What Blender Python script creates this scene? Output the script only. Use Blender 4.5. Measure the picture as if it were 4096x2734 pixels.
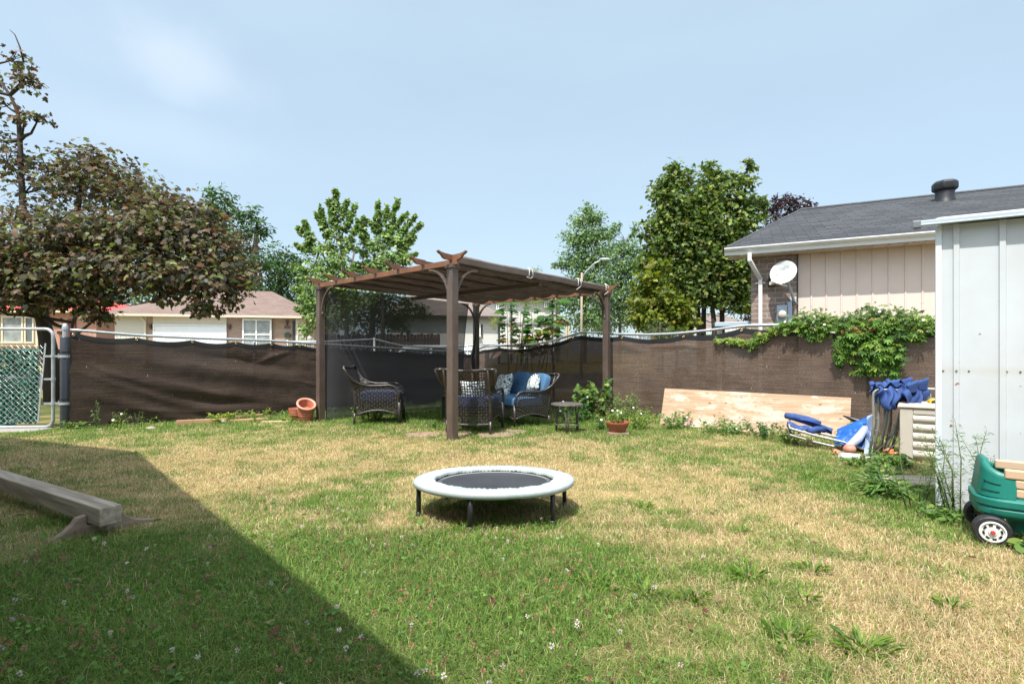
import bpy, bmesh, math, random
import numpy as np
from mathutils import Vector, Matrix

S = bpy.context.scene
for o in list(bpy.data.objects):
    bpy.data.objects.remove(o)
COL = S.collection
R = math.radians
random.seed(7)
rng = np.random.default_rng(7)

# ------------------------------------------------------------------ camera
FPX, HZ, H0 = 2007.0, 1418.0, 1.0        # focal length in photo pixels, horizon row, eye height
cam_d = bpy.data.cameras.new('camera')
cam = bpy.data.objects.new('camera', cam_d)
COL.objects.link(cam)
cam.location = (0, 0, H0)
cam.rotation_euler = (R(90), 0, 0)
cam_d.sensor_width = 36
cam_d.lens = FPX / 4096 * 36
cam_d.shift_y = (HZ - 1367) / 4096
cam_d.clip_start = 0.02
cam_d.clip_end = 2000
S.camera = cam

# ------------------------------------------------------------------ light
SUNV = Vector((-.22, -.49, 1.0)).normalized()     # towards the sun
sun_el = math.asin(SUNV.z)
sun_az = math.atan2(SUNV.x, SUNV.y)
w = bpy.data.worlds.new('World')
S.world = w
w.use_nodes = True
nt = w.node_tree
nt.nodes.clear()
N = nt.nodes.new
L = nt.links.new
sky = N('ShaderNodeTexSky')
sky.sky_type = 'NISHITA'
sky.sun_disc = False
sky.sun_elevation = sun_el
sky.sun_rotation = sun_az % (2 * math.pi)
sky.altitude = 100
sky.air_density = 1.0
sky.dust_density = 2.2
sky.ozone_density = 1.0
tc = N('ShaderNodeTexCoord')
# thin summer haze over the whole sky and one soft cloud bank
def cloud_blob(direction, r0, r1, stretch):
    mp = N('ShaderNodeMapping'); mp.vector_type = 'POINT'
    d = Vector(direction).normalized()
    sub = N('ShaderNodeVectorMath'); sub.operation = 'SUBTRACT'
    L(tc.outputs['Generated'], sub.inputs[0]); sub.inputs[1].default_value = d
    nz = N('ShaderNodeTexNoise'); nz.inputs['Scale'].default_value = 5; nz.inputs['Detail'].default_value = 5
    L(tc.outputs['Generated'], nz.inputs['Vector'])
    sc = N('ShaderNodeVectorMath'); sc.operation = 'MULTIPLY'
    L(sub.outputs[0], sc.inputs[0]); sc.inputs[1].default_value = stretch
    ln = N('ShaderNodeVectorMath'); ln.operation = 'LENGTH'; L(sc.outputs[0], ln.inputs[0])
    ad = N('ShaderNodeMath'); ad.operation = 'MULTIPLY_ADD'
    L(nz.outputs['Fac'], ad.inputs[0]); ad.inputs[1].default_value = .35; L(ln.outputs['Value'], ad.inputs[2])
    mr = N('ShaderNodeMapRange'); mr.interpolation_type = 'SMOOTHSTEP'
    L(ad.outputs[0], mr.inputs['Value'])
    mr.inputs['From Min'].default_value = r0 + .17; mr.inputs['From Max'].default_value = r1 + .17
    mr.inputs['To Min'].default_value = 1; mr.inputs['To Max'].default_value = 0
    return mr.outputs[0]
b1 = cloud_blob((-.68, 1, .59), .02, .21, (1, 1, 2.6))
b2 = cloud_blob((-.80, 1, .46), .0, .24, (1, 1, 3.4))
mx = N('ShaderNodeMath'); mx.operation = 'MAXIMUM'; L(b1, mx.inputs[0])
m2 = N('ShaderNodeMath'); m2.operation = 'MULTIPLY'; L(b2, m2.inputs[0]); m2.inputs[1].default_value = .5
L(m2.outputs[0], mx.inputs[1])
nz2 = N('ShaderNodeTexNoise'); nz2.inputs['Scale'].default_value = 2.2; nz2.inputs['Detail'].default_value = 4
mpn = N('ShaderNodeMapping'); mpn.inputs['Scale'].default_value = (1, 1, 3.5)
L(tc.outputs['Generated'], mpn.inputs['Vector']); L(mpn.outputs[0], nz2.inputs['Vector'])
hz = N('ShaderNodeMapRange'); L(nz2.outputs['Fac'], hz.inputs['Value'])
hz.inputs['From Min'].default_value = .35; hz.inputs['From Max'].default_value = .75
hz.inputs['To Min'].default_value = .56; hz.inputs['To Max'].default_value = .64
m3 = N('ShaderNodeMath'); m3.operation = 'MULTIPLY_ADD'; m3.use_clamp = True
L(mx.outputs[0], m3.inputs[0]); m3.inputs[1].default_value = .0; L(hz.outputs[0], m3.inputs[2])
mixc = N('ShaderNodeMix'); mixc.data_type = 'RGBA'
L(m3.outputs[0], mixc.inputs['Factor']); L(sky.outputs[0], mixc.inputs['A'])
SKY_HAZE = (3.95, 5.05, 5.75, 1)
mixc.inputs['B'].default_value = SKY_HAZE
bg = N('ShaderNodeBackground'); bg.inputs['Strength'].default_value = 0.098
mixd = N('ShaderNodeMix'); mixd.data_type = 'RGBA'
mcl = N('ShaderNodeMath'); mcl.operation = 'MULTIPLY'; mcl.inputs[1].default_value = .30; L(mx.outputs[0], mcl.inputs[0])
L(mcl.outputs[0], mixd.inputs['Factor']); L(mixc.outputs['Result'], mixd.inputs['A']); mixd.inputs['B'].default_value = (5.6, 6.0, 6.7, 1)
# haze glow added around the sun, behind the viewpoint, to brighten the shade
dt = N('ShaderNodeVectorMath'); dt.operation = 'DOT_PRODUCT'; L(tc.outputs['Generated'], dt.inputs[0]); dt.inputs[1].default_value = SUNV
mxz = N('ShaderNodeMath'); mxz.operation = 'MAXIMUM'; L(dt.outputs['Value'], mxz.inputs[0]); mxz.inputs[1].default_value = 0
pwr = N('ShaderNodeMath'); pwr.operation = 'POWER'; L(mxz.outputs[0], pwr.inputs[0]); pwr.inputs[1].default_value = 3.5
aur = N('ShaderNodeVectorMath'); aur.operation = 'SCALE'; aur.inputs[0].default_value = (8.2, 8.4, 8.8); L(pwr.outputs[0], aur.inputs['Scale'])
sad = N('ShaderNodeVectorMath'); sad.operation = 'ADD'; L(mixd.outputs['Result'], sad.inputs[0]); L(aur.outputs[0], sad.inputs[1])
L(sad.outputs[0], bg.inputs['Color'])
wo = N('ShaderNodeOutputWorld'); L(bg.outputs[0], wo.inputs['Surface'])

sd = bpy.data.lights.new('sun', 'SUN')
sd.energy = 3.5
sd.angle = R(.53)
sd.color = (1, .95, .87)
sun = bpy.data.objects.new('sun', sd)
COL.objects.link(sun)
sun.rotation_euler = SUNV.to_track_quat('Z', 'Y').to_euler()
S.view_settings.view_transform = 'Standard'
S.view_settings.look = 'None'
S.view_settings.exposure = 0.98
S.view_settings.gamma = 1
S.cycles.max_bounces = 8
S.cycles.transparent_max_bounces = 24
S.cycles.use_denoising = True

# ------------------------------------------------------------------ helpers
def at(px, py, Y):
    """point of the place seen at photo pixel (px, py), Y metres away"""
    return Vector(((px - 2048) / FPX * Y, Y, H0 - (py - HZ) / FPX * Y))

GY = [-60, 0, 1.3, 2, 2.5, 3, 3.5, 4.2, 5, 7, 9, 12, 19, 26, 60, 2000]
GZ = [.2, .2, .165, .13, .098, .066, .035, .01, 0, -.04, -.08, -.1, -.1, .45, .5, .5]
def gz(y):
    return float(np.interp(y, GY, GZ))
def on(x, y, dz=0):
    return Vector((x, y, gz(y) + dz))

def wloc(o):
    v = Vector((0, 0, 0))
    while o is not None:
        v += o.location
        o = o.parent
    return v

def thing(name, label, cat, loc=(0, 0, 0), rot=0, group=None):
    o = bpy.data.objects.new(name, None)
    o.empty_display_size = .1
    COL.objects.link(o)
    o.location = loc
    o.rotation_euler = (0, 0, rot)
    return tag(o, label, cat, group)

def tag(o, label=None, cat=None, group=None, kind=None):
    if label: o['label'] = label
    if cat: o['category'] = cat
    if group: o['group'] = group
    if kind: o['kind'] = kind
    return o

def copy_tree(o, parent=None):
    c = o.copy()
    COL.objects.link(c)
    if parent: c.parent = parent
    for ch in [x for x in bpy.data.objects if x.parent == o]:
        copy_tree(ch, c)
    return c

class MB:
    def __init__(s):
        s.v, s.f = [], []
    def add(s, vs, fs):
        b = len(s.v)
        s.v += [Vector(p) for p in vs]
        s.f += [tuple(i + b for i in f) for f in fs]
        return s
    def box(s, c, size, m=None):
        x, y, z = (d / 2 for d in size)
        vs = [Vector((a, b, d)) for a in (-x, x) for b in (-y, y) for d in (-z, z)]
        if m is not None:
            vs = [m @ p for p in vs]
        c = Vector(c)
        return s.add([p + c for p in vs], [(0, 1, 3, 2), (4, 6, 7, 5), (0, 4, 5, 1), (2, 3, 7, 6), (0, 2, 6, 4), (1, 5, 7, 3)])
    def bar(s, a, b, wid, hei, up=(0, 0, 1)):
        """square bar from a to b, wid sideways, hei along up"""
        a, b = Vector(a), Vector(b)
        d = (b - a).normalized()
        u = Vector(up)
        sd = d.cross(u).normalized()
        u = sd.cross(d).normalized()
        vs = []
        for p in (a, b):
            for i, j in ((-1, -1), (1, -1), (1, 1), (-1, 1)):
                vs.append(p + sd * (i * wid / 2) + u * (j * hei / 2))
        return s.add(vs, [(3, 2, 1, 0), (4, 5, 6, 7), (0, 1, 5, 4), (1, 2, 6, 5), (2, 3, 7, 6), (3, 0, 4, 7)])
    def tube(s, pts, r, n=8, cap=True):
        pts = [Vector(p) for p in pts]
        k = len(pts)
        rr = r if isinstance(r, (list, tuple)) else [r] * k
        vs, fs = [], []
        prev = None
        for i, p in enumerate(pts):
            t = (pts[min(i + 1, k - 1)] - pts[max(i - 1, 0)])
            if t.length < 1e-9: t = Vector((0, 0, 1))
            t.normalize()
            if prev is None:
                a = Vector((0, 0, 1)) if abs(t.z) < .9 else Vector((1, 0, 0))
                nx = t.cross(a).normalized()
            else:
                nx = (prev - t * prev.dot(t))
                nx = nx.normalized() if nx.length > 1e-6 else t.orthogonal().normalized()
            prev = nx
            ny = t.cross(nx)
            for j in range(n):
                a = 2 * math.pi * j / n
                vs.append(p + (nx * math.cos(a) + ny * math.sin(a)) * rr[i])
        for i in range(k - 1):
            for j in range(n):
                q = (j + 1) % n
                fs.append((i * n + j, i * n + q, (i + 1) * n + q, (i + 1) * n + j))
        if cap:
            fs.append(tuple(range(n - 1, -1, -1)))
            fs.append(tuple((k - 1) * n + j for j in range(n)))
        return s.add(vs, fs)
    def lathe(s, prof, n=24, c=(0, 0, 0), m=None, a0=0, a1=2 * math.pi):
        c = Vector(c)
        full = abs(a1 - a0 - 2 * math.pi) < 1e-6
        cols = n if full else n + 1
        vs, fs = [], []
        for r, z in prof:
            for j in range(cols):
                a = a0 + (a1 - a0) * j / n
                p = Vector((r * math.cos(a), r * math.sin(a), z))
                vs.append((m @ p if m is not None else p) + c)
        for i in range(len(prof) - 1):
            for j in range(n):
                q = (j + 1) % cols
                fs.append((i * cols + j, i * cols + q, (i + 1) * cols + q, (i + 1) * cols + j))
        return s.add(vs, fs)
    def grid(s, fn, nu, nv):
        vs = [fn(i / nu, j / nv) for i in range(nu + 1) for j in range(nv + 1)]
        fs = [(i * (nv + 1) + j, (i + 1) * (nv + 1) + j, (i + 1) * (nv + 1) + j + 1, i * (nv + 1) + j + 1) for i in range(nu) for j in range(nv)]
        return s.add(vs, fs)
    def prism(s, poly, d, m=None, c=(0, 0, 0)):
        """polygon in local XZ, extruded by d along local Y (centred)"""
        n = len(poly)
        vs = [Vector((x, -d / 2, z)) for x, z in poly] + [Vector((x, d / 2, z)) for x, z in poly]
        if m is not None: vs = [m @ p for p in vs]
        c = Vector(c)
        fs = [tuple(range(n)), tuple(range(2 * n - 1, n - 1, -1))]
        fs += [(i, i + n, (i + 1) % n + n, (i + 1) % n) for i in range(n)]
        return s.add([p + c for p in vs], fs)
    def ball(s, c, r, n=10, sc=(1, 1, 1)):
        prof = [(max(1e-4, math.sin(math.pi * i / n)) * r, -math.cos(math.pi * i / n) * r) for i in range(n + 1)]
        return s.lathe(prof, n + 2, c, Matrix.Diagonal(Vector(sc)))
    def ribbon(s, pts, nrm, wid):
        vs = []
        k = len(pts)
        for i, p in enumerate(pts):
            t = (pts[min(i + 1, k - 1)] - pts[max(i - 1, 0)]).normalized()
            sd = t.cross(nrm[i]).normalized() * wid / 2
            vs += [p - sd, p + sd]
        return s.add(vs, [(2 * i, 2 * i + 1, 2 * i + 3, 2 * i + 2) for i in range(k - 1)])
    def build(s, name, mat, parent=None, world=False, smooth=False, bevel=0, solid=0, sub=0, auto=None):
        me = bpy.data.meshes.new(name)
        off = wloc(parent) if (world and parent is not None) else Vector((0, 0, 0))
        me.from_pydata([tuple(p - off) for p in s.v], [], s.f)
        me.materials.append(mat)
        if smooth or auto:
            me.polygons.foreach_set('use_smooth', [True] * len(me.polygons))
        if auto:
            me.set_sharp_from_angle(angle=R(auto))
        bm = bmesh.new(); bm.from_mesh(me)
        bmesh.ops.recalc_face_normals(bm, faces=bm.faces)
        bm.to_mesh(me); bm.free()
        o = bpy.data.objects.new(name, me)
        COL.objects.link(o)
        if parent is not None: o.parent = parent
        if solid:
            m = o.modifiers.new('thickness', 'SOLIDIFY'); m.thickness = solid; m.offset = 0
        if bevel:
            m = o.modifiers.new('soft_edges', 'BEVEL'); m.width = bevel; m.segments = 2; m.limit_method = 'ANGLE'; m.angle_limit = R(40)
        if sub:
            m = o.modifiers.new('smooth', 'SUBSURF'); m.levels = sub; m.render_levels = sub
        return o

def mesh_np(name, verts, faces, mat, parent=None, cols=None, smooth=False, off=None):
    """fast mesh from numpy arrays; cols = one linear colour per vertex"""
    verts = np.asarray(verts, dtype=np.float32)
    if off is not None: verts = verts - np.asarray(off, dtype=np.float32)
    faces = np.asarray(faces, dtype=np.int32)
    me = bpy.data.meshes.new(name)
    n, k = faces.shape
    me.vertices.add(len(verts)); me.vertices.foreach_set('co', verts.ravel())
    me.loops.add(n * k); me.loops.foreach_set('vertex_index', faces.ravel())
    me.polygons.add(n)
    me.polygons.foreach_set('loop_start', np.arange(0, n * k, k, dtype=np.int32))
    if smooth: me.polygons.foreach_set('use_smooth', np.ones(n, dtype=bool))
    if cols is not None:
        a = me.attributes.new('Col', 'FLOAT_COLOR', 'POINT')
        c4 = np.ones((len(verts), 4), dtype=np.float32); c4[:, :3] = cols
        a.data.foreach_set('color', c4.ravel())
    me.materials.append(mat)
    me.update(calc_edges=True)
    me.validate()
    o = bpy.data.objects.new(name, me)
    COL.objects.link(o)
    if parent is not None: o.parent = parent
    return o

# ------------------------------------------------------------------ materials
_mats = {}
def nodes_of(name):
    m = bpy.data.materials.new(name)
    m.use_nodes = True
    t = m.node_tree
    b = t.nodes['Principled BSDF']
    return m, t, b

def M(name, col, rough=.6, var=.12, scale=6, bump=0, bscale=40, metal=0, col2=None, spec=.5, stretch=(1, 1, 1), c2at=(.45, .65), dirt=0):
    """weathered single-colour material: large soft variation, fine bump, optional second colour in patches"""
    if name in _mats: return _mats[name]
    m, t, b = nodes_of(name)
    n, l = t.nodes.new, t.links.new
    c = n('ShaderNodeTexCoord')
    mp = n('ShaderNodeMapping'); mp.inputs['Scale'].default_value = stretch
    l(c.outputs['Object'], mp.inputs['Vector'])
    nz = n('ShaderNodeTexNoise'); nz.inputs['Scale'].default_value = scale; nz.inputs['Detail'].default_value = 6; nz.inputs['Roughness'].default_value = .62
    l(mp.outputs[0], nz.inputs['Vector'])
    rp = n('ShaderNodeMapRange'); l(nz.outputs['Fac'], rp.inputs['Value'])
    rp.inputs['From Min'].default_value = .3; rp.inputs['From Max'].default_value = .7
    rp.inputs['To Min'].default_value = 1 - var; rp.inputs['To Max'].default_value = 1 + var
    cm = n('ShaderNodeVectorMath'); cm.operation = 'SCALE'
    cm.inputs[0].default_value = col[:3]
    if col2 is not None:
        n2 = n('ShaderNodeTexNoise'); n2.inputs['Scale'].default_value = scale * .6; n2.inputs['Detail'].default_value = 8; n2.inputs['Roughness'].default_value = .7
        l(mp.outputs[0], n2.inputs['Vector'])
        r2 = n('ShaderNodeMapRange'); l(n2.outputs['Fac'], r2.inputs['Value'])
        r2.inputs['From Min'].default_value = c2at[0]; r2.inputs['From Max'].default_value = c2at[1]
        mixn = n('ShaderNodeMix'); mixn.data_type = 'RGBA'
        l(r2.outputs[0], mixn.inputs['Factor'])
        mixn.inputs['A'].default_value = (*col[:3], 1); mixn.inputs['B'].default_value = (*col2[:3], 1)
        l(mixn.outputs['Result'], cm.inputs[0])
    l(rp.outputs[0], cm.inputs['Scale'])
    l(cm.outputs[0], b.inputs['Base Color'])
    b.inputs['Roughness'].default_value = rough
    b.inputs['Metallic'].default_value = metal
    b.inputs['Specular IOR Level'].default_value = spec
    if bump:
        n3 = n('ShaderNodeTexNoise'); n3.inputs['Scale'].default_value = bscale; n3.inputs['Detail'].default_value = 4
        l(mp.outputs[0], n3.inputs['Vector'])
        bp = n('ShaderNodeBump'); bp.inputs['Strength'].default_value = bump; bp.inputs['Distance'].default_value = .01
        l(n3.outputs['Fac'], bp.inputs['Height']); l(bp.outputs[0], b.inputs['Normal'])
    _mats[name] = m
    return m

def leaf_mat(name, trans=.35, rough=.55, gloss=.35):
    if name in _mats: return _mats[name]
    m, t, b = nodes_of(name)
    n, l = t.nodes.new, t.links.new
    a = n('ShaderNodeAttribute'); a.attribute_name = 'Col'
    l(a.outputs['Color'], b.inputs['Base Color'])
    b.inputs['Roughness'].default_value = rough
    b.inputs['Specular IOR Level'].default_value = gloss
    tr = n('ShaderNodeBsdfTranslucent')
    hs = n('ShaderNodeHueSaturation'); hs.inputs['Saturation'].default_value = 1.15; hs.inputs['Value'].default_value = 1.5
    l(a.outputs['Color'], hs.inputs['Color']); l(hs.outputs[0], tr.inputs['Color'])
    mx = n('ShaderNodeMixShader'); mx.inputs[0].default_value = trans
    l(b.outputs[0], mx.inputs[1]); l(tr.outputs[0], mx.inputs[2])
    l(mx.outputs[0], t.nodes['Material Output'].inputs['Surface'])
    _mats[name] = m
    return m

def attr_mat(name, rough=.9, bump=.6, bscale=60):
    m, t, b = nodes_of(name)
    n, l = t.nodes.new, t.links.new
    a = n('ShaderNodeAttribute'); a.attribute_name = 'Col'
    c = n('ShaderNodeTexCoord')
    nz = n('ShaderNodeTexNoise'); nz.inputs['Scale'].default_value = bscale; nz.inputs['Detail'].default_value = 5
    l(c.outputs['Object'], nz.inputs['Vector'])
    rp = n('ShaderNodeMapRange'); l(nz.outputs['Fac'], rp.inputs['Value'])
    rp.inputs['To Min'].default_value = .55; rp.inputs['To Max'].default_value = 1.4
    cm = n('ShaderNodeVectorMath'); cm.operation = 'SCALE'
    l(a.outputs['Color'], cm.inputs[0]); l(rp.outputs[0], cm.inputs['Scale'])
    l(cm.outputs[0], b.inputs['Base Color'])
    b.inputs['Roughness'].default_value = rough
    b.inputs['Specular IOR Level'].default_value = .1
    bp = n('ShaderNodeBump'); bp.inputs['Strength'].default_value = bump; bp.inputs['Distance'].default_value = .02
    l(nz.outputs['Fac'], bp.inputs['Height']); l(bp.outputs[0], b.inputs['Normal'])
    return m

def course_mat(name, c1, c2, mortar, bw, bh, mort=.012, rough=.85, zs=1.0, bump=.6, swz='xz', squash=.5):
    """bricks, shingles: rows along local x, stacked along local z"""
    if name in _mats: return _mats[name]
    m, t, b = nodes_of(name)
    n, l = t.nodes.new, t.links.new
    c = n('ShaderNodeTexCoord')
    sp = n('ShaderNodeSeparateXYZ'); l(c.outputs['Object'], sp.inputs[0])
    add = n('ShaderNodeMath'); add.operation = 'ADD'
    l(sp.outputs['X'], add.inputs[0])
    if swz == 'xyz': l(sp.outputs['Y'], add.inputs[1])
    else: add.inputs[1].default_value = 0
    mu = n('ShaderNodeMath'); mu.operation = 'MULTIPLY'; mu.inputs[1].default_value = zs
    l(sp.outputs['Z'], mu.inputs[0])
    cb = n('ShaderNodeCombineXYZ'); l(add.outputs[0], cb.inputs[0]); l(mu.outputs[0], cb.inputs[1])
    # ragged edges
    nz = n('ShaderNodeTexNoise'); nz.inputs['Scale'].default_value = 9; l(cb.outputs[0], nz.inputs['Vector'])
    vm = n('ShaderNodeVectorMath'); vm.operation = 'MULTIPLY_ADD'
    l(nz.outputs['Color'], vm.inputs[0]); vm.inputs[1].default_value = (.012, .012, 0); l(cb.outputs[0], vm.inputs[2])
    br = n('ShaderNodeTexBrick')
    l(vm.outputs[0], br.inputs['Vector'])
    br.offset = squash
    br.inputs['Scale'].default_value = 1
    br.inputs['Brick Width'].default_value = bw; br.inputs['Row Height'].default_value = bh
    br.inputs['Mortar Size'].default_value = mort; br.inputs['Mortar Smooth'].default_value = .2
    br.inputs['Bias'].default_value = 0
    br.inputs['Color1'].default_value = (*c1, 1); br.inputs['Color2'].default_value = (*c2, 1); br.inputs['Mortar'].default_value = (*mortar, 1)
    n2 = n('ShaderNodeTexNoise'); n2.inputs['Scale'].default_value = 25; n2.inputs['Detail'].default_value = 5; l(c.outputs['Object'], n2.inputs['Vector'])
    rp = n('ShaderNodeMapRange'); l(n2.outputs['Fac'], rp.inputs['Value']); rp.inputs['To Min'].default_value = .7; rp.inputs['To Max'].default_value = 1.3
    cm = n('ShaderNodeVectorMath'); cm.operation = 'SCALE'; l(br.outputs['Color'], cm.inputs[0]); l(rp.outputs[0], cm.inputs['Scale'])
    l(cm.outputs[0], b.inputs['Base Color'])
    b.inputs['Roughness'].default_value = rough; b.inputs['Specular IOR Level'].default_value = .2
    ma = n('ShaderNodeMath'); ma.operation = 'MULTIPLY_ADD'
    l(br.outputs['Fac'], ma.inputs[0]); ma.inputs[1].default_value = -1; l(n2.outputs['Fac'], ma.inputs[2])
    bp = n('ShaderNodeBump'); bp.inputs['Strength'].default_value = bump; bp.inputs['Distance'].default_value = .012
    l(ma.outputs[0], bp.inputs['Height']); l(bp.outputs[0], b.inputs['Normal'])
    _mats[name] = m
    return m

def lap_mat(name, col, pitch=.12):
    """horizontal lap siding"""
    m, t, b = nodes_of(name)
    n, l = t.nodes.new, t.links.new
    c = n('ShaderNodeTexCoord')
    sp = n('ShaderNodeSeparateXYZ'); l(c.outputs['Object'], sp.inputs[0])
    dv = n('ShaderNodeMath'); dv.operation = 'DIVIDE'; l(sp.outputs['Z'], dv.inputs[0]); dv.inputs[1].default_value = pitch
    fr = n('ShaderNodeMath'); fr.operation = 'FRACT'; l(dv.outputs[0], fr.inputs[0])
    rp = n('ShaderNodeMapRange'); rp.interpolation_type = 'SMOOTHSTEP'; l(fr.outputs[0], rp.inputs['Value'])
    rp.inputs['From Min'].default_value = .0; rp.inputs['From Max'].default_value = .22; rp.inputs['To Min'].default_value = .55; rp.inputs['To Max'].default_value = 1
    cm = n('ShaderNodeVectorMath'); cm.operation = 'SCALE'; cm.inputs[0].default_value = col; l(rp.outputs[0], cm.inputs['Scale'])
    l(cm.outputs[0], b.inputs['Base Color']); b.inputs['Roughness'].default_value = .6
    bp = n('ShaderNodeBump'); bp.inputs['Strength'].default_value = .8; bp.inputs['Distance'].default_value = .02; bp.invert = True
    l(fr.outputs[0], bp.inputs['Height']); l(bp.outputs[0], b.inputs['Normal'])
    return m

def screen_mat(name, col, col2, clear, stripe=75, stain=(.02, .018, .016)):
    """knitted privacy fabric: fine horizontal rows, faded patches, bird droppings, slightly see-through"""
    m, t, b = nodes_of(name)
    n, l = t.nodes.new, t.links.new
    c = n('ShaderNodeTexCoord')
    nz = n('ShaderNodeTexNoise'); nz.inputs['Scale'].default_value = 1.6; nz.inputs['Detail'].default_value = 7; nz.inputs['Roughness'].default_value = .65
    l(c.outputs['Object'], nz.inputs['Vector'])
    rp = n('ShaderNodeMapRange'); l(nz.outputs['Fac'], rp.inputs['Value']); rp.inputs['From Min'].default_value = .35; rp.inputs['From Max'].default_value = .68
    mx = n('ShaderNodeMix'); mx.data_type = 'RGBA'; l(rp.outputs[0], mx.inputs['Factor'])
    mx.inputs['A'].default_value = (*col, 1); mx.inputs['B'].default_value = (*col2, 1)
    mp = n('ShaderNodeMapping'); mp.inputs['Scale'].default_value = (2.5, 2.5, stripe); l(c.outputs['Object'], mp.inputs['Vector'])
    n2 = n('ShaderNodeTexNoise'); n2.inputs['Scale'].default_value = 1.0; n2.inputs['Detail'].default_value = 2; l(mp.outputs[0], n2.inputs['Vector'])
    r2 = n('ShaderNodeMapRange'); l(n2.outputs['Fac'], r2.inputs['Value']); r2.inputs['From Min'].default_value = .3; r2.inputs['From Max'].default_value = .7; r2.inputs['To Min'].default_value = .80; r2.inputs['To Max'].default_value = 1.22
    n4 = n('ShaderNodeTexNoise'); n4.inputs['Scale'].default_value = 70; n4.inputs['Detail'].default_value = 2; l(c.outputs['Object'], n4.inputs['Vector'])
    r4 = n('ShaderNodeMapRange'); l(n4.outputs['Fac'], r4.inputs['Value']); r4.inputs['From Min'].default_value = .3; r4.inputs['From Max'].default_value = .7; r4.inputs['To Min'].default_value = .7; r4.inputs['To Max'].default_value = 1.3
    mm = n('ShaderNodeMath'); mm.operation = 'MULTIPLY'; l(r2.outputs[0], mm.inputs[0]); l(r4.outputs[0], mm.inputs[1])
    cm = n('ShaderNodeVectorMath'); cm.operation = 'SCALE'; l(mx.outputs['Result'], cm.inputs[0]); l(mm.outputs[0], cm.inputs['Scale'])
    # droppings and lint: rare pale specks, drawn out downwards
    m3 = n('ShaderNodeMapping'); m3.inputs['Scale'].default_value = (9, 9, 2.4); l(c.outputs['Object'], m3.inputs['Vector'])
    vo = n('ShaderNodeTexVoronoi'); vo.inputs['Scale'].default_value = 1.2; l(m3.outputs[0], vo.inputs['Vector'])
    r3 = n('ShaderNodeMapRange'); l(vo.outputs['Distance'], r3.inputs['Value']); r3.inputs['From Min'].default_value = .035; r3.inputs['From Max'].default_value = .06; r3.inputs['To Min'].default_value = .55; r3.inputs['To Max'].default_value = 0
    mw = n('ShaderNodeMix'); mw.data_type = 'RGBA'; l(r3.outputs[0], mw.inputs['Factor']); l(cm.outputs[0], mw.inputs['A']); mw.inputs['B'].default_value = (.5, .48, .44, 1)
    l(mw.outputs['Result'], b.inputs['Base Color'])
    b.inputs['Roughness'].default_value = .9; b.inputs['Specular IOR Level'].default_value = .12
    bp = n('ShaderNodeBump'); bp.inputs['Strength'].default_value = .5; bp.inputs['Distance'].default_value = .01
    l(n2.outputs['Fac'], bp.inputs['Height']); l(bp.outputs[0], b.inputs['Normal'])
    tr = n('ShaderNodeBsdfTransparent')
    ms = n('ShaderNodeMixShader'); ms.inputs[0].default_value = clear
    l(b.outputs[0], ms.inputs[1]); l(tr.outputs[0], ms.inputs[2]); l(ms.outputs[0], t.nodes['Material Output'].inputs['Surface'])
    return m

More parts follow.
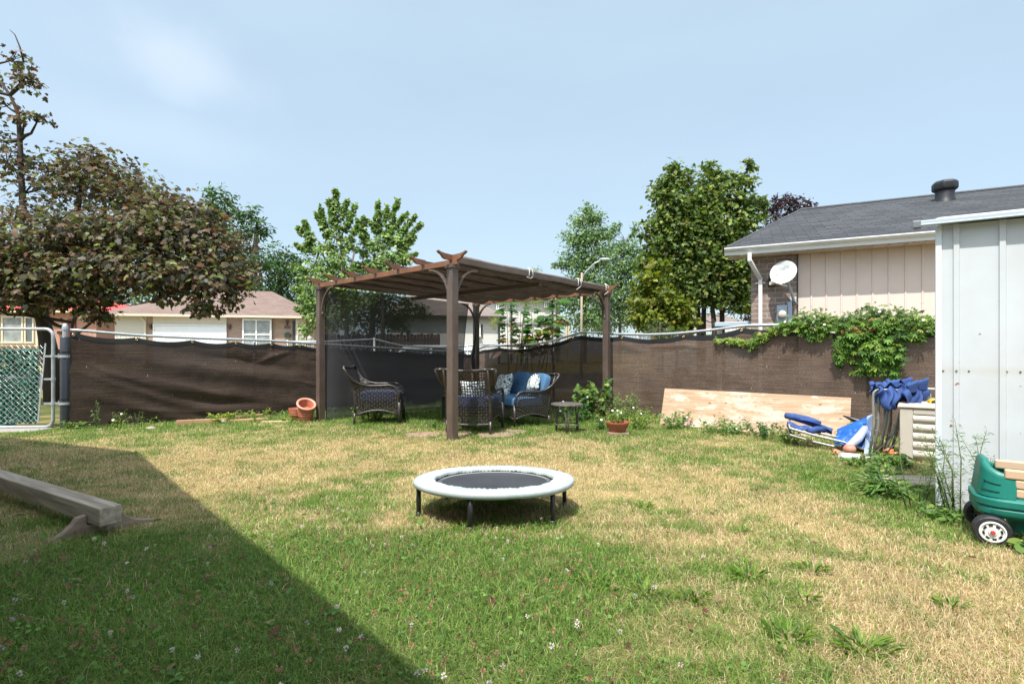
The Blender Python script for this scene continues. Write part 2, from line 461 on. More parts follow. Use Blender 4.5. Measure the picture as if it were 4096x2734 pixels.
def wood_mat(name, c1, c2, rough=.75, along='x', knots=False, scale=1.0, patch=None):
    if name in _mats: return _mats[name]
    m, t, b = nodes_of(name)
    n, l = t.nodes.new, t.links.new
    c = n('ShaderNodeTexCoord')
    mp = n('ShaderNodeMapping')
    st = {'x': (1.2, 22, 22), 'y': (22, 1.2, 22), 'z': (22, 22, 1.2)}[along]
    mp.inputs['Scale'].default_value = [a * scale for a in st]
    l(c.outputs['Object'], mp.inputs['Vector'])
    nz = n('ShaderNodeTexNoise'); nz.inputs['Scale'].default_value = 1.5; nz.inputs['Detail'].default_value = 7; nz.inputs['Distortion'].default_value = .6
    l(mp.outputs[0], nz.inputs['Vector'])
    rp = n('ShaderNodeMapRange'); l(nz.outputs['Fac'], rp.inputs['Value']); rp.inputs['From Min'].default_value = .33; rp.inputs['From Max'].default_value = .68
    mx = n('ShaderNodeMix'); mx.data_type = 'RGBA'; l(rp.outputs[0], mx.inputs['Factor'])
    mx.inputs['A'].default_value = (*c1, 1); mx.inputs['B'].default_value = (*c2, 1)
    out = mx.outputs['Result']
    if patch is not None:
        n5 = n('ShaderNodeTexNoise'); n5.inputs['Scale'].default_value = 3.2; n5.inputs['Detail'].default_value = 8; n5.inputs['Roughness'].default_value = .7
        m5 = n('ShaderNodeMapping'); m5.inputs['Scale'].default_value = (1, 2.5, 2.5); l(c.outputs['Object'], m5.inputs['Vector']); l(m5.outputs[0], n5.inputs['Vector'])
        r5 = n('ShaderNodeMapRange'); l(n5.outputs['Fac'], r5.inputs['Value']); r5.inputs['From Min'].default_value = .50; r5.inputs['From Max'].default_value = .60; r5.inputs['To Max'].default_value = .9
        m6 = n('ShaderNodeMix'); m6.data_type = 'RGBA'; l(r5.outputs[0], m6.inputs['Factor']); l(out, m6.inputs['A']); m6.inputs['B'].default_value = (*patch, 1)
        out = m6.outputs['Result']
    if knots:
        m7 = n('ShaderNodeMapping'); m7.inputs['Scale'].default_value = (4.4, 1, 6.8); m7.inputs['Rotation'].default_value = (R(-90), 0, 0); l(c.outputs['Object'], m7.inputs['Vector'])
        vo = n('ShaderNodeTexVoronoi'); vo.voronoi_dimensions = '2D'; vo.inputs['Scale'].default_value = 1; l(m7.outputs[0], vo.inputs['Vector'])
        r7 = n('ShaderNodeMapRange'); l(vo.outputs['Distance'], r7.inputs['Value']); r7.inputs['From Min'].default_value = .04; r7.inputs['From Max'].default_value = .12; r7.inputs['To Min'].default_value = .75; r7.inputs['To Max'].default_value = 0
        m8 = n('ShaderNodeMix'); m8.data_type = 'RGBA'; k7 = n('ShaderNodeSeparateColor'); l(vo.outputs['Color'], k7.inputs[0]); k8 = n('ShaderNodeMath'); k8.operation = 'MULTIPLY'; l(r7.outputs[0], k8.inputs[0]); k9 = n('ShaderNodeMapRange'); l(k7.outputs[0], k9.inputs['Value']); k9.inputs['From Min'].default_value = .3; k9.inputs['From Max'].default_value = .9; l(k9.outputs[0], k8.inputs[1]); l(k8.outputs[0], m8.inputs['Factor']); l(out, m8.inputs['A']); m8.inputs['B'].default_value = (.13, .075, .04, 1)
        out = m8.outputs['Result']
    l(out, b.inputs['Base Color'])
    b.inputs['Roughness'].default_value = rough; b.inputs['Specular IOR Level'].default_value = .3
    bp = n('ShaderNodeBump'); bp.inputs['Strength'].default_value = .5; bp.inputs['Distance'].default_value = .006
    l(nz.outputs['Fac'], bp.inputs['Height']); l(bp.outputs[0], b.inputs['Normal'])
    _mats[name] = m
    return m

def glass_mat(name, col, rough=.08):
    if name in _mats: return _mats[name]
    m, t, b = nodes_of(name)
    n, l = t.nodes.new, t.links.new
    c = n('ShaderNodeTexCoord')
    nz = n('ShaderNodeTexNoise'); nz.inputs['Scale'].default_value = 1.3; nz.inputs['Detail'].default_value = 3; l(c.outputs['Object'], nz.inputs['Vector'])
    rp = n('ShaderNodeMapRange'); l(nz.outputs['Fac'], rp.inputs['Value']); rp.inputs['From Min'].default_value = .35; rp.inputs['From Max'].default_value = .65; rp.inputs['To Min'].default_value = .55; rp.inputs['To Max'].default_value = 1.5
    cm = n('ShaderNodeVectorMath'); cm.operation = 'SCALE'; cm.inputs[0].default_value = col; l(rp.outputs[0], cm.inputs['Scale'])
    l(cm.outputs[0], b.inputs['Base Color']); b.inputs['Roughness'].default_value = rough; b.inputs['Specular IOR Level'].default_value = .9
    _mats[name] = m
    return m

WHITE = M('white_paint', (.78, .78, .76), .5, .05, 3)
CREAM = M('cream_paint', (.62, .55, .42), .6, .06, 3)
GALV = M('galvanised_steel', (.46, .49, .51), .42, .14, 14, .15, 60, metal=.55)
BLACKP = M('black_plastic', (.016, .017, .02), .42, .2, 9, .12, 50)
DARKM = M('dark_metal', (.02, .02, .022), .4, .15, 9)

# ================================================================== SETTING
def vnoise(x, y, sc, seed):
    g = np.random.default_rng(seed).random((128, 128))
    u, v = np.asarray(x) * sc + 37.3, np.asarray(y) * sc + 11.7
    i, j = np.floor(u).astype(int), np.floor(v).astype(int)
    a, b = u - i, v - j
    a, b = a * a * (3 - 2 * a), b * b * (3 - 2 * b)
    G = lambda p, q: g[p % 128, q % 128]
    return (G(i, j) * (1 - a) + G(i + 1, j) * a) * (1 - b) + (G(i, j + 1) * (1 - a) + G(i + 1, j + 1) * a) * b
def fbm(x, y, sc, seed):
    return .5 * vnoise(x, y, sc, seed) + .3 * vnoise(x, y, sc * 2.1, seed + 1) + .2 * vnoise(x, y, sc * 4.3, seed + 2)
def sig(t): return 1 / (1 + np.exp(-t))
def dryness(x, y):
    d = .66 + 1.0 * (fbm(x, y, 1.1, 3) - .5) + 1.1 * (fbm(x, y, 4.2, 9) - .5)
    d = d - 1.0 * np.exp(-(((x + .95) / .95) ** 2 + ((y - 1.55) / .75) ** 2))
    d = d - .6 * sig((-.6 - x) * 3) * sig((2.5 - y) * 3)
    d = d - .50 * np.exp(-((x - .0) / .55) ** 2 - ((y - 2.1) / .36) ** 2)
    d = d - .24 * np.exp(-((x - .2) / .5) ** 2 - ((y - 1.5) / .4) ** 2) + .7 * (vnoise(x, y, 11.0, 41) - .5)
    d = d - .5 * sig((y - 6.1) * 2.6)
    d = d - .28 * np.exp(-((x - 2.1) / .9) ** 2 - ((y - 4.2) / .9) ** 2)
    d = d - .6 * np.exp(-((x - 2.75) / .5) ** 2 - ((y - 3.6) / .9) ** 2)
    d = d + .22 * np.exp(-((x + .5) / 2.5) ** 2 - ((y - 4.5) / .9) ** 2)
    return np.clip(d, 0, 1)

def axis(lo, hi, fine_lo, fine_hi, step, grow=1.25):
    a = list(np.arange(fine_lo, fine_hi + 1e-6, step))
    s = step
    while a[-1] < hi: s *= grow; a.append(min(hi, a[-1] + s))
    s = step
    while a[0] > lo: s *= grow; a.insert(0, max(lo, a[0] - s))
    return np.array(a)
gx = axis(-900, 900, -9, 9, .09)
gy = axis(-60, 1500, .6, 13, .09)
XX, YY = np.meshgrid(gx, gy, indexing='ij')
ZZ = np.interp(YY, GY, GZ) + np.where((YY > .5) & (YY < 14), .022 * (fbm(XX, YY, 1.6, 21) - .5), 0)
dd = dryness(XX, YY)
gc = np.stack([.075 + .26 * dd, .095 + .155 * dd, .03 + .075 * dd], -1)
far = YY > 12.5
gc[far] = np.stack([.17 + .2 * fbm(XX, YY, .35, 5), .15 + .14 * fbm(XX, YY, .35, 5), .05 + .04 * fbm(XX, YY, .35, 5)], -1)[far]
ni, nj = XX.shape
ii, jj = np.meshgrid(np.arange(ni - 1), np.arange(nj - 1), indexing='ij')
a0 = (ii * nj + jj).ravel()
lawn = mesh_np('lawn', np.stack([XX, YY, ZZ], -1).reshape(-1, 3), np.stack([a0, a0 + nj, a0 + nj + 1, a0 + 1], -1),
               attr_mat('soil_and_thatch', .95, .8, 70), cols=gc.reshape(-1, 3), smooth=True)
tag(lawn, 'sun-dried back lawn, straw coloured with green patches', 'lawn', kind='structure')

# pavements beyond the fence
CONC = M('concrete', (.31, .29, .26), .9, .14, 3, .3, 70)
ASPH = M('asphalt', (.07, .07, .072), .9, .15, 2, .3, 60)
def strip(name, x0, x1, y0, y1, dz, mat, label, cat, ny=12):
    mb = MB()
    mb.grid(lambda u, v: Vector((x0 + (x1 - x0) * u, y0 + (y1 - y0) * v, gz(y0 + (y1 - y0) * v) + dz)), 2, ny)
    return tag(mb.build(name, mat), label, cat, kind='structure')
strip('sidewalk', -60, 60, 14.6, 16.0, .006, CONC, 'pale concrete sidewalk along the street', 'sidewalk')
strip('road', -90, 90, 16.9, 22.5, .004, ASPH, 'asphalt street passing behind the back fence', 'road')
strip('driveway', -18.5, -12.4, 22.5, 28.5, .012, CONC, 'concrete driveway in front of the white garage door', 'driveway')

# ------------------------------------------------------------------ grass
def blades(name, n, yr, xext, lenr, widr, label, seed, power=1.35, tall=1.0):
    r = np.random.default_rng(seed)
    y = np.linspace(yr[0], yr[1], 4000)
    wgt = (2.1 * y + 2 * xext) * y ** -power
    cdf = np.cumsum(wgt); cdf /= cdf[-1]
    Y = np.interp(r.random(n), cdf, y)
    X = (r.random(n) * 2 - 1) * (Y * 1.06 + xext)
    # keep inside the fences
    ok = ((X + 6.3) * .673 - (Y - 6.95) * .739 > .02) & ((X + .95) * .694 + (Y - 11.7) * .72 < -.02)
    ok &= ~((((X - 2.6) * .74 - (Y - 3.07) * .673) > .0) & (((X - 2.6) * .673 + (Y - 3.07) * .74) > .0))
    ok &= r.random(n) < (.55 + .45 * fbm(X, Y, 5.0, 77) * 2)
    X, Y = X[ok], Y[ok]; n = len(X)
    D = dryness(X, Y)
    Z = np.interp(Y, GY, GZ) - .004
    isdry = r.random(n) < np.clip(D * 1.02 + .0, .08, .90)
    ln = (lenr[0] + (lenr[1] - lenr[0]) * r.random(n) ** 1.6) * np.where(isdry, .85, 1.05) * tall
    # longer where nobody mows: by the fences and the pergola
    edge = np.clip((Y - 6.3) * .6, 0, 1.1)
    ln *= 1 + edge * .8 * r.random(n)
    wd = (widr[0] + (widr[1] - widr[0]) * np.clip((Y - 1) / 8, 0, 1)) * (.7 + .6 * r.random(n))
    az = r.random(n) * 2 * np.pi
    lean = np.where(isdry, .45 + 1.15 * r.random(n), .25 + 1.1 * r.random(n))
    curl = .25 + .7 * r.random(n)
    hd = np.stack([np.cos(az), np.sin(az), np.zeros(n)], -1)
    sd = np.stack([-np.sin(az), np.cos(az), np.zeros(n)], -1)
    tw = (r.random(n) - .5) * 1.6
    sd = sd * np.cos(tw)[:, None] + hd * np.sin(tw)[:, None]
    up = np.array([0, 0, 1.0])
    P = np.stack([X, Y, Z], -1)
    th1 = lean * .6; th2 = np.minimum(lean + curl, 1.62)
    m = P + ln[:, None] * .5 * (up * np.cos(th1)[:, None] + hd * np.sin(th1)[:, None])
    t = m + ln[:, None] * .5 * (up * np.cos(th2)[:, None] + hd * np.sin(th2)[:, None])
    hw = (sd * wd[:, None]) / 2
    V = np.stack([P - hw, P + hw, m - hw * .8, m + hw * .8, t], 1)
    k = (np.arange(n) * 5)[:, None]
    Fc = np.concatenate([k + [0, 1, 3], k + [0, 3, 2], k + [2, 3, 4]], 0)
    dryc = np.array([.50, .385, .205]); drc2 = np.array([.66, .55, .36]); drc3 = np.array([.32, .215, .115])
    g1 = np.array([.108, .235, .030]); g2 = np.array([.25, .325, .078]); g3 = np.array([.046, .150, .024])
    q = r.random((n, 1)); q2 = r.random((n, 1))
    cd = np.where(q2 < .18, drc3, dryc * (1 - q) + drc2 * q)
    cg = np.where(q2 < .3, g3 * (1 - q) + g1 * q, np.where(q2 < .75, g1 * (1 - q * .5) + g2 * q * .5, g2))
    c = np.where(isdry[:, None], cd, cg) * (.6 + .7 * r.random((n, 1))) * (.78 + .44 * fbm(X, Y, 2.6, 61))[:, None]
    tipc = c * .8 + np.array([.38, .31, .13]) * .2
    C = np.stack([c * .8, c * .8, c, c, tipc], 1)
    o = mesh_np(name, V.reshape(-1, 3), Fc, leaf_mat('grass_blade', .28, .6, .25), cols=C.reshape(-1, 3))
    return tag(o, label, 'grass', kind='stuff')
blades('grass', 1050000, (.95, 11.6), 1.5, (.022, .066), (.0015, .0052), 'short dry straw and green grass blades covering the lawn', 31)

blades('stray_stalks', 16000, (1.0, 9.5), 1.5, (.05, .115), (.0013, .0036), 'longer dry stalks standing out of the short grass', 57)

# leaf shapes, unit length along x
def _fan(out, c=(.35, 0, .0)):
    v = [c] + out
    return np.array(v, dtype=float), np.array([(0, i, i + 1) for i in range(1, len(out))] + [(0, len(out), 1)])
_h = [(0, 0, 0), (-.10, .30, -.05), (.14, .24, 0), (.30, .56, -.10), (.46, .24, 0), (.66, .28, -.03), (1, 0, -.12)]
MAPLE = _fan(_h + [(x, -y, z) for x, y, z in _h[-2:0:-1]])
_h = [(0, 0, 0), (.3, .21, .05), (.72, .18, .03), (1, 0, -.08)]
OVAL = _fan(_h + [(x, -y, z) for x, y, z in _h[-2:0:-1]], (.4, 0, 0))
_h = [(0, 0, 0), (.28, .065, .02), (.7, .06, .02), (1, 0, -.14)]
LANCE = _fan(_h + [(x, -y, z) for x, y, z in _h[-2:0:-1]], (.45, 0, 0))
ROUND = _fan([(.5 + .5 * math.cos(a), .5 * math.sin(a), 0) for a in [math.pi + i * math.pi / 4 for i in range(8)]], (.5, 0, -.06))
# a sprig of five leaflets (creeper)
_v, _f = [], []
for a in (-1.25, -.62, 0, .62, 1.25):
    b = len(_v); s_ = 1 - .22 * abs(a)
    for x, y, z in [(0, 0, 0), (.35, .15, .03), (.8, .12, -.02), (1, 0, -.14), (.8, -.12, -.02), (.35, -.15, .03)]:
        _v.append((s_ * (x * math.cos(a) - y * math.sin(a)), s_ * (x * math.sin(a) + y * math.cos(a)), z))
    _f += [(b, b + i, b + i + 1) for i in range(1, 5)]
FIVE = (np.array(_v), np.array(_f))

def nrmz(a): return a / np.maximum(np.linalg.norm(a, axis=-1, keepdims=True), 1e-9)

def leaves(name, P, Nn, Dr, size, tmpl, cols, mat, parent=None):
    P, Nn, Dr = np.asarray(P, float), nrmz(np.asarray(Nn, float)), np.asarray(Dr, float)
    Dr = nrmz(Dr - Nn * (Dr * Nn).sum(-1, keepdims=True))
    B = np.cross(Nn, Dr)
    tv, tf = tmpl
    sz = np.asarray(size, float).reshape(-1, 1, 1)
    V = P[:, None, :] + sz * (Dr[:, None, :] * tv[None, :, 0:1] + B[:, None, :] * tv[None, :, 1:2] + Nn[:, None, :] * tv[None, :, 2:3])
    n, k = len(P), len(tv)
    Fc = (np.arange(n) * k)[:, None, None] + tf[None]
    C = np.repeat(np.asarray(cols, float)[:, None, :], k, 1)
    off = wloc(parent) if parent is not None else None
    return mesh_np(name, V.reshape(-1, 3), Fc.reshape(-1, 3), mat, parent, C.reshape(-1, 3), off=off)

def pick(r, n, palette, jit=.25):
    pal = np.array([p[:3] for p in palette]); wt = np.array([p[3] if len(p) > 3 else 1 for p in palette], float)
    i = r.choice(len(pal), n, p=wt / wt.sum())
    return pal[i] * (1 - jit + 2 * jit * r.random((n, 1)))

BARK = M('bark', (.115, .09, .07), .9, .3, 7, .9, 22, col2=(.20, .175, .15), stretch=(1, 1, .3))
BARKD = M('dark_bark', (.045, .035, .026), .9, .3, 7, .9, 22, stretch=(1, 1, .3))
LEAF = leaf_mat('leaf', .32, .5, .3)

def tree(name, label, base, trunk, clumps, nleaf, lsize, tmpl, palette, seed, group=None, cat='tree', bark=None, r0=.2,
         up=.6, twig=9, shell=.42, droop=.2, cluster=.22, bare=(), shoots=(), shoot_n=0, bare_r=.05, stem_k=()):
    """trunk: world points of the stem(s); clumps: (centre, (rx,ry,rz)); leaves sit on twigs spread through the clumps"""
    r = np.random.default_rng(seed)
    root = thing(name, label, cat, base, 0, group)
    mb = MB()
    stems = trunk if isinstance(trunk[0], (list, tuple)) else [trunk]
    for si, st in enumerate(stems):
        k = len(st)
        mb.tube([Vector(p) for p in st], [max(.012, r0 * (stem_k[si] if stem_k else 1) * (1 - .72 * i / max(1, k - 1))) for i in range(k)], 9)
    allp = [(Vector(p), i / max(1, len(st) - 1)) for st in stems for i, p in enumerate(st) if i > 0 or len(st) < 3]
    twP, twN, twR = [], [], []
    wts = np.array([c[2] if len(c) > 2 else 1.0 for c in clumps])
    clumps = [c[:2] for c in clumps]
    vols = np.array([c[1][0] * c[1][1] * c[1][2] for c in clumps]) ** .75 * wts
    vols /= vols.sum()
    ntw = max(len(clumps), int(nleaf / twig))
    for (c, rad), v in zip(clumps, vols):
        c = Vector(c); rad = Vector(rad)
        q, fr = min(allp, key=lambda a: (a[0] - c).length + max(0, a[0].z - c.z) * 1.5)
        midp = q.lerp(c, .55) + Vector((0, 0, -.12 * (c - q).length)) + Vector(r.normal(0, .06, 3)) * (c - q).length
        rb = max(.012, r0 * .33 * (1 - .5 * fr))
        mb.tube([q, q.lerp(midp, .5) + Vector(r.normal(0, .03, 3)) * (c - q).length, midp, c], [rb, rb * .75, rb * .55, rb * .3], 6, cap=False)
        k = max(3, int(round(ntw * v)))
        d = nrmz(r.normal(0, 1, (k, 3)))
        rr = r.random((k, 1)) ** shell
        p = np.array(c) + d * rr * np.array(rad)
        twP.append(p); twN.append(d)
        twR.append(np.full(k, min(rad)))
        for i in range(min(k, 9)):
            e = Vector(p[i])
            mb.tube([c.lerp(q, .15), c.lerp(e, .5) + Vector((0, 0, .08 * rad.z)), e], [rb * .3, rb * .2, .006], 4, cap=False)
    for A, B, rad in shoots:
        A, B = Vector(A), Vector(B)
        q, fr = min(allp, key=lambda a: (a[0] - A).length)
        mb.tube([q, q.lerp(A, .6) + Vector((0, 0, -.1)), A, A.lerp(B, .5), B], [.05, .04, .03, .018, .006], 5, cap=False)
        k = max(4, int(shoot_n * (B - A).length / twig))
        t = r.random(k) ** .85
        d = nrmz(r.normal(0, 1, (k, 3)) * [1, 1, .45])
        ax = np.array((B - A).normalized())
        p = np.array(A) + t[:, None] * np.array(B - A) + d * (rad * (1 - .85 * t) * (.25 + .75 * r.random(k)))[:, None]
        twP.append(p); twN.append(nrmz(d + ax * .7)); twR.append(np.full(k, rad * .55) * (1 - .6 * t))
    twP, twN, twR = np.concatenate(twP), np.concatenate(twN), np.concatenate(twR)
    for pts in bare:
        mb.tube([Vector(p) for p in pts], [max(.007, bare_r * min(1, (len(pts) / 7) ** 2.4) * (1 - i / len(pts))) for i in range(len(pts))], 5)
    mb.build('trunk', bark or BARK, root, world=True, smooth=True)
    idx = np.repeat(np.arange(len(twP)), twig)
    n = len(idx)
    spread = (cluster * np.clip(twR, .10, 1.4))[idx][:, None]
    P = twP[idx] + r.normal(0, 1, (n, 3)) * spread * np.array([1, 1, .62])
    Nn = twN[idx] * .55 + np.array([0, 0, up]) + r.normal(0, .42, (n, 3))
    Dr = twN[idx] + r.normal(0, .7, (n, 3)) + np.array([0, 0, -droop])
    tint = (.8 + .4 * r.random(len(twP)))[idx][:, None]
    cols = pick(r, n, palette) * tint
    leaves('crown', P, Nn, Dr, lsize * (.65 + .7 * r.random(n)), tmpl, cols, LEAF, root)
    return root

# ------------------------------------------------------------------ the house the photographer stands beside (its roof shades the near lawn)
own = thing('house', 'low house beside the viewpoint whose roof shades the near left lawn', 'house', (-4.0, -1.5, gz(0)))
ov = [(-.94, .01), (-4.49, 3.68), (-6.84, 4.71), (-11.5, .2), (-3.6, -8.0), (2.74, -3.78)]
cx_, cy_ = -5.0, -1.0
mb = MB()
ring = [Vector((x, y, 2.86)) for x, y in ov] + [Vector((x, y, 2.99)) for x, y in ov]
top = [Vector((x * .3 + cx_ * .7, y * .3 + cy_ * .7, 4.2)) for x, y in ov]
n6 = len(ov)
mb.add(ring + top, [tuple(range(n6))] + [(i, (i + 1) % n6, (i + 1) % n6 + n6, i + n6) for i in range(n6)] + [(i + n6, (i + 1) % n6 + n6, (i + 1) % n6 + 2 * n6, i + 2 * n6) for i in range(n6)] + [tuple(range(2 * n6, 3 * n6))])
mb.build('roof', M('own_shingle', (.1, .1, .105), .9, .2, 5, .5, 30), own, world=True)
wl = [Vector((x + (cx_ - x) * .09, y + (cy_ - y) * .09, 0)) for x, y in ov]
mb = MB()
mb.add([p + Vector((0, 0, -.3)) for p in wl] + [p + Vector((0, 0, 2.858)) for p in wl], [(i, (i + 1) % n6, (i + 1) % n6 + n6, i + n6) for i in range(n6)])
mb.build('wall', lap_mat('own_siding', (.55, .53, .48)), own, world=True)

# ------------------------------------------------------------------ brick house behind the right fence
SHING = course_mat('grey_shingles', (.046, .050, .056), (.076, .081, .088), (.028, .030, .033), .34, .052, .006, .92, 1.0, .8)
BRICK = course_mat('brown_brick', (.225, .165, .14), (.29, .21, .175), (.36, .32, .29), .245, .082, .012, .9, 1.0, 1.0, 'xyz')
SIDING = M('pink_board_siding', (.66, .545, .48), .55, .04, 2.5, .08, 90)
GUT = M('white_gutter', (.66, .68, .69), .4, .06, 4)
rh = thing('brick_house', 'brown brick house with beige board siding and grey shingle roof behind the vine-covered fence', 'house',
           (4.11 - .42 * .15, 8.62 - .907 * .15, -.1), -math.atan2(.42, .907))
WT = 2.74
rz0 = 4.15
mb = MB().box((.345, .15, WT / 2), (.69, .3, WT)); mb.add([(x, y, z) for z in (0, WT) for x, y in ((0, .3), (1.22, 3.8), (2.5, 7.6), (2.8, 7.6), (1.52, 3.8), (.3, .3))] + [(1.22, 3.8, rz0), (1.52, 3.8, rz0)], [(0, 1, 7, 6), (1, 2, 8, 7), (5, 4, 10, 11), (4, 3, 9, 10), (6, 7, 12), (7, 8, 12)])
mb.build('brick_wall', BRICK, rh)
mb = MB()
prof = []
x = .692
while x < 9:
    prof += [(x, .042), (x + .172, .042), (x + .180, .030), (x + .198, .030), (x + .206, .042)]
    x += .206
mb.add([(a, b, 0) for a, b in prof] + [(a, b, WT) for a, b in prof], [(i, i + 1, i + 1 + len(prof), i + len(prof)) for i in range(len(prof) - 1)])
mb.box((4.85, .2, WT / 2), (8.2, .25, WT))
mb.build('siding', SIDING, rh)
MB().box((.68, .02, WT / 2), (.022, .05, WT)).build('corner_joint', DARKM, rh)
# roof: front slope, hip end, back slope, as one shell with thickness
ez, ey, ex0, ex1, ry, rz, rx0 = 2.86, -.32, -.38, 9.6, 3.82, 4.40, 1.06
mb = MB()
mb.add([(ex0, ey, ez), (ex1, ey, ez), (ex1, ry, rz), (rx0, ry, rz), (2.35, 8.1, ez), (ex1, 8.1, ez)], [(0, 1, 2, 3), (4, 3, 2, 5)])
rf = mb.build('roof', SHING, rh, solid=.03)
mb = MB().tube([(rx0, ry, rz + .02), (ex1, ry, rz + .02)], .035, 6); mb.tube([(ex0, ey, ez + .015), (rx0, ry, rz + .02)], .025, 6)
mb.build('ridge_cap', M('grey_ridge', (.07, .073, .08), .9, .2, 12, .4, 40), rf)
mb = MB()
mb.grid(lambda u, v: Vector((ex0 + .02 + (ex1 - ex0) * u, ey + .02 + .4 * v, 2.742)), 1, 1)
for k in range(46): mb.box((ex0 + .15 + k * .21, ey + .18, 2.737), (.012, .33, .008))
mb.build('soffit', M('beige_soffit', (.58, .48, .42), .6, .04, 3), rh)
mb = MB()
gp = [(0, 0), (-.012, .05), (-.055, .075), (-.075, .10), (-.075, .118), (-.066, .118), (-.066, .105), (0, .105)]
mb.add([(ex0 - .03, ey + a, 2.745 + b) for a, b in gp] + [(ex1, ey + a, 2.745 + b) for a, b in gp],
       [tuple(range(8)), tuple(range(15, 7, -1))] + [(i, (i + 1) % 8, (i + 1) % 8 + 8, i + 8) for i in range(8)])
mb.build('gutter', GUT, rh)
mb = MB()
dsx = .135
mb.bar((-.03, ey - .02, 2.76), (-.03, ey - .02, 2.62), .07, .06, (1, 0, 0)); mb.bar((-.03, ey - .02, 2.64), (dsx, -.045, 2.36), .07, .06, (1, 0, 0)); mb.bar((dsx, -.045, 2.38), (dsx, -.045, .1), .075, .06, (1, 0, 0))
mb.box((dsx, -.02, 2.3), (.15, .012, .03))
mb.build('downspout', M('white_downspout', (.66, .65, .64), .45, .06, 4), rh, bevel=.006)
lm = MB().prism([(-.055, 0), (.055, 0), (.055, .14), (-.04, .14), (-.055, .1)], .09, None, (.30, -.05, 2.24)).build('wall_lamp', BLACKP, rh, bevel=.006)
MB().box((.30, -.1, 2.275), (.07, .012, .05)).build('lens', M('frosted_lens', (.6, .56, .42), .3, .1), lm)

vt = thing('roof_vent', 'black plastic roof vent with octagonal cap on the grey shingle roof', 'vent', (0, 0, 0))
u_ = Vector((.907, -.42, 0)); v_ = Vector((.42, .907, 0))
lx, ly = 3.42, 2.95
vp = rh.location + u_ * lx + v_ * ly + Vector((0, 0, ez + (ly - ey) * (rz - ez) / (ry - ey)))
vt.location = vp
mb = MB().lathe([(.20, -.12), (.17, .0), (.155, .05), (.15, .17), (.165, .19)], 16)
mb.build('base', BLACKP, vt, auto=30)
mb = MB().lathe([(.13, .18), (.19, .20), (.205, .23), (.205, .33), (.175, .375), (.0, .385)], 8)
mb.build('cap', BLACKP, vt, auto=30, bevel=.01)

sdh = thing('satellite_dish', 'white round satellite dish on a bent arm mounted on the brick wall', 'satellite dish', (4.05 + .907 * .62, 8.49 - .42 * .62, 1.88), -math.atan2(.42, .907))
DISH = M('dish_enamel', (.56, .58, .58), .35, .06, 5)
mb = MB().tube([(.0, -.01, .0), (.0, -.09, .0), (-.03, -.17, .09), (-.11, -.24, .34)], .022, 8)
mb.box((0, -.005, 0), (.09, .012, .13)); mb.tube([(.07, -.02, -.07), (.0, -.08, .02)], .01, 6); mb.tube([(-.07, -.02, -.07), (.0, -.08, .02)], .01, 6)
mb.build('mount_arm', M('grey_paint', (.36, .40, .43), .45, .1, 6), sdh, smooth=True)
dn = Vector((-.30, -.86, .30)).normalized()
q = Matrix.Rotation(0, 3, 'Z') @ dn.to_track_quat('Z', 'Y').to_matrix()
dc = Vector((-.15, -.28, .42))
mb = MB().lathe([(.001, 0), (.07, .006), (.14, .024), (.190, .048), (.198, .050), (.195, .042), (.14, .014), (.05, -.004), (.001, -.008)], 40, dc, q)
rd = mb.build('reflector', DISH, sdh, smooth=True)
# faint printed emblem
mb = MB()
def dpt(a, b): return dc + q @ Vector((a, b, .009 + .052 * ((a * a + b * b) / .042)))
for cxx, cyy, ra, rb_ in ((-.035, .085, .035, .014), (.03, .105, .035, .016)):
    pts = [dpt(cxx + ra * math.cos(t * math.pi / 9), cyy + rb_ * math.sin(t * math.pi / 9)) for t in range(19)]
    mb.tube(pts, .0025, 4)
for k in range(4): mb.bar(dpt(-.03 + k * .018, .05), dpt(-.03 + k * .018, .068), .006, .003)
mb.build('emblem', M('grey_print', (.4, .43, .46), .5, .05), rd)
mb = MB().tube([(-.11, -.26, .22), (-.30, -.52, .25)], .016, 8)
mb.box((-.31, -.53, .32), (.055, .06, .14), Matrix.Rotation(.25, 3, 'Y')); mb.box((-.285, -.5, .38), (.09, .05, .045))
mb.build('feed_horn', M('ivory_plastic', (.60, .58, .52), .4, .08, 8), sdh, bevel=.006)

em = thing('electric_meter', 'grey electric meter box with round glass dome on the brick wall', 'electric meter', (4.05 + .907 * .45, 8.49 - .42 * .45, 1.54), -math.atan2(.42, .907))
mb = MB().box((0, -.055, .1), (.15, .11, .34)); mb.box((.115, -.04, .1), (.07, .08, .45))
mb.build('box', M('meter_grey', (.34, .40, .48), .45, .1, 8), em, bevel=.008)
mb = MB().lathe([(.066, 0), (.066, .03), (.058, .075), (.04, .088), (.001, .09)], 20, (0, -.11, .12), Matrix.Rotation(R(90), 3, 'X'))
mb.build('dome', M('meter_dome', (.55, .52, .44), .15, .06, 6), em, auto=35)
mb = MB().tube([(.15, -.03, .35), (.155, -.03, .1), (.13, -.03, -.15)], .009, 6)
mb.build('cable', DARKM, em, smooth=True)

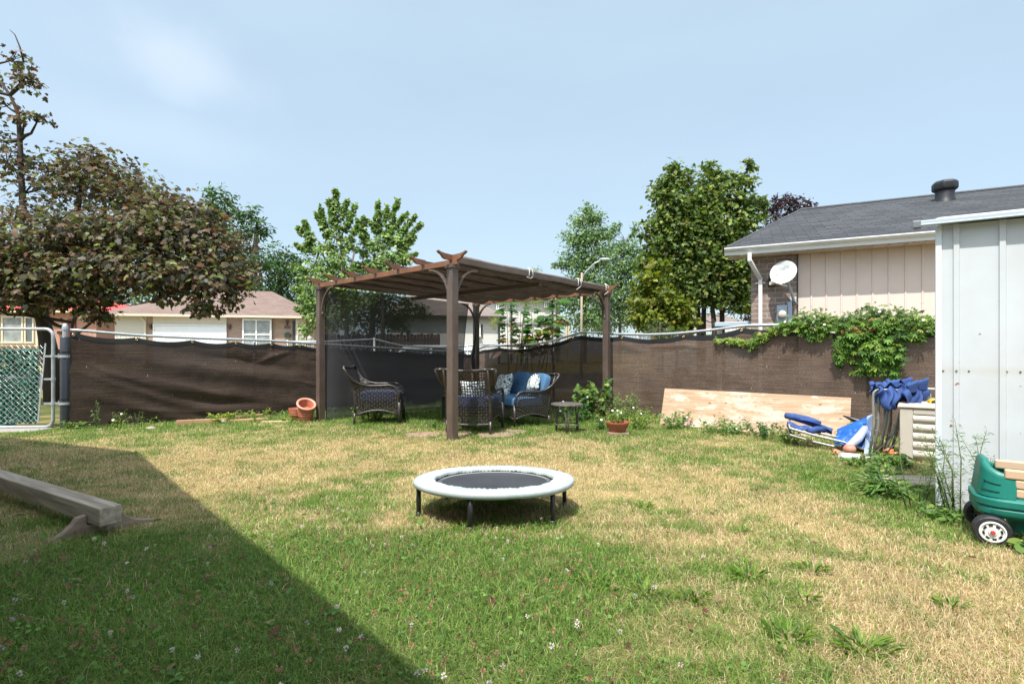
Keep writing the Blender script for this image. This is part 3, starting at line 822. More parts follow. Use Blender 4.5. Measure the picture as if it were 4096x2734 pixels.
# ------------------------------------------------------------------ metal shed
shd = thing('metal_shed', 'pale blue-grey ribbed metal garden shed standing at the right edge', 'shed', (2.6, 3.07, .02), -math.atan2(.673, .74))
SHED = M('shed_enamel', (.52, .555, .59), .36, .05, 2.2, .10, 5, col2=(.49, .515, .52))
_t = SHED.node_tree; _b = _t.nodes['Principled BSDF']; _n, _l = _t.nodes.new, _t.links.new
_src = _b.inputs['Base Color'].links[0].from_socket
_c = _n('ShaderNodeTexCoord'); _sp = _n('ShaderNodeSeparateXYZ'); _l(_c.outputs['Object'], _sp.inputs[0])
_nz = _n('ShaderNodeTexNoise'); _nz.inputs['Scale'].default_value = 9; _nz.inputs['Detail'].default_value = 8; _nz.inputs['Roughness'].default_value = .7; _l(_c.outputs['Object'], _nz.inputs['Vector'])
def _band(z0, z1, strength):
    r_ = _n('ShaderNodeMapRange'); _l(_sp.outputs['Z'], r_.inputs['Value']); r_.inputs['From Min'].default_value = z0; r_.inputs['From Max'].default_value = z1; r_.inputs['To Min'].default_value = strength; r_.inputs['To Max'].default_value = 0
    m_ = _n('ShaderNodeMath'); m_.operation = 'MULTIPLY'; _l(r_.outputs[0], m_.inputs[0])
    q_ = _n('ShaderNodeMapRange'); _l(_nz.outputs['Fac'], q_.inputs['Value']); q_.inputs['From Min'].default_value = .42; q_.inputs['From Max'].default_value = .66; _l(q_.outputs[0], m_.inputs[1])
    return m_.outputs[0]
_mix = _n('ShaderNodeMix'); _mix.data_type = 'RGBA'; _l(_band(.02, .34, .95), _mix.inputs['Factor']); _l(_src, _mix.inputs['A']); _mix.inputs['B'].default_value = (.17, .145, .10, 1)
_ab = _n('ShaderNodeMath'); _ab.operation = 'SUBTRACT'; _l(_sp.outputs['Z'], _ab.inputs[0]); _ab.inputs[1].default_value = .885
_aa = _n('ShaderNodeMath'); _aa.operation = 'ABSOLUTE'; _l(_ab.outputs[0], _aa.inputs[0])
_r = _n('ShaderNodeMapRange'); _l(_aa.outputs[0], _r.inputs['Value']); _r.inputs['From Min'].default_value = .0; _r.inputs['From Max'].default_value = .035; _r.inputs['To Min'].default_value = .35; _r.inputs['To Max'].default_value = 0
_mx2 = _n('ShaderNodeMix'); _mx2.data_type = 'RGBA'; _l(_r.outputs[0], _mx2.inputs['Factor']); _l(_mix.outputs['Result'], _mx2.inputs['A']); _mx2.inputs['B'].default_value = (.44, .42, .33, 1)
_nr = _n('ShaderNodeTexNoise'); _nr.inputs['Scale'].default_value = 23; _nr.inputs['Detail'].default_value = 6; _l(_c.outputs['Object'], _nr.inputs['Vector'])
_rr = _n('ShaderNodeMapRange'); _l(_nr.outputs['Fac'], _rr.inputs['Value']); _rr.inputs['From Min'].default_value = .705; _rr.inputs['From Max'].default_value = .74
_mx3 = _n('ShaderNodeMix'); _mx3.data_type = 'RGBA'; _l(_rr.outputs[0], _mx3.inputs['Factor']); _l(_mx2.outputs['Result'], _mx3.inputs['A']); _mx3.inputs['B'].default_value = (.25, .11, .05, 1)
_l(_mx3.outputs['Result'], _b.inputs['Base Color'])
SW, SDP, SHT = 2.2, .9, 1.765
def ribbed(L_, first):
    p = [(0, 0)]
    x = first
    while x < L_ - .05:
        p += [(x, 0), (x + .004, -.012), (x + .029, -.012), (x + .033, 0)]
        x += .198
    return p + [(L_, 0)]
mb = MB()
pr = ribbed(SW, .073)
mb.add([(a, b, 0) for a, b in pr] + [(a, b, SHT) for a, b in pr], [(i, i + 1, i + 1 + len(pr), i + len(pr)) for i in range(len(pr) - 1)])
pr = ribbed(SDP, .09)
for x0, sg in ((0, 1), (SW, -1)):
    mb.add([(x0 + b * sg, a, 0) for a, b in pr] + [(x0 + b * sg, a, SHT) for a, b in pr], [(i, i + 1, i + 1 + len(pr), i + len(pr)) for i in range(len(pr) - 1)])
mb.add([(0, SDP, 0), (SW, SDP, 0), (SW, SDP, SHT), (0, SDP, SHT)], [(0, 1, 2, 3)])
mb.build('wall', SHED, shd)
mb = MB().box((.008, -.007, SHT / 2), (.03, .012, SHT)); mb.box((SW / 2, -.018, .02), (SW, .03, .045))
mb.build('corner_trim', M('shed_trim', (.60, .66, .70), .35, .05, 3), shd, bevel=.003)
mb = MB()
mb.add([(-.005, -.055, SHT + .03), (SW + .08, -.055, SHT + .03), (SW + .08, SDP / 2, SHT + .14), (-.005, SDP / 2, SHT + .14), (-.005, SDP + .02, SHT + .03), (SW + .08, SDP + .1, SHT + .03)],
       [(0, 1, 2, 3), (3, 2, 5, 4)])
mb.build('roof', SHED, shd, solid=.012)
mb = MB()
for dz, dy, hh in ((.020, -.058, .022), (.004, -.064, .010)):
    mb.box((SW / 2, dy, SHT + dz), (SW + .18, .022, hh))
mb.build('roof_edge', M('shed_edge', (.40, .47, .52), .35, .06, 4), shd, bevel=.003)
MB().box((-.092, -.062, SHT + .008), (.04, .05, .045)).build('edge_cap', M('edge_cap_grey', (.16, .18, .2), .4, .1), shd, bevel=.006)
sc0 = None
for xs in (.03, .09, .145, .305, .36, .50, .56):
    if sc0 is None:
        sc0 = MB().lathe([(.0052, 0), (.0052, .003), (.0035, .005), (.0005, .0055)], 8, (0, 0, 0), Matrix.Rotation(R(90), 3, 'X')).build('screw', M('zinc', (.3, .3, .28), .35, .2, 30, metal=.7), shd)
        s_ = sc0
    else:
        s_ = sc0.copy(); COL.objects.link(s_)
    inrib = min(abs(xs - (.0725 + .0165 + k * .198)) for k in range(4)) < .014
    s_.location = (xs, -.0135 if inrib else -.0005, .885)
for ch in [o for o in bpy.data.objects if o.parent == shd and o.name.split('.')[0] != 'screw']:    # the roof line drops a little to the right
    for v in ch.data.vertices: v.co.z -= .045 * v.co.x * max(0, v.co.z / SHT)

# ================================================================== FENCES
P0 = Vector((-6.24, 7.08, 0)); CN = Vector((-.95, 11.7, 0))
def fence_line(A, u, tops):
    """heights of the sagging top rail along a plan line, from photo readings (px, py)"""
    out = []
    for px, py in tops:
        rr = (px - 2048) / FPX
        s = (rr * A.y - A.x) / (u.x - rr * u.y)
        y = A.y + u.y * s
        out.append((s, H0 - (py - HZ) / FPX * y))
    return out
HEM = M('black_hem', (.012, .012, .014), .5, .15, 8)
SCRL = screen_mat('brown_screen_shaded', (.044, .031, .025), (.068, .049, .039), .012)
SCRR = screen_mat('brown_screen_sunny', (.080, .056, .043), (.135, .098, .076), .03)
def privacy_fence(name, label, A, u, length, tops, nyard, mat, folds, gspace, rail_mat, seed):
    r = np.random.default_rng(seed)
    root = thing(name, label, 'fence', (A.x, A.y, gz(A.y)))
    hs = fence_line(A, u, tops)
    ss, zz = [a for a, _ in hs], [b for _, b in hs]
    def top(s): return float(np.interp(s, ss, zz))
    def base(s): return A + u * s
    n = int(length / .12)
    pts = [base(length * i / n) + Vector((0, 0, top(length * i / n))) for i in range(n + 1)]
    MB().tube(pts, .021, 8).build('top_rail', rail_mat, root, world=True, smooth=True)
    s = 2.4
    first = None
    while s < length:
        b = base(s) - nyard * .05
        mb = MB().tube([b + Vector((0, 0, gz(b.y) - .1)), b + Vector((0, 0, top(s) - .02))], .025, 8)
        mb.build('fence_post', GALV, root, world=True, smooth=True)
        s += 2.6
    # chain-link wires standing above the screen hem
    mb = MB()
    s = .05
    while s < length - .1:
        b = base(s) - nyard * .02; t0 = top(s)
        for q in (-1, 1):
            mb.bar(b + u * (q * .055) + Vector((0, 0, t0 - .10)), b + Vector((0, 0, t0 + .028)), .0035, .0035, nyard)
        s += .11
    mb.build('chain_link', GALV, root, world=True)
    # fabric
    gr = []
    s = .04
    while s < length:
        gr.append(s); s += gspace * (.75 + .5 * r.random())
    gr = np.array(gr + [length + .1])
    def sag(s):
        k = int(np.clip(np.searchsorted(gr, s) - 1, 0, len(gr) - 2))
        f = (s - gr[k]) / (gr[k + 1] - gr[k])
        return max(0, 4 * f * (1 - f)) * min(.05, .02 + .03 * (gr[k + 1] - gr[k]) / gspace)
    def disp(s, v):
        d = .018
        for s0, v0, s1, v1, amp, wd in folds:
            t = np.clip(((s - s0) * (s1 - s0) + (v - v0) * 1.3 * (v1 - v0) * 1.3) / ((s1 - s0) ** 2 + (1.3 * (v1 - v0)) ** 2), 0, 1)
            dx, dv = s - (s0 + (s1 - s0) * t), 1.3 * (v - (v0 + (v1 - v0) * t))
            d += amp * math.exp(-(dx * dx + dv * dv) / (wd * wd)) * math.sin(math.pi * (.12 + .8 * t))
        d += .007 * (1 - v) * math.sin(s * 2.3 + 1) + .012 * (1 - v)
        d += .010 * (float(fbm(s, v * 1.4, 2.4, seed)) - .5) * 2
        return d
    ns, nv = int(length / .032), 52
    def P(a, v, extra=0):
        s = a * length
        b = base(s)
        zt = top(s) - .045 - sag(s)
        zb = gz(b.y) + .02 + .015 * math.sin(s * 3.1)
        return b + nyard * (disp(s, v) + .02 + extra) + Vector((0, 0, zb + (zt - zb) * v))
    MB().grid(lambda a, b: P(a, b * .965), ns, nv).build('screen_fabric', mat, root, world=True, smooth=True)
    MB().grid(lambda a, b: P(a, .955 + .055 * b, .004), ns, 2).build('hem', HEM, root, world=True, smooth=True)
    g0 = None
    for s in gr[:-1]:
        if g0 is None:
            g0 = MB().lathe([(.010, -.003), (.019, -.003), (.019, .003), (.010, .003), (.010, -.003)], 12, (0, 0, 0), nyard.to_track_quat('Z', 'Y').to_matrix()).build('grommet', M('brass', (.55, .42, .22), .3, .1, 20, metal=.8), root, smooth=True)
            g = g0
        else:
            g = g0.copy(); COL.objects.link(g)
        a = s / length
        g.location = P(a, .985, .012) - Vector(root.location)
    return root, top, base, P
uL = (CN - P0).normalized(); LL = (CN - P0).length
nL = Vector((uL.y, -uL.x, 0))
foldsL = [(a, b, c, d, e * .5, f) for a, b, c, d, e, f in [(.1, .62, 2.6, .20, .07, .10), (.15, .50, 2.2, .03, .06, .09), (.6, .80, 3.4, .40, .06, .12), (1.2, .9, 3.6, .55, -.04, .10), (.2, .36, 1.6, -.05, .07, .10),
          (2.4, .62, 4.6, .50, .035, .10), (1.6, .12, 4.4, .14, .06, .10), (2.9, .93, 2.35, .66, .025, .05), (3.2, .3, 5.4, .22, .03, .1), (1.0, .3, 3.4, .06, -.05, .08)]] + [(a, b, c, d, e * .6, f) for a, b, c, d, e, f in [(.05, .74, .9, .45, .016, .03), (.08, .60, 1.2, .25, .018, .035), (.9, .55, 2.0, .30, .014, .03), (1.7, .85, 2.6, .70, -.014, .03), (2.35, .72, 3.0, .95, .018, .03), (2.9, .5, 3.9, .38, .014, .03), (3.6, .2, 5.0, .27, .015, .03), (4.0, .8, 5.0, .66, .014, .03), (.4, .18, 1.8, .10, .016, .03), (1.4, .72, 2.3, .60, .012, .025), (3.2, .82, 3.9, .78, -.012, .025), (5.0, .55, 6.2, .5, .014, .03)]]
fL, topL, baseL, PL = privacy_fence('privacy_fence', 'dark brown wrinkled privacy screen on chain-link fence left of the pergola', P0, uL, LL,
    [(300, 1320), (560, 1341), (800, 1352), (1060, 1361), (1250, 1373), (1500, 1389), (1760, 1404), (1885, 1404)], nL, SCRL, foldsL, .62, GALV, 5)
uR = Vector((.72, -.694, 0)).normalized(); nR = Vector((uR.y, -uR.x, 0))
foldsR = [(1.2, .9, 2.4, .8, .012, .04), (4.6, .92, 5.6, .86, .012, .03), (5.0, .25, 6.6, .22, .012, .03), (3.0, .1, 4.8, .16, .014, .035), (3.4, .95, 4.6, .9, .02, .12), (2.0, .7, 3.6, .6, .015, .15), (5.6, .15, 7.4, .10, .02, .08), (7.2, .55, 8.3, .85, .025, .1)]
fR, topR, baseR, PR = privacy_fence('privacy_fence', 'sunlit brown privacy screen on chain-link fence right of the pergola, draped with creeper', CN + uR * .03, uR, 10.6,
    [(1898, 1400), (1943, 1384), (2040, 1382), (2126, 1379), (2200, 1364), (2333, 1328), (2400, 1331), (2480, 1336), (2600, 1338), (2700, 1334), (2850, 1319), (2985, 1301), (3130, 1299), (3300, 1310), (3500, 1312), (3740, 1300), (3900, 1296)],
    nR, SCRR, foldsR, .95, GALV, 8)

# sleeved gate post
gp_ = thing('gate_post', 'thick black sleeved gate post with a domed galvanised cap', 'post', (P0.x - .03, P0.y - .04, gz(7.1)))
hgt = 1.25 - gz(7.1)
MB().lathe([(.052, -.05), (.056, 0), (.057, hgt - .01), (.05, hgt), (.0, hgt)], 20).build('sleeve', M('black_sleeve', (.028, .032, .040), .38, .25, 5, .08, 40, stretch=(1, 1, .25)), gp_, auto=40)
mb = MB().lathe([(.030, hgt), (.030, hgt + .09), (.036, hgt + .095), (.036, hgt + .125), (.033, hgt + .15), (.022, hgt + .178), (.0, hgt + .19)], 18)
mb.build('cap', GALV, gp_, auto=40)
for z in (1.08, .42): MB().lathe([(.0575, z - .006), (.0615, z - .006), (.0615, z + .006), (.0575, z + .006)], 18).build('cable_tie', BLACKP, gp_)
for z in (1.02, .36):
    hw = MB()
    hw.lathe([(.0585, z - .018), (.064, z - .018), (.064, z + .018), (.0585, z + .018)], 18); hw.box((-.105, -.01, z), (.09, .012, .03)); hw.tube([(-.08, -.01, z - .03), (-.08, -.01, z + .04)], .009, 6)
    hw.build('hinge', GALV, gp_)

# chain-link gate with plastic ivy
gt = thing('chain_link_gate', 'galvanised chain-link gate covered with green plastic ivy panels', 'gate', (-6.42, 7.02, gz(7.02)), R(4))
GW, g0, g1 = 1.35, .035, 1.40
def rr_rect(x0, x1, z0, z1, rad, y=0):
    pts = []
    for cxx, czz, a0 in ((x1 - rad, z1 - rad, 0), (x0 + rad, z1 - rad, 90), (x0 + rad, z0 + rad, 180), (x1 - rad, z0 + rad, 270)):
        for k in range(6):
            a = R(a0 + 18 * k); pts.append((cxx + rad * math.cos(a), y, czz + rad * math.sin(a)))
    return pts + [pts[0]]
MB().tube(rr_rect(-GW, 0, g0, g1, .10), .0215, 10, cap=False).build('frame', GALV, gt, smooth=True)
mb = MB()
xr = -.09
def wx(z): return xr - .10 * (1 - (z - .1) / 1.1)
p = .078
for k in range(-18, 24):
    for sg in (1, -1):
        pts = []
        for i in range(29):
            z = .08 + i * p / 2
            x = -GW + k * p + sg * (i * p / 2) + (0 if sg > 0 else 1.1)
            if -GW + .03 < x < wx(z) + .0 and z < 1.19: pts.append((x, .004 * (1 if i % 2 else -1) * sg, z))
        if len(pts) > 1: mb.tube(pts, .0017, 4, cap=False)
mb.build('chain_link', M('bright_wire', (.46, .50, .50), .4, .1, 10, metal=.4), gt)
mb = MB().bar((-.20, 0, .10), (-.10, 0, 1.2), .02, .006, (0, 1, 0))
mb.build('tension_bar', GALV, gt)
for z in (1.02, .70, .36):
    mb = MB()
    mb.lathe([(.023, z - .022), (.028, z - .022), (.028, z + .022), (.023, z + .022)], 14); mb.box((-.07, 0, z), (.10, .012, .026)); 
    if z != .70: mb.box((.05, 0, z), (.06, .012, .026))
    mb.build('clamp', GALV, gt)
r = np.random.default_rng(12)
def ivy(x0, x1, z0, z1, n, hole):
    X = x0 + (x1 - x0) * r.random(n); Zv = z0 + (z1 - z0) * r.random(n)
    ok = fbm(X * 2, Zv * 2, 3.0, 44) > hole - .06
    return X[ok], Zv[ok]
for ip, (x0, x1, z0, z1, n, hole) in enumerate(((-.50, -.235, .10, 1.12, 3000, .33), (-.80, -.50, .10, 1.12, 3000, .40), (-1.34, -.93, .08, 1.14, 2600, .44), (-.93, -.52, .06, .50, 1500, .42))):
    X, Zv = ivy(x0, x1, z0, z1, n, hole)
    X = X - .03 * (1 - Zv)
    n = len(X)
    P_ = np.stack([X, .035 + .03 * r.random(n), Zv], -1)
    Nn = np.stack([r.normal(0, .5, n), -1 + .4 * r.random(n), r.normal(.3, .5, n)], -1)
    Dr = np.stack([r.normal(0, 1, n), np.zeros(n), r.normal(-.4, .7, n)], -1)
    cc = pick(r, n, [(.012, .12, .075), (.008, .07, .05), (.02, .17, .10)], .3)
    o = leaves('ivy_panel', np.zeros((1, 3)), [[0, 0, 1]], [[1, 0, 0]], [.001], ROUND, [[0, 0, 0]], LEAF) if False else None
    P_[:, 0] += 0
    tv, tf = OVAL
    Nn = nrmz(Nn); Dr = nrmz(Dr - Nn * (Dr * Nn).sum(-1, keepdims=True)); B = np.cross(Nn, Dr)
    sz = (.028 + .018 * r.random(n)).reshape(-1, 1, 1)
    V = P_[:, None] + sz * (Dr[:, None] * tv[None, :, 0:1] + 1.5 * B[:, None] * tv[None, :, 1:2] + Nn[:, None] * tv[None, :, 2:3])
    Fc = ((np.arange(n) * len(tv))[:, None, None] + tf[None]).reshape(-1, 3)
    mesh_np('ivy_panel', V.reshape(-1, 3), Fc, leaf_mat('plastic_leaf', .12, .45, .5), gt, np.repeat(cc[:, None], len(tv), 1).reshape(-1, 3))
    mb = MB()
    for k in range(int((z1 - z0) / .05)): mb.bar((x0 + .01, .045, z0 + k * .05), (x1, .045, z0 + k * .05), .003, .003)
    for k in range(int((x1 - x0) / .05) + 1): mb.bar((x0 + .01 + k * .05, .045, z0), (x0 + .01 + k * .05, .045, z1), .003, .003, (1, 0, 0))
    mb.build('lattice', M('green_plastic', (.012, .10, .07), .5, .1), gt)
sl = MB().box((-.75, .1, .0), (1.5, .34, .09), Matrix.Rotation(.02, 3, 'Z'))
o = sl.build('paving_slab', CONC, None, bevel=.01)
o.location = (-6.42, 6.75, gz(6.8) - .03)
tag(o, 'weathered concrete slab under the chain-link gate', 'paving slab')

# ================================================================== PERGOLA
PF, PLf, PRt = Vector((-.714, 6.02, 0)), Vector((-3.06, 8.02, 0)), Vector((1.655, 8.79, 0))
PB = PLf + PRt - PF + Vector((-.08, 0, 0))
PM = M('brown_powder_coat', (.095, .067, .054), .42, .16, 5, .05, 60, col2=(.115, .09, .078))
PMR = M('reddish_brown_beam', (.20, .088, .045), .5, .2, 4, .06, 40, col2=(.12, .06, .04))
CANV = M('faded_brown_canvas', (.070, .050, .041), .9, .28, 9, .25, 120, stretch=(1, 1, 1), col2=(.046, .033, .027))
CANG = M('grey_brown_canvas', (.17, .145, .125), .9, .22, 10, .3, 140, col2=(.11, .09, .08))
def add_glow_through(m, f, sat=1.0):
    t = m.node_tree; b = t.nodes['Principled BSDF']
    tr = t.nodes.new('ShaderNodeBsdfTranslucent'); ms = t.nodes.new('ShaderNodeMixShader'); ms.inputs[0].default_value = f
    t.links.new(b.inputs['Base Color'].links[0].from_socket, tr.inputs['Color'])
    t.links.new(b.outputs[0], ms.inputs[1]); t.links.new(tr.outputs[0], ms.inputs[2]); t.links.new(ms.outputs[0], t.nodes['Material Output'].inputs['Surface'])
add_glow_through(CANV, .16)
pg = thing('pergola', 'brown metal pergola with fabric canopy and mesh side curtain over the wicker seats', 'pergola', (PF.x, PF.y, gz(6.02)))
ea = (PLf - PF).normalized(); eb = (PRt - PF).normalized()
LA, LB = (PLf - PF).length, (PRt - PF).length
rotm = Matrix((( -eb.x, ea.x, 0), (-eb.y, ea.y, 0), (0, 0, 1))) if False else Matrix(((eb.x, ea.x, 0), (eb.y, ea.y, 0), (0, 0, 1)))
ZT = 2.075
def pw(a, b, z):
    """a along front-left beam (0..1), b along the long side (0..1)"""
    p = PF + (PLf - PF) * a + (PRt - PF) * b
    if a > .5: p = p + (PB - (PLf + PRt - PF)) * (b * (a - .5) * 2)
    return Vector((p.x, p.y, z))
# posts with their caps and curved braces
for a, b in ((0, 0), (1, 0), (0, 1), (1, 1)):
    c = pw(a, b, 0)
    zb = gz(c.y) - .02
    mb = MB()
    h_ = .051
    sq = [(-h_, -h_), (h_, -h_), (h_, h_), (-h_, h_)]
    vs = [c + ea * x + eb * y + Vector((0, 0, zz_)) for zz_ in (zb, ZT - .03) for x, y in sq]
    mb.add(vs, [(3, 2, 1, 0), (4, 5, 6, 7), (0, 1, 5, 4), (1, 2, 6, 5), (2, 3, 7, 6), (3, 0, 4, 7)])
    ps = mb.build('post', PM, pg, world=True, bevel=.006)
    mb = MB()
    for k, (e, zc, hh) in enumerate(((.068, ZT - .035, .012), (.060, ZT - .012, .034))):
        vs = [c + ea * (x / h_ * e) + eb * (y / h_ * e) + Vector((0, 0, zc + q * hh / 2)) for q in (-1, 1) for x, y in sq]
        mb.add(vs, [(3, 2, 1, 0), (4, 5, 6, 7), (0, 1, 5, 4), (1, 2, 6, 5), (2, 3, 7, 6), (3, 0, 4, 7)])
    mb.build('cap', PM, ps, world=True, bevel=.003)
    for d in (ea * (1 if a == 0 else -1), eb * (1 if b == 0 else -1)):
        mb = MB()
        pts = []
        for k in range(9):
            t = R(90) * k / 8
            pts.append(c + d * (.05 + .36 * (1 - math.cos(t))) + Vector((0, 0, ZT - .44 + .42 * math.sin(t))))
        sd = d.cross(Vector((0, 0, 1)))
        for i in range(8): mb.bar(pts[i], pts[i + 1], .042, .022, (pts[i + 1] - pts[i]).cross(sd))
        br = mb.build('brace', PM, pg, world=True, auto=50)
        for k in (0, 1):
            MB().ball(pts[0] + d * .012 + Vector((0, 0, .03 + .06 * k)) , .009, 6).build('bolt', GALV, br, world=True)
# beams on the two short sides, front edge beam and back beam
def beam(p, q, w_, h_, mat, name='beam'):
    return MB().bar(p, q, w_, h_).build(name, mat, pg, world=True, bevel=.004)
beam(pw(-.03, 0, ZT + .028), pw(1.03, 0, ZT + .028), .045, .07, PMR)
beam(pw(-.03, 1, ZT + .028), pw(1.03, 1, ZT + .028), .045, .07, PMR)
beam(pw(.02, .5, ZT - .03), pw(.98, .5, ZT - .03), .05, .06, PM, 'centre_beam')
# purlins with up-turned decorative tips
npur = 7
tipz = [(0, -.032), (0, .032), (.14, .036), (.20, .045), (.235, .058), (.24, .044), (.215, .028), (.18, .012), (.155, -.018), (.12, -.030)]
for k in range(npur):
    a = k / (npur - 1)
    z = ZT + .085
    pu = beam(pw(a, .0, z - .015), pw(a, 1.0, z - .008), .035, .075, PM, 'purlin')
    for b, sg in ((0, -1), (1, 1)):
        c = pw(a, b, z)
        d = eb * sg
        m_ = Matrix(((d.x, -d.y, 0), (d.y, d.x, 0), (0, 0, 1)))
        MB().prism(tipz, .038, m_, c).build('tip', PMR if b == 0 else PM, pu, world=True)
for a, b in ((0, 0), (1, 0), (0, 1), (1, 1)):
    d = ea * (-1 if a == 0 else 1)
    m_ = Matrix(((d.x, -d.y, 0), (d.y, d.x, 0), (0, 0, 1)))
    MB().prism(tipz, .038, m_, pw(a, b, ZT + .085)).build('beam_tip', PMR, pg, world=True)
# straps along the beams
for k in range(1, npur - 1):
    for b in (0, 1):
        MB().bar(pw(k / (npur - 1), b, ZT - .012), pw(k / (npur - 1), b, ZT + .068), .056, .05, ea).build('bracket', PM, pg, world=True)
# canopy, sagging between the purlins
r = np.random.default_rng(3)
def can(u, v):
    a = .0 + 1.0 * u
    f = (a * (npur - 1)) % 1
    b = .015 + .955 * v
    sagz = .060 * 4 * f * (1 - f) * (.5 + .9 * v) + .010 * math.sin(9 * v + 5 * u)
    return pw(a, b, ZT + .075 - sagz + .006 * math.sin(37 * v + 11 * u) + .008 * float(fbm(u * 3, v * 4, 3.0, 3) - .5) * 2)
MB().grid(can, 72, 40).build('canopy', CANV, pg, world=True, smooth=True)
HEMP = [(-.012, -.045), (-.016, -.01), (-.014, .035), (.0, .056), (.05, .062), (.10, .060)]
def hemf(u, v):
    k = v * 5; i = min(4, int(k)); f = k - i
    da = HEMP[i][0] * (1 - f) + HEMP[i + 1][0] * f; dz = HEMP[i][1] * (1 - f) + HEMP[i + 1][1] * f
    return pw(da / LA, .01 + .975 * u, ZT + .075 + dz + .004 * math.sin(23 * u) - .015 * u * (1 - u) * (1 if v < .5 else .3))
vl = MB().grid(hemf, 40, 12).build('valance', CANG, pg, world=True, smooth=True)
for b in (.40, .745, .985):
    c = pw(-.0, b, ZT + .085)
    mb = MB()
    for s_ in (-.045, .045):
        mb.tube([c + eb * s_ - ea * .045 + Vector((0, 0, -.06)), c + eb * s_ * .9 - ea * .05 + Vector((0, 0, .0)), c + eb * s_ * .7 - ea * .04 + Vector((0, 0, .05)), c + eb * s_ * .3 + Vector((0, 0, .075))], .005, 5)
    mb.tube([c + eb * .03 - ea * .05 + Vector((0, 0, -.06)), c - eb * .02 - ea * .055 + Vector((0, 0, -.085)), c - eb * .09 - ea * .04 + Vector((0, 0, -.125 if b > .5 else -.07))], .004, 5)
    mb.build('tie', M('white_cord', (.72, .72, .70), .6, .05), vl, world=True, smooth=True)
# hanging mesh curtain on the far left side
m, t_, b_ = nodes_of('black_mesh')
n, l = t_.nodes.new, t_.links.new
b_.inputs['Base Color'].default_value = (.066, .068, .076, 1); b_.inputs['Roughness'].default_value = .8; b_.inputs['Specular IOR Level'].default_value = .2
c_ = n('ShaderNodeTexCoord'); nz_ = n('ShaderNodeTexNoise'); nz_.inputs['Scale'].default_value = 2.5; nz_.inputs['Detail'].default_value = 5; l(c_.outputs['Object'], nz_.inputs['Vector'])
mr_ = n('ShaderNodeMapRange'); l(nz_.outputs['Fac'], mr_.inputs['Value']); mr_.inputs['To Min'].default_value = .12; mr_.inputs['To Max'].default_value = .22
tr_ = n('ShaderNodeBsdfTransparent'); ms_ = n('ShaderNodeMixShader'); l(mr_.outputs[0], ms_.inputs[0]); l(b_.outputs[0], ms_.inputs[1]); l(tr_.outputs[0], ms_.inputs[2])
l(ms_.outputs[0], t_.nodes['Material Output'].inputs['Surface'])
MESH = m
def curt(u, v):
    e = .93 - .02 * math.sin(v * 3.1) - .05 * (1 - v)
    b = .02 + (e - .02) * u
    p = pw(1, b, 0)
    z0 = gz(p.y) + .03
    return p - ea * (.02 + .012 * math.sin(u * 31) * (1 - v * .6) + .03 * math.sin(u * 7 + 1) * (1 - v)) + Vector((0, 0, z0 + (ZT - .0 - z0) * v))
cu = MB().grid(curt, 90, 16).build('mesh_curtain', MESH, pg, world=True, smooth=True)
for u_e in (0, 1): MB().tube([curt(u_e, i / 12) for i in range(13)], .007, 5).build('edge_binding', HEM, cu, world=True)
cp = pw(.97, .955, 0)
mb = MB().tube([cp + Vector((.03 * math.sin(i), 0, .12 + i * .17)) for i in range(11)], [.03, .036, .04, .04, .038, .034, .03, .024, .018, .014, .012], 8)
mb.build('tied_curtain', HEM, pg, world=True, smooth=True)

# ================================================================== WICKER SEATS
WICK = M('dark_wicker', (.032, .026, .023), .36, .3, 25, .2, 120, spec=.6)
BLUE = M('blue_cushion', (.055, .145, .27), .85, .1, 7, .25, 160)
NAVYC = M('navy_cushion', (.020, .042, .115), .85, .1, 7, .25, 160)
m, t_, b_ = nodes_of('damask_print')
n, l = t_.nodes.new, t_.links.new
c_ = n('ShaderNodeTexCoord')
nz_ = n('ShaderNodeTexNoise'); nz_.inputs['Scale'].default_value = 14; l(c_.outputs['Object'], nz_.inputs['Vector'])
ad_ = n('ShaderNodeVectorMath'); ad_.operation = 'MULTIPLY_ADD'; l(nz_.outputs['Color'], ad_.inputs[0]); ad_.inputs[1].default_value = (.09, .09, .09); l(c_.outputs['Object'], ad_.inputs[2])
vo_ = n('ShaderNodeTexVoronoi'); vo_.inputs['Scale'].default_value = 17; vo_.feature = 'F1'; l(ad_.outputs[0], vo_.inputs['Vector'])
wv_ = n('ShaderNodeMath'); wv_.operation = 'MULTIPLY'; l(vo_.outputs['Distance'], wv_.inputs[0]); wv_.inputs[1].default_value = 14
sn_ = n('ShaderNodeMath'); sn_.operation = 'SINE'; l(wv_.outputs[0], sn_.inputs[0])
gt_ = n('ShaderNodeMath'); gt_.operation = 'GREATER_THAN'; l(sn_.outputs[0], gt_.inputs[0]); gt_.inputs[1].default_value = .35
mi_ = n('ShaderNodeMix'); mi_.data_type = 'RGBA'; l(gt_.outputs[0], mi_.inputs['Factor']); mi_.inputs['A'].default_value = (.60, .66, .64, 1); mi_.inputs['B'].default_value = (.03, .04, .07, 1)
l(mi_.outputs['Result'], b_.inputs['Base Color']); b_.inputs['Roughness'].default_value = .85
DAMASK = m

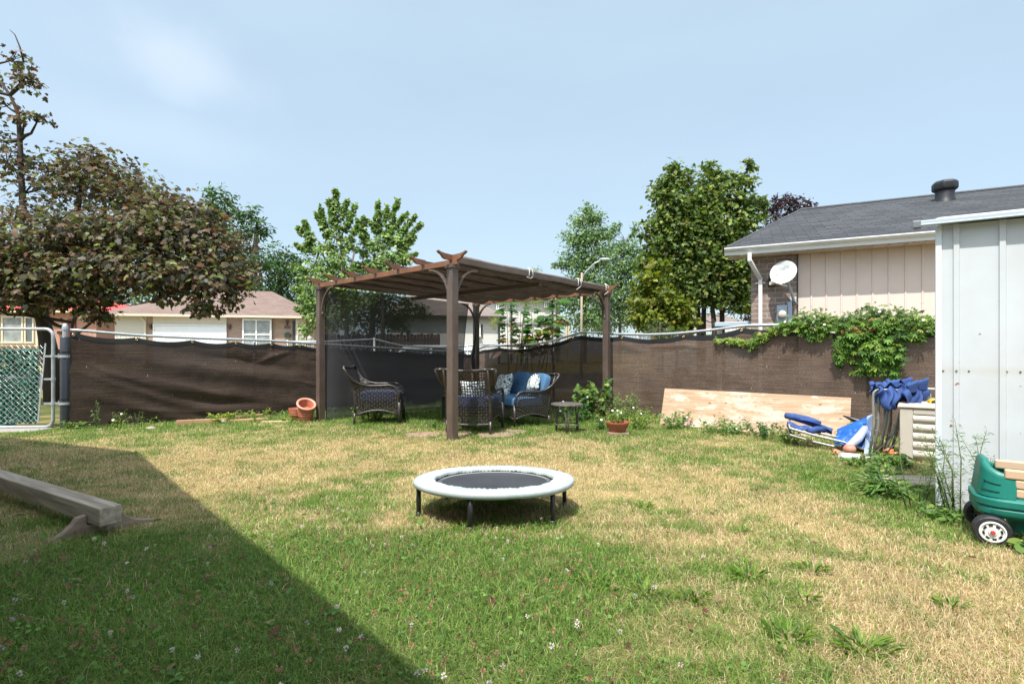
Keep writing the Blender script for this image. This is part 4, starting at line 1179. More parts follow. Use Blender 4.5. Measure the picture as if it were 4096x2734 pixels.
def weave(mb, Sf, nu, nv, wu, wv, amp=.004, skip=None):
    """over-and-under strands on a surface; gaps stay open"""
    e = 1e-3
    def nrm(u, v):
        u, v = min(max(u, e), 1 - e), min(max(v, e), 1 - e)
        return (Sf(u + e, v) - Sf(u - e, v)).cross(Sf(u, v + e) - Sf(u, v - e)).normalized()
    for j in range(nv):
        v = (j + .5) / nv
        pts, ns = [], []
        for i in range(nu + 1):
            u = i / nu
            q = nrm(u, v)
            pts.append(Sf(u, v) + q * amp * (1 if (i + j) % 2 else -1)); ns.append(q)
        mb.ribbon(pts, ns, wv)
    for i in range(nu):
        u = (i + .5) / nu
        pts, ns = [], []
        for j in range(nv + 1):
            v = j / nv
            q = nrm(u, v)
            pts.append(Sf(u, v) + q * amp * (1 if (i + j + 1) % 2 else -1)); ns.append(q)
        mb.ribbon(pts, ns, wu)

def cushion(size, e1=.35, e2=.45, n=20):
    """rounded box cushion centred on the origin"""
    a, b, c = (s / 2 for s in size)
    f = lambda t, e: math.copysign(abs(t) ** e, t)
    mb = MB()
    vs = []
    for i in range(n + 1):
        th = -math.pi / 2 + math.pi * i / n
        for j in range(2 * n):
            ph = 2 * math.pi * j / (2 * n)
            vs.append(Vector((a * f(math.cos(th), e1) * f(math.cos(ph), e2), b * f(math.cos(th), e1) * f(math.sin(ph), e2), c * f(math.sin(th), e1))))
    k = 2 * n
    fs = [(i * k + j, i * k + (j + 1) % k, (i + 1) * k + (j + 1) % k, (i + 1) * k + j) for i in range(n) for j in range(k)]
    return mb.add(vs, fs)

def xf(mb, m, c=(0, 0, 0)):
    c = Vector(c)
    mb.v = [m @ p + c for p in mb.v]
    return mb

RAILP = [(-.46, .90), (-.41, .80), (-.33, .70), (-.23, .64), (-.10, .612), (.06, .615), (.20, .622), (.27, .605), (.32, .555), (.345, .48), (.35, .36), (.35, 0)]
POSTP = [(-.46, .90), (-.39, .72), (-.335, .55), (-.31, .35), (-.31, .18), (-.325, 0)]
def yz(path, z, top=False):
    zs = [p[1] for p in path][::-1]; ys = [p[0] for p in path][::-1]
    return float(np.interp(z, zs, ys))
def wicker_seat(name, label, cat, half, dens, cush, back_cush, sc=1.0, group=None):
    root = thing(name, label, cat, (0, 0, 0), 0, group)
    def ox(y, z):
        """outward flare of the side at a point of the profile"""
        wing = max(0, min(1, (z - .55) / .33)) * max(0, min(1, (-.12 - y) / .25))
        return half + .10 * wing + .015 * max(0, min(1, z / .6))
    # frame rails
    mb = MB()
    for sx in (-1, 1):
        rp = [Vector((sx * ox(y, z), y, z)) for y, z in RAILP[:-1]]
        mb.tube(rp, .019, 8)
        mb.tube([Vector((sx * half, y, z)) for y, z in POSTP[:-1]], .016, 8)
        arch = [Vector((sx * half, -.31 + .66 * t, .165 + .075 * math.sin(math.pi * t))) for t in [i / 10 for i in range(11)]]
        mb.tube(arch, .014, 7)
        mb.tube([Vector((sx * ox(-.46, .9), -.455, .9)), Vector((sx * half, -.455, .905))], .02, 8)
    mb.tube([Vector((half * (-1 + 2 * t), -.455 + .02 * math.sin(math.pi * t), .905 - .022 * math.sin(math.pi * t))) for t in [i / 12 for i in range(13)]], .019, 8)
    mb.tube([Vector((half * (-1 + 2 * t), .35, .165 + .06 * math.sin(math.pi * t))) for t in [i / 10 for i in range(11)]], .014, 7)
    mb.tube([Vector((half * (-1 + 2 * t), -.31, .165 - .02 * math.sin(math.pi * t))) for t in [i / 10 for i in range(11)]], .014, 7)
    mb.build('frame', WICK, root, smooth=True)
    for sx in (-1, 1):
        for y in (.35, -.315):
            MB().tube([(sx * half, y, .40 if y > 0 else .2), (sx * half, y + (0 if y > 0 else -.01), .0)], [.027, .021] if y > 0 else [.02, .017], 8).build('leg', WICK, root, smooth=True)
    nvv = int(dens * 1.0)
    # sides
    for sx in (-1, 1):
        def Sf(u, v, sx=sx):
            y0 = yz(POSTP, .17 + .7 * v)
            y = -.31 + .66 * u
            # top follows the rail, bottom the arch
            ryy = [p[0] for p in RAILP[:10]]; rzz = [p[1] for p in RAILP[:10]]
            zt = float(np.interp(y, ryy, rzz)) - .01
            zb = .165 + .075 * math.sin(math.pi * u)
            z = zb + (zt - zb) * v
            yy = y
            if u < .35: yy = y + (yz(POSTP, z) + .31) * (1 - u / .35)
            return Vector((sx * ox(yy, z), yy, z))
        mb = MB(); weave(mb, Sf, nvv, int(nvv * .75), .0125, .0125)
        mb.build('arm_panel', WICK, root)
        def Sw(u, v, sx=sx):
            z = .56 + .335 * v
            rr_ = sorted([(p[1], p[0]) for p in RAILP[:6]])
            yr = float(np.interp(z, [a for a, _ in rr_], [b for _, b in rr_])) if z > .612 else -.10
            yp = yz(POSTP, z)
            y = yp + (yr - yp) * u
            return Vector((sx * (half + (ox(y, z) - half) * u), y, z))
        mb = MB(); weave(mb, Sw, 8, 12, .014, .014)
        mb.build('wing_panel', WICK, root)
    nb = int(dens * half / .31)
    def Sb(u, v):
        z = .165 + .735 * v
        return Vector((half * (-1 + 2 * u), yz(POSTP, z), z - .02 * math.sin(math.pi * u) * (v if v > .5 else 1 - v)))
    mb = MB(); weave(mb, Sb, nb, int(dens * 1.15), .0125, .0125)
    mb.build('back_panel', WICK, root)
    def Ss(u, v): return Vector((half * (-1 + 2 * u), -.31 + .65 * v, .345))
    mb = MB(); weave(mb, Ss, nb, int(dens * .8), .02, .02)
    mb.build('seat', WICK, root)
    def Sfr(u, v): return Vector((half * (-1 + 2 * u), .345, .165 + .06 * math.sin(math.pi * u) + (.175 - .06 * math.sin(math.pi * u)) * v))
    mb = MB(); weave(mb, Sfr, nb, int(dens * .3), .0155, .0155)
    mb.build('front_panel', WICK, root)
    nc = 1 if half < .45 else 2
    for k in range(nc):
        wc = 2 * half / nc - .03
        xc = -half + (k + .5) * 2 * half / nc
        xf(cushion((wc, .60, .17)), Matrix.Identity(3), (xc, .03, .435)).build('seat_cushion', cush, root, smooth=True)
    if back_cush:
        for k in range(nc):
            wc = 2 * half / nc - .01
            xc = -half + (k + .5) * 2 * half / nc
            bc = xf(cushion((wc, .15, .47), .4, .3), Matrix.Rotation(R(17), 3, 'X'), (xc, -.27, .68)).build('back_cushion', cush, root, smooth=True)
            mb = MB()
            mm = Matrix.Rotation(R(17), 3, 'X')
            for p, q in (((0, .072, -.2), (0, .072, .2)), ((-wc * .4, .072, 0), (wc * .4, .072, 0))):
                mb.tube([mm @ Vector(p) + Vector((xc, -.27, .68)), mm @ Vector((0, .066, 0)) + Vector((xc, -.27, .68)), mm @ Vector(q) + Vector((xc, -.27, .68))], .0055, 5)
            mb.ball(mm @ Vector((0, .07, 0)) + Vector((xc, -.27, .68)), .017, 6)
            mb.build('tufting', M('seam_blue', (.018, .05, .10), .9, .1), bc, smooth=True)
    root.scale = (sc, sc, sc)
    return root
ch1 = wicker_seat('wicker_armchair', 'dark wicker armchair seen side-on between the left pergola posts', 'armchair', .31, 17, NAVYC, False, .98, 'wicker armchairs under the pergola')
ch1.location = on(-2.07, 7.82, -.01); ch1.rotation_euler[2] = R(-84)
ch2 = copy_tree(ch1)
ch2['label'] = 'dark wicker armchair seen from behind next to the front pergola post'
ch2.location = on(-.495, 6.78, -.01); ch2.rotation_euler[2] = R(-13)
ch2.scale = (.95, .95, .95)
ls = wicker_seat('wicker_loveseat', 'dark wicker loveseat with blue tufted cushions beside the round side table', 'loveseat', .60, 18, BLUE, True, .86)
ls.location = on(.06, 7.72, -.01); ls.rotation_euler[2] = R(118)

def pillow(mb, w_, h_, t_):
    def f(sg):
        def g(u, v):
            a, b = 2 * u - 1, 2 * v - 1
            k = (1 - a ** 4) * (1 - b ** 4)
            pin = 1 - .10 * (1 - a * a) * (1 if abs(b) > .0 else 0) * b * b
            pin2 = 1 - .10 * (1 - b * b) * a * a
            return Vector((a * w_ / 2 * pin2, sg * t_ / 2 * max(0, k) ** .5, b * h_ / 2 * pin))
        return g
    mb.grid(f(1), 14, 14); mb.grid(f(-1), 14, 14)
    return mb
def throw_pillow(label, loc, rotz, tilt, roll=0, s=.40):
    o = pillow(MB(), s, s, .16).build('throw_pillow', DAMASK, None, smooth=True)
    o.location = loc; o.rotation_euler = (R(tilt), R(roll), R(rotz))
    return tag(o, label, 'pillow', 'damask throw pillows')
def lsp(x, y, z): 
    c, s = math.cos(R(118)), math.sin(R(118))
    return Vector(ls.location) + Vector((x * c - y * s, x * s + y * c, z)) * .86
throw_pillow('large navy damask pillow standing on the loveseat seat behind the armchair', lsp(.37, .06, .66), 118, 18, 4, .42)
throw_pillow('small navy damask pillow tilted in the near corner of the loveseat', lsp(-.44, -.10, .72), 110, 18, 30, .27)
c2 = Vector(ch2.location)
throw_pillow('white damask pillow on the armchair seen through its woven back', c2 + Vector((-.03, .02, .52)), -13, 12, 0, .36)

stb = thing('side_table', 'small round wicker side table with three bent legs beside the loveseat', 'side table', on((2267 - 2048) / FPX * 6.75, 6.72, -.01))
hT = .385
MB().lathe([(.0, hT - .012), (.205, hT - .018), (.218, hT - .008), (.215, hT + .006), (.2, hT + .012), (.0, hT + .012)], 32).build('tabletop', M('grey_wicker', (.10, .088, .078), .45, .35, 40, .8, 70), stb, auto=40)
for k in range(3):
    a = R(-95 + 120 * k)
    d = Vector((math.cos(a), math.sin(a), 0)); sdv = Vector((-d.y, d.x, 0))
    mb = MB()
    for sg in (-1, 1):
        mb.tube([d * .165 + sdv * sg * .055 + Vector((0, 0, hT - .015)), d * .158 + sdv * sg * .035 + Vector((0, 0, hT * .78)), d * .158 + sdv * sg * .016 + Vector((0, 0, hT * .55)), d * .165 + sdv * sg * .010 + Vector((0, 0, .0))], .0105, 7)
    mb.build('leg', M('grey_brown_rattan', (.11, .092, .078), .5, .25, 20), stb, smooth=True)
MB().tube([(.155 * math.cos(i * math.pi / 14), .155 * math.sin(i * math.pi / 14), .115) for i in range(29)], .009, 6).build('ring', M('grey_brown_rattan', (.11, .092, .078)), stb, smooth=True)

ctb = thing('coffee_table', 'low dark wicker coffee table standing between the armchair and the loveseat', 'coffee table', on(-.74, 8.15, -.01), R(20))
MB().box((0, 0, .40), (.75, .45, .03)).build('tabletop', WICK, ctb, bevel=.006)
for sx in (-1, 1):
    for sy in (-1, 1): MB().box((sx * .34, sy * .19, .195), (.045, .045, .37)).build('leg', WICK, ctb)

# reddish patio pavers under the seats
PAV = M('red_paver', (.33, .20, .16), .9, .2, 5, .4, 60, col2=(.27, .19, .155))
first = None
for i, (px, py, wd, dp, rz_, lab) in enumerate(((1690, 1737, .42, .30, 12, 'flat reddish paver half grown over left of the front pergola post'), (1830, 1728, .40, .34, -8, 'flat reddish paver beneath the armchair seen from behind'),
                                  (1985, 1738, .46, .32, 5, 'flat reddish paver just right of the front pergola post'), (2055, 1722, .34, .30, -20, 'flat reddish paver in front of the loveseat'))):
    Y = 1.02 * FPX / (py - HZ)
    mb = MB()
    r_ = random.Random(i)
    poly = []
    for k in range(14):
        a = 2 * math.pi * k / 14
        e = 1 / max(abs(math.cos(a)), abs(math.sin(a))) ** .75
        poly.append((wd / 2 * math.cos(a) * e * r_.uniform(.9, 1.08), dp / 2 * math.sin(a) * e * r_.uniform(.9, 1.08)))
    mb.prism(poly, .05, Matrix.Rotation(R(90), 3, 'X'))
    o = mb.build('paver', PAV, None, bevel=.006)
    o.location = on((px - 2048) / FPX * Y, Y, -.014); o.rotation_euler[2] = R(rz_)
    tag(o, lab, 'paver', 'reddish pavers under the pergola seats')

# ================================================================== TRAMPOLINE
tr = thing('trampoline', 'small round trampoline with pale blue pad and black mat in the middle of the lawn', 'trampoline', (-.105, 3.0, 0))
tilt = Matrix.Rotation(-math.atan(.071), 3, 'X')
tz0 = gz(3.0)
def tp(x, y, z): return tilt @ Vector((x, y, z)) + Vector((0, 0, tz0))
PADZ = .195
pad_m = M('pale_blue_vinyl', (.385, .44, .46), .45, .10, 6, .12, 40, col2=(.30, .33, .32), c2at=(.5, .75))
RO, RI = .478, .352
r = np.random.default_rng(2)
wr = r.random(400)
def padf(u, v):
    a = 2 * math.pi * u
    pr_ = [(RI, -.012), (RI + .003, .004), (RI + .02, .009), (RI + .07, .011), (RO - .02, .008), (RO - .004, .002), (RO, -.007), (RO - .002, -.02), (RO - .012, -.030)]
    k = v * (len(pr_) - 1); i = min(int(k), len(pr_) - 2); f = k - i
    rad = pr_[i][0] * (1 - f) + pr_[i + 1][0] * f; z = pr_[i][1] * (1 - f) + pr_[i + 1][1] * f
    # gathered pleats at the inner edge
    q = max(0, 1 - (rad - RI) / .075)
    z += .0016 * math.sin(a * 61 + 4 * math.sin(a * 7)) * (1 - abs(2 * v - .7)) if v < .6 else 0
    z += q * .0022 * math.sin(a * 96 + 2 * math.sin(a * 13)) + .002 * math.sin(a * 17) * q
    rad += (.0012 * math.sin(a * 23 + 1) if v < .2 else 0) + .003 * math.sin(a * 6)
    return tp(rad * math.cos(a), rad * math.sin(a), PADZ + z)
MB().grid(padf, 480, 16).build('pad', pad_m, tr, smooth=True)
mb = MB().lathe([(.0, -.012), (.15, -.011), (RI - .03, -.006), (RI - .006, -.004)], 64, (0, 0, PADZ - .014), tilt)
mb.v = [p + Vector((0, 0, tz0)) for p in mb.v]
mb.build('mat', M('black_mat', (.030, .033, .038), .62, .12, 4, .15, 120, col2=(.042, .045, .050)), tr, smooth=True)
mb = MB()
for k in range(5):
    rad = RI - .016 - .005 * k
    mb.tube([tp(rad * math.cos(i * math.pi / 36), rad * math.sin(i * math.pi / 36), PADZ - .0175) for i in range(73)], .0009, 4, cap=False)
mb.build('stitching', M('grey_thread', (.25, .26, .27), .8, .1), tr)
mb = MB()
for k in range(150):
    a = 2 * math.pi * k / 150
    mb.bar(tp((RI - .008) * math.cos(a), (RI - .008) * math.sin(a), PADZ - .017), tp((RI + .025) * math.cos(a), (RI + .025) * math.sin(a), PADZ - .014), .006, .003)
mb.build('elastic_loop', M('black_elastic', (.015, .015, .017), .6, .1), tr)
mb = MB().tube([tp(.455 * math.cos(i * math.pi / 32), .455 * math.sin(i * math.pi / 32), PADZ - .02) for i in range(65)], .0135, 8, cap=False)
mb.build('frame', DARKM, tr, smooth=True)
for a in (-104, -44, 16, 76, 136, 196):
    c = tp(.45 * math.cos(R(a)), .45 * math.sin(R(a)), PADZ - .02)
    gzz = gz(c.y + 3.0) - .01
    lg = MB().tube([c, (c.x, c.y, gzz)], .0135, 10).build('leg', M('black_tube', (.014, .014, .017), .35, .2, 12), tr, smooth=True)
    MB().tube([(c.x, c.y, gzz + .035), (c.x, c.y, gzz - .002)], .0148, 10).build('rubber_foot', BLACKP, lg, smooth=True)

# ================================================================== BALANCE BEAM
bu = Vector((-.85, .53, 0)).normalized(); bv = Vector((.53, .85, 0)).normalized()
be = Vector((-1.975, 2.47, 0))
GREYW = wood_mat('grey_weathered_wood', (.26, .205, .155), (.50, .42, .34), .85, 'x', scale=1.0)
bb = thing('balance_beam', 'weathered grey wooden balance beam on low curved feet in the shade', 'balance beam', (be.x, be.y, gz(2.4)), math.atan2(bu.y, bu.x))
def bz(x): return gz(2.4 + .53 * x) - gz(2.4)
mb = MB()
sec = [(-.046, .060), (.046, .060), (.046, .150), (-.046, .150)]
mb.add([(x, y, z + bz(x)) for x in (0, 2.6) for y, z in sec], [(0, 1, 2, 3), (7, 6, 5, 4), (0, 4, 5, 1), (1, 5, 6, 2), (2, 6, 7, 3), (3, 7, 4, 0)])
mb.build('beam', GREYW, bb, bevel=.006)
foot = [(-.25, -.02), (-.25, .006), (-.20, .016), (-.145, .038), (-.11, .070), (-.088, .100), (-.049, .108), (-.049, .056), (.049, .056), (.049, .108), (.088, .100), (.11, .070), (.145, .038), (.20, .016), (.25, .006), (.25, -.02)]
for x in (.16, 2.4):
    mb = MB().prism(foot, .042, Matrix.Rotation(R(90), 3, 'Z'), (x, 0, bz(x) - .005))
    mb.build('foot', wood_mat('brown_weathered_wood', (.19, .135, .10), (.34, .265, .205), .85, 'y', scale=.8), bb, bevel=.005)

# ================================================================== WAGON
GREENP = M('green_plastic_body', (.005, .150, .118), .42, .10, 9, .06, 50, col2=(.016, .175, .145), c2at=(.52, .75))
TANP = M('tan_plastic', (.52, .37, .25), .45, .06, 5, .05, 60)
BLKT = M('black_tyre', (.020, .020, .023), .6, .2, 20, .3, 60)
wg = thing('toy_wagon', 'green and tan plastic toy wagon parked in front of the shed', 'wagon', (2.218, 2.402, gz(2.38)), -math.atan2(.60, .80))
# local: x along the wagon, y across (away from camera), z up
def rrect(x0, x1, y0, y1, rad, n=6):
    pts = []
    for cxx, cyy, a0 in ((x1 - rad, y1 - rad, 0), (x0 + rad, y1 - rad, 90), (x0 + rad, y0 + rad, 180), (x1 - rad, y0 + rad, 270)):
        for k in range(n + 1):
            a = R(a0 + 90 * k / n); pts.append((cxx + rad * math.cos(a), cyy + rad * math.sin(a)))
    return pts
WL, WW = .92, .33
def ring(o, z, rad=.10): return [(x, y, z) for x, y in rrect(o, WL - o, -.03 + o, WW - o, rad)]
def shell(levels):
    mb = MB()
    rs = [ring(o, z, rad) for o, z, rad in levels]
    k = len(rs[0])
    vs = [p for q in rs for p in q]
    fs = [(i * k + j, i * k + (j + 1) % k, (i + 1) * k + (j + 1) % k, (i + 1) * k + j) for i in range(len(rs) - 1) for j in range(k)]
    fs += [tuple(range(k - 1, -1, -1)), tuple((len(rs) - 1) * k + j for j in range(k))]
    return mb.add(vs, fs)
lower = shell([(.05, .125, .06), (.012, .135, .09), (.0, .15, .10), (.0, .172, .10), (.006, .178, .095), (.006, .181, .095), (-.004, .187, .105), (-.004, .215, .105), (.010, .228, .095), (.022, .230, .085), (.045, .228, .07), (.055, .16, .06), (.06, .158, .06)])
lower.box((.40, WW / 2 - .015, .098), (.52, .22, .07))
lower.build('tub', GREENP, wg, auto=40, bevel=.003)
# front end: curved high wall wrapping both corners, dipping towards the sides
def wallf(inner):
    pl = [(.11, -.03)] + [(.07 + .09 * math.cos(R(270 - 90 * k / 7)), .06 + .09 * math.sin(R(270 - 90 * k / 7))) for k in range(8)] + [(-.02, WW / 2 - .015)]
    pl = pl + [(x, WW - .03 - y) for x, y in pl[-2::-1]]
    pl = [(x + .02, y) for x, y in pl]
    t = [0]
    for a, b in zip(pl, pl[1:]): t.append(t[-1] + math.dist(a, b))
    return pl, [q / t[-1] for q in t]
pl, tt = wallf(0)
def wp(u, v, ins):
    x = float(np.interp(u, tt, [p[0] for p in pl])); y = float(np.interp(u, tt, [p[1] for p in pl]))
    d = Vector((.24 - x, WW / 2 - .015 - y, 0)); d = d.normalized() if d.length > 0 else d
    e = min(u, 1 - u)
    hz_ = .328 + .052 * max(0, min(1, (e - .12) / .22)) ** 1.3
    g = .02 * (1 - v)
    return Vector((x, y, .228 + (hz_ - .228) * v)) + d * (ins + .028 - g)
mb = MB()
nu, nv = 60, 10
def closed(u, w_):
    w_ = w_ % 1
    if w_ < .42: return wp(u, w_ / .42, 0)
    if w_ < .58:
        k = (w_ - .42) / .16; p = wp(u, 1, .035 * k); return p + Vector((0, 0, .014 * math.sin(math.pi * k)))
    return wp(u, 1 - (w_ - .58) / .42, .035)
mb.grid(closed, nu, 30)
mb.add([closed(0, i / 30) for i in range(31)], [tuple(range(31))]); mb.add([closed(1, i / 30) for i in range(31)], [tuple(range(30, -1, -1))])
mb.build('end_wall', GREENP, wg, auto=45)
m2 = MB(); m2.v = [Vector((WL - p.x, p.y, p.z)) for p in mb.v]; m2.f = list(mb.f); m2.build('end_wall', GREENP, wg, auto=45)
# recessed trim on the end wall
mb = MB()
pts = [wp(.10 + .13 * i / 10, .62, -.004) for i in range(11)] + [wp(.10 + .13 * (10 - i) / 10, .28, -.004) for i in range(11)]
mb.tube(pts, .0022, 5)
mb.build('moulded_line', M('green_dark_plastic', (.004, .10, .08), .4, .05), wg)
# tan side panels in stepped planks, with a hand hole in the middle
def side(y, nm, zt):
    mb = MB()
    zs = [(.236, .274, .135), (.277, .316, .135), (.319, zt, .100)]
    for k, (za, zb, xa) in enumerate(zs):
        if k == 1:
            mb.box(((xa + .30) / 2, y, (za + zb) / 2), (.30 - xa, .028, zb - za)); mb.box((.62, y, (za + zb) / 2), (.36, .028, zb - za))
        else:
            mb.box(((xa + .80) / 2, y, (za + zb) / 2), (.80 - xa, .030, zb - za))
    return mb.build(nm, TANP, wg, bevel=.006)
side(.0, 'side_panel', .362)
side(WW - .06, 'side_panel', .362)
MB().box((.37, .0, .296), (.14, .012, .04)).build('latch_handle', BLACKP, wg, bevel=.004)
for x in (.055, .72):
    for y, sg in ((-.015, -1), (WW - .03, 1)):
        mq = Matrix.Rotation(R(90), 3, 'X')
        wh = MB().lathe([(.044, -.028), (.062, -.032), (.069, -.026), (.071, -.014), (.071, .014), (.069, .026), (.062, .032), (.046, .028)], 36, (x, y, .071), mq).build('wheel', BLKT, wg, auto=35)
        yo = y + sg * .030
        rm = MB().lathe([(.048, .0), (.048, .006), (.043, .008), (.039, .002), (.018, .004), (.014, .009), (.0, .010)], 36, (x, yo, .071), Matrix.Rotation(R(90 * -sg), 3, 'X')).build('rim', M('white_plastic', (.74, .75, .75), .35, .06, 8), wh, auto=35)
        mb = MB()
        for k in range(8):
            a = 2 * math.pi * k / 8 + .2
            m_ = Matrix.Rotation(-a, 3, 'Y')
            for q in (-1, 0, 1):
                m2_ = Matrix.Rotation(-(a + q * .14), 3, 'Y')
                mb.box(Vector((x, yo + sg * .0045, .071)) + m2_ @ Vector((.032, 0, 0)), (.0075, .006, .0052), m2_)
        mb.build('rim_slot', M('slot_black', (.01, .01, .01), .6, .1), rm)
        MB().lathe([(.0095, .0), (.0095, .013), (.007, .016), (.0, .0165)], 16, (x, yo, .071), Matrix.Rotation(R(90 * -sg), 3, 'X')).build('hub_cap', M('red_plastic', (.52, .05, .045), .35, .08), rm, auto=40)

# ================================================================== ALONG THE LEFT FENCE: POTS AND PLANKS
TERRA = M('terracotta_plastic', (.42, .13, .075), .48, .14, 6, .08, 50, col2=(.46, .19, .13))
TERRB = M('pale_terracotta', (.56, .27, .19), .48, .12, 6, .08, 50)
def ribpot(label, loc, rtop, h, tiltm=None, rim=True, rim_mat=None):
    t = thing('flower_pot', label, 'flower pot', loc, 0)
    rb = rtop * .70
    prof = [(.0, .004), (rb * .9, .0), (rb, .01)]
    for k in range(14):
        z = h * (.48 + .5 * k / 13) if k else h * .45
        prof.append((rb + (rtop - rb) * (z / h) ** .8 + (.005 if k % 3 == 1 else 0), z))
    prof += [(rtop, h), (rtop - .014, h), (rtop - .02, h * .93), (rb * .9, h * .30), (.0, h * .28)]
    mb = MB().lathe(prof, 40, (0, 0, 0), tiltm)
    mb.build('body', TERRA, t, auto=50)
    if rim:
        mb = MB().lathe([(rtop - .016, h - .012), (rtop + .010, h - .016), (rtop + .018, h - .004), (rtop + .014, h + .012), (rtop - .006, h + .016), (rtop - .018, h + .004)], 40, (0, 0, 0), tiltm)
        mb.build('rim', rim_mat or TERRB, t, smooth=True)
    return t
Yp = 7.95
def ground_at(px, Y): return on((px - 2048) / FPX * Y, Y, -.01)
ribpot('terracotta ribbed pot standing at the rear left of the pot cluster by the fence', ground_at(1186, Yp + .12), .118, .215, None, False)
ribpot('terracotta ribbed pot standing nearest the left pergola post', ground_at(1223, Yp - .02), .125, .215, None, False)
tm = Matrix.Rotation(R(24), 3, 'Y') @ Matrix.Rotation(R(26), 3, 'X')
ribpot('terracotta pot with pale wide rim lying tilted on top of the pot cluster', ground_at(1224, Yp - .03) + Vector((-.035, .03, .165)), .132, .155, tm)

PLK = wood_mat('cut_timber', (.34, .19, .10), (.47, .31, .19), .8, 'x', scale=.9)
PLK2 = wood_mat('pale_timber', (.50, .35, .20), (.60, .47, .31), .8, 'x', scale=.9)
for lab, px, py, ln, wd, hh, rz_, mt in (
        ('thick brown timber with a white tag lying at the left end of the planks', 808, 1690, .66, .075, .07, 24, PLK),
        ('weathered plank lying flat between the thick timber and the pots, overgrown by vine', 985, 1678, .62, .14, .035, 34, PLK),
        ('short brown board resting on top of the overgrown plank', 1000, 1667, .42, .05, .03, 40, PLK),
        ('pale yellow board lying nearest the terracotta pots', 1105, 1684, .42, .11, .025, 12, PLK2)):
    Y = (H0 - gz(7.5)) * FPX / (py - HZ) * .985
    t = thing('plank', lab, 'plank', ground_at(px, Y) + Vector((0, 0, hh / 2 + .012 + (.04 if 'resting' in lab else 0))), R(rz_), 'timber by the left fence')
    MB().box((0, 0, 0), (ln, wd, hh)).build('board', mt, t, bevel=.004)
    if 'tag' in lab:
        MB().box((ln * .43, -wd / 2 - .002, 0), (.035, .004, .03)).build('tag', WHITE, t)
for px, py, s_, lab in ((400, 1716, .03, 'small pale stone at the foot of the fence near the gate post'), (604, 1713, .05, 'pinkish stone at the foot of the left fence')):
    Y = (H0 + .03) * FPX / (py - HZ)
    mb = MB().ball((0, 0, 0), s_, 7, (1.4, 1, .7))
    mb.v = [p * (1 + .16 * math.sin(p.x * 90 + p.y * 70)) for p in mb.v]
    o = mb.build('stone', M('pale_stone', (.34, .28, .23), .9, .2, 20, .5, 60), None, smooth=True)
    o.location = ground_at(px, Y) + Vector((0, 0, s_ * .3)); tag(o, lab, 'stone')

# ================================================================== PLYWOOD, FOLDED CHAIRS, TARPS, DECK BOX
pA, pB = on(2.19, 7.42), on(4.07, 6.05)
pu_ = (pB - pA); pl_ = pu_.length; pu_.normalize()
PLY = wood_mat('plywood', (.36, .235, .145), (.50, .36, .25), .8, 'x', knots=True, scale=.9, patch=(.60, .50, .41))
ply = thing('plywood_panel', 'long weathered plywood panel leaning against the sunlit fence', 'plywood', pA + Vector((0, 0, .02)), math.atan2(pu_.y, pu_.x))
pe = math.asin((pB.z - pA.z) / pl_)
lean = Matrix.Rotation(-R(16), 3, 'X')
mb = MB()
h1, h2 = .545, .52
pts = [(0, 0), (pl_, -.01), (pl_ * 1.005, h2), (.02, h1)]
mb.add([lean @ Vector((x, -.008, z)) for x, z in pts] + [lean @ Vector((x, .010, z)) for x, z in pts], [(0, 1, 2, 3), (7, 6, 5, 4), (0, 4, 5, 1), (1, 5, 6, 2), (2, 6, 7, 3), (3, 7, 4, 0)])
mb.build('sheet', PLY, ply, bevel=.003)
mb = MB().box(lean @ Vector((pl_ - .02, .055, h2 / 2)), (.038, .085, h2 - .01), lean); mb.box(lean @ Vector((pl_ / 2, .055, h1 - .045)), (pl_ - .1, .085, .038), lean)
mb.build('edge_frame', wood_mat('edge_timber', (.38, .24, .14), (.50, .34, .21), .8, 'z'), ply, bevel=.003)

TUBE = M('grey_green_tube', (.30, .31, .28), .38, .12, 10, .05, 50, metal=.35)
NAVY = M('navy_canvas', (.026, .064, .21), .8, .18, 9, .3, 120, col2=(.035, .085, .28))
dbox = thing('deck_box', 'beige plastic deck box with louvred side beside the shed', 'deck box', on(3.67, 4.75, 0), -math.atan2(.62, .78))
DBX = M('beige_resin', (.52, .475, .41), .5, .08, 3, .06, 60, col2=(.46, .42, .36))
W_, D_, Hh = 1.15, .62, .50
mb = MB().box((W_ / 2, D_ / 2, Hh / 2), (W_ - .03, D_ - .03, Hh))
for x in (.05, W_ - .05): mb.box((x, .0, Hh / 2), (.10, .03, Hh))
mb.box((W_ / 2, .0, Hh - .03), (W_ - .2, .03, .06))
mb.build('box', DBX, dbox, bevel=.008)
mb = MB()
def louv(u, v):
    k = v * 5; i = min(4, int(k)); f = k - i
    z = .03 + (Hh - .09) * v
    return Vector((.10 + (W_ - .2) * u, .004 - .028 * math.sin(math.pi * min(1, max(.02, f))) ** .6, z))
mb.grid(louv, 1, 60)
mb.build('louvre_panel', DBX, dbox, auto=60)
MB().box((.40, -.02, Hh - .078), (.22, .012, .035)).build('handle_recess', M('beige_shadow_resin', (.36, .32, .27), .6, .08), dbox, bevel=.004)
mb = MB()
mb.add([(-.02, -.03, Hh + .002), (W_ + .02, -.03, Hh + .002), (W_ + .02, D_, Hh + .002), (-.02, D_, Hh + .002), (-.01, -.02, Hh + .035), (W_ + .01, -.02, Hh + .035), (W_ + .01, D_ - .02, Hh + .06), (-.01, D_ - .02, Hh + .06)],
       [(3, 2, 1, 0), (4, 5, 6, 7), (0, 1, 5, 4), (1, 2, 6, 5), (2, 3, 7, 6), (3, 0, 4, 7)])
mb.build('lid', DBX, dbox, bevel=.008)
def db(x, y, z):
    c, s = .78, .62
    k = 1 / math.hypot(c, s)
    return Vector(dbox.location) + Vector(((x * c + y * s) * k, (-x * s + y * c) * k, z))
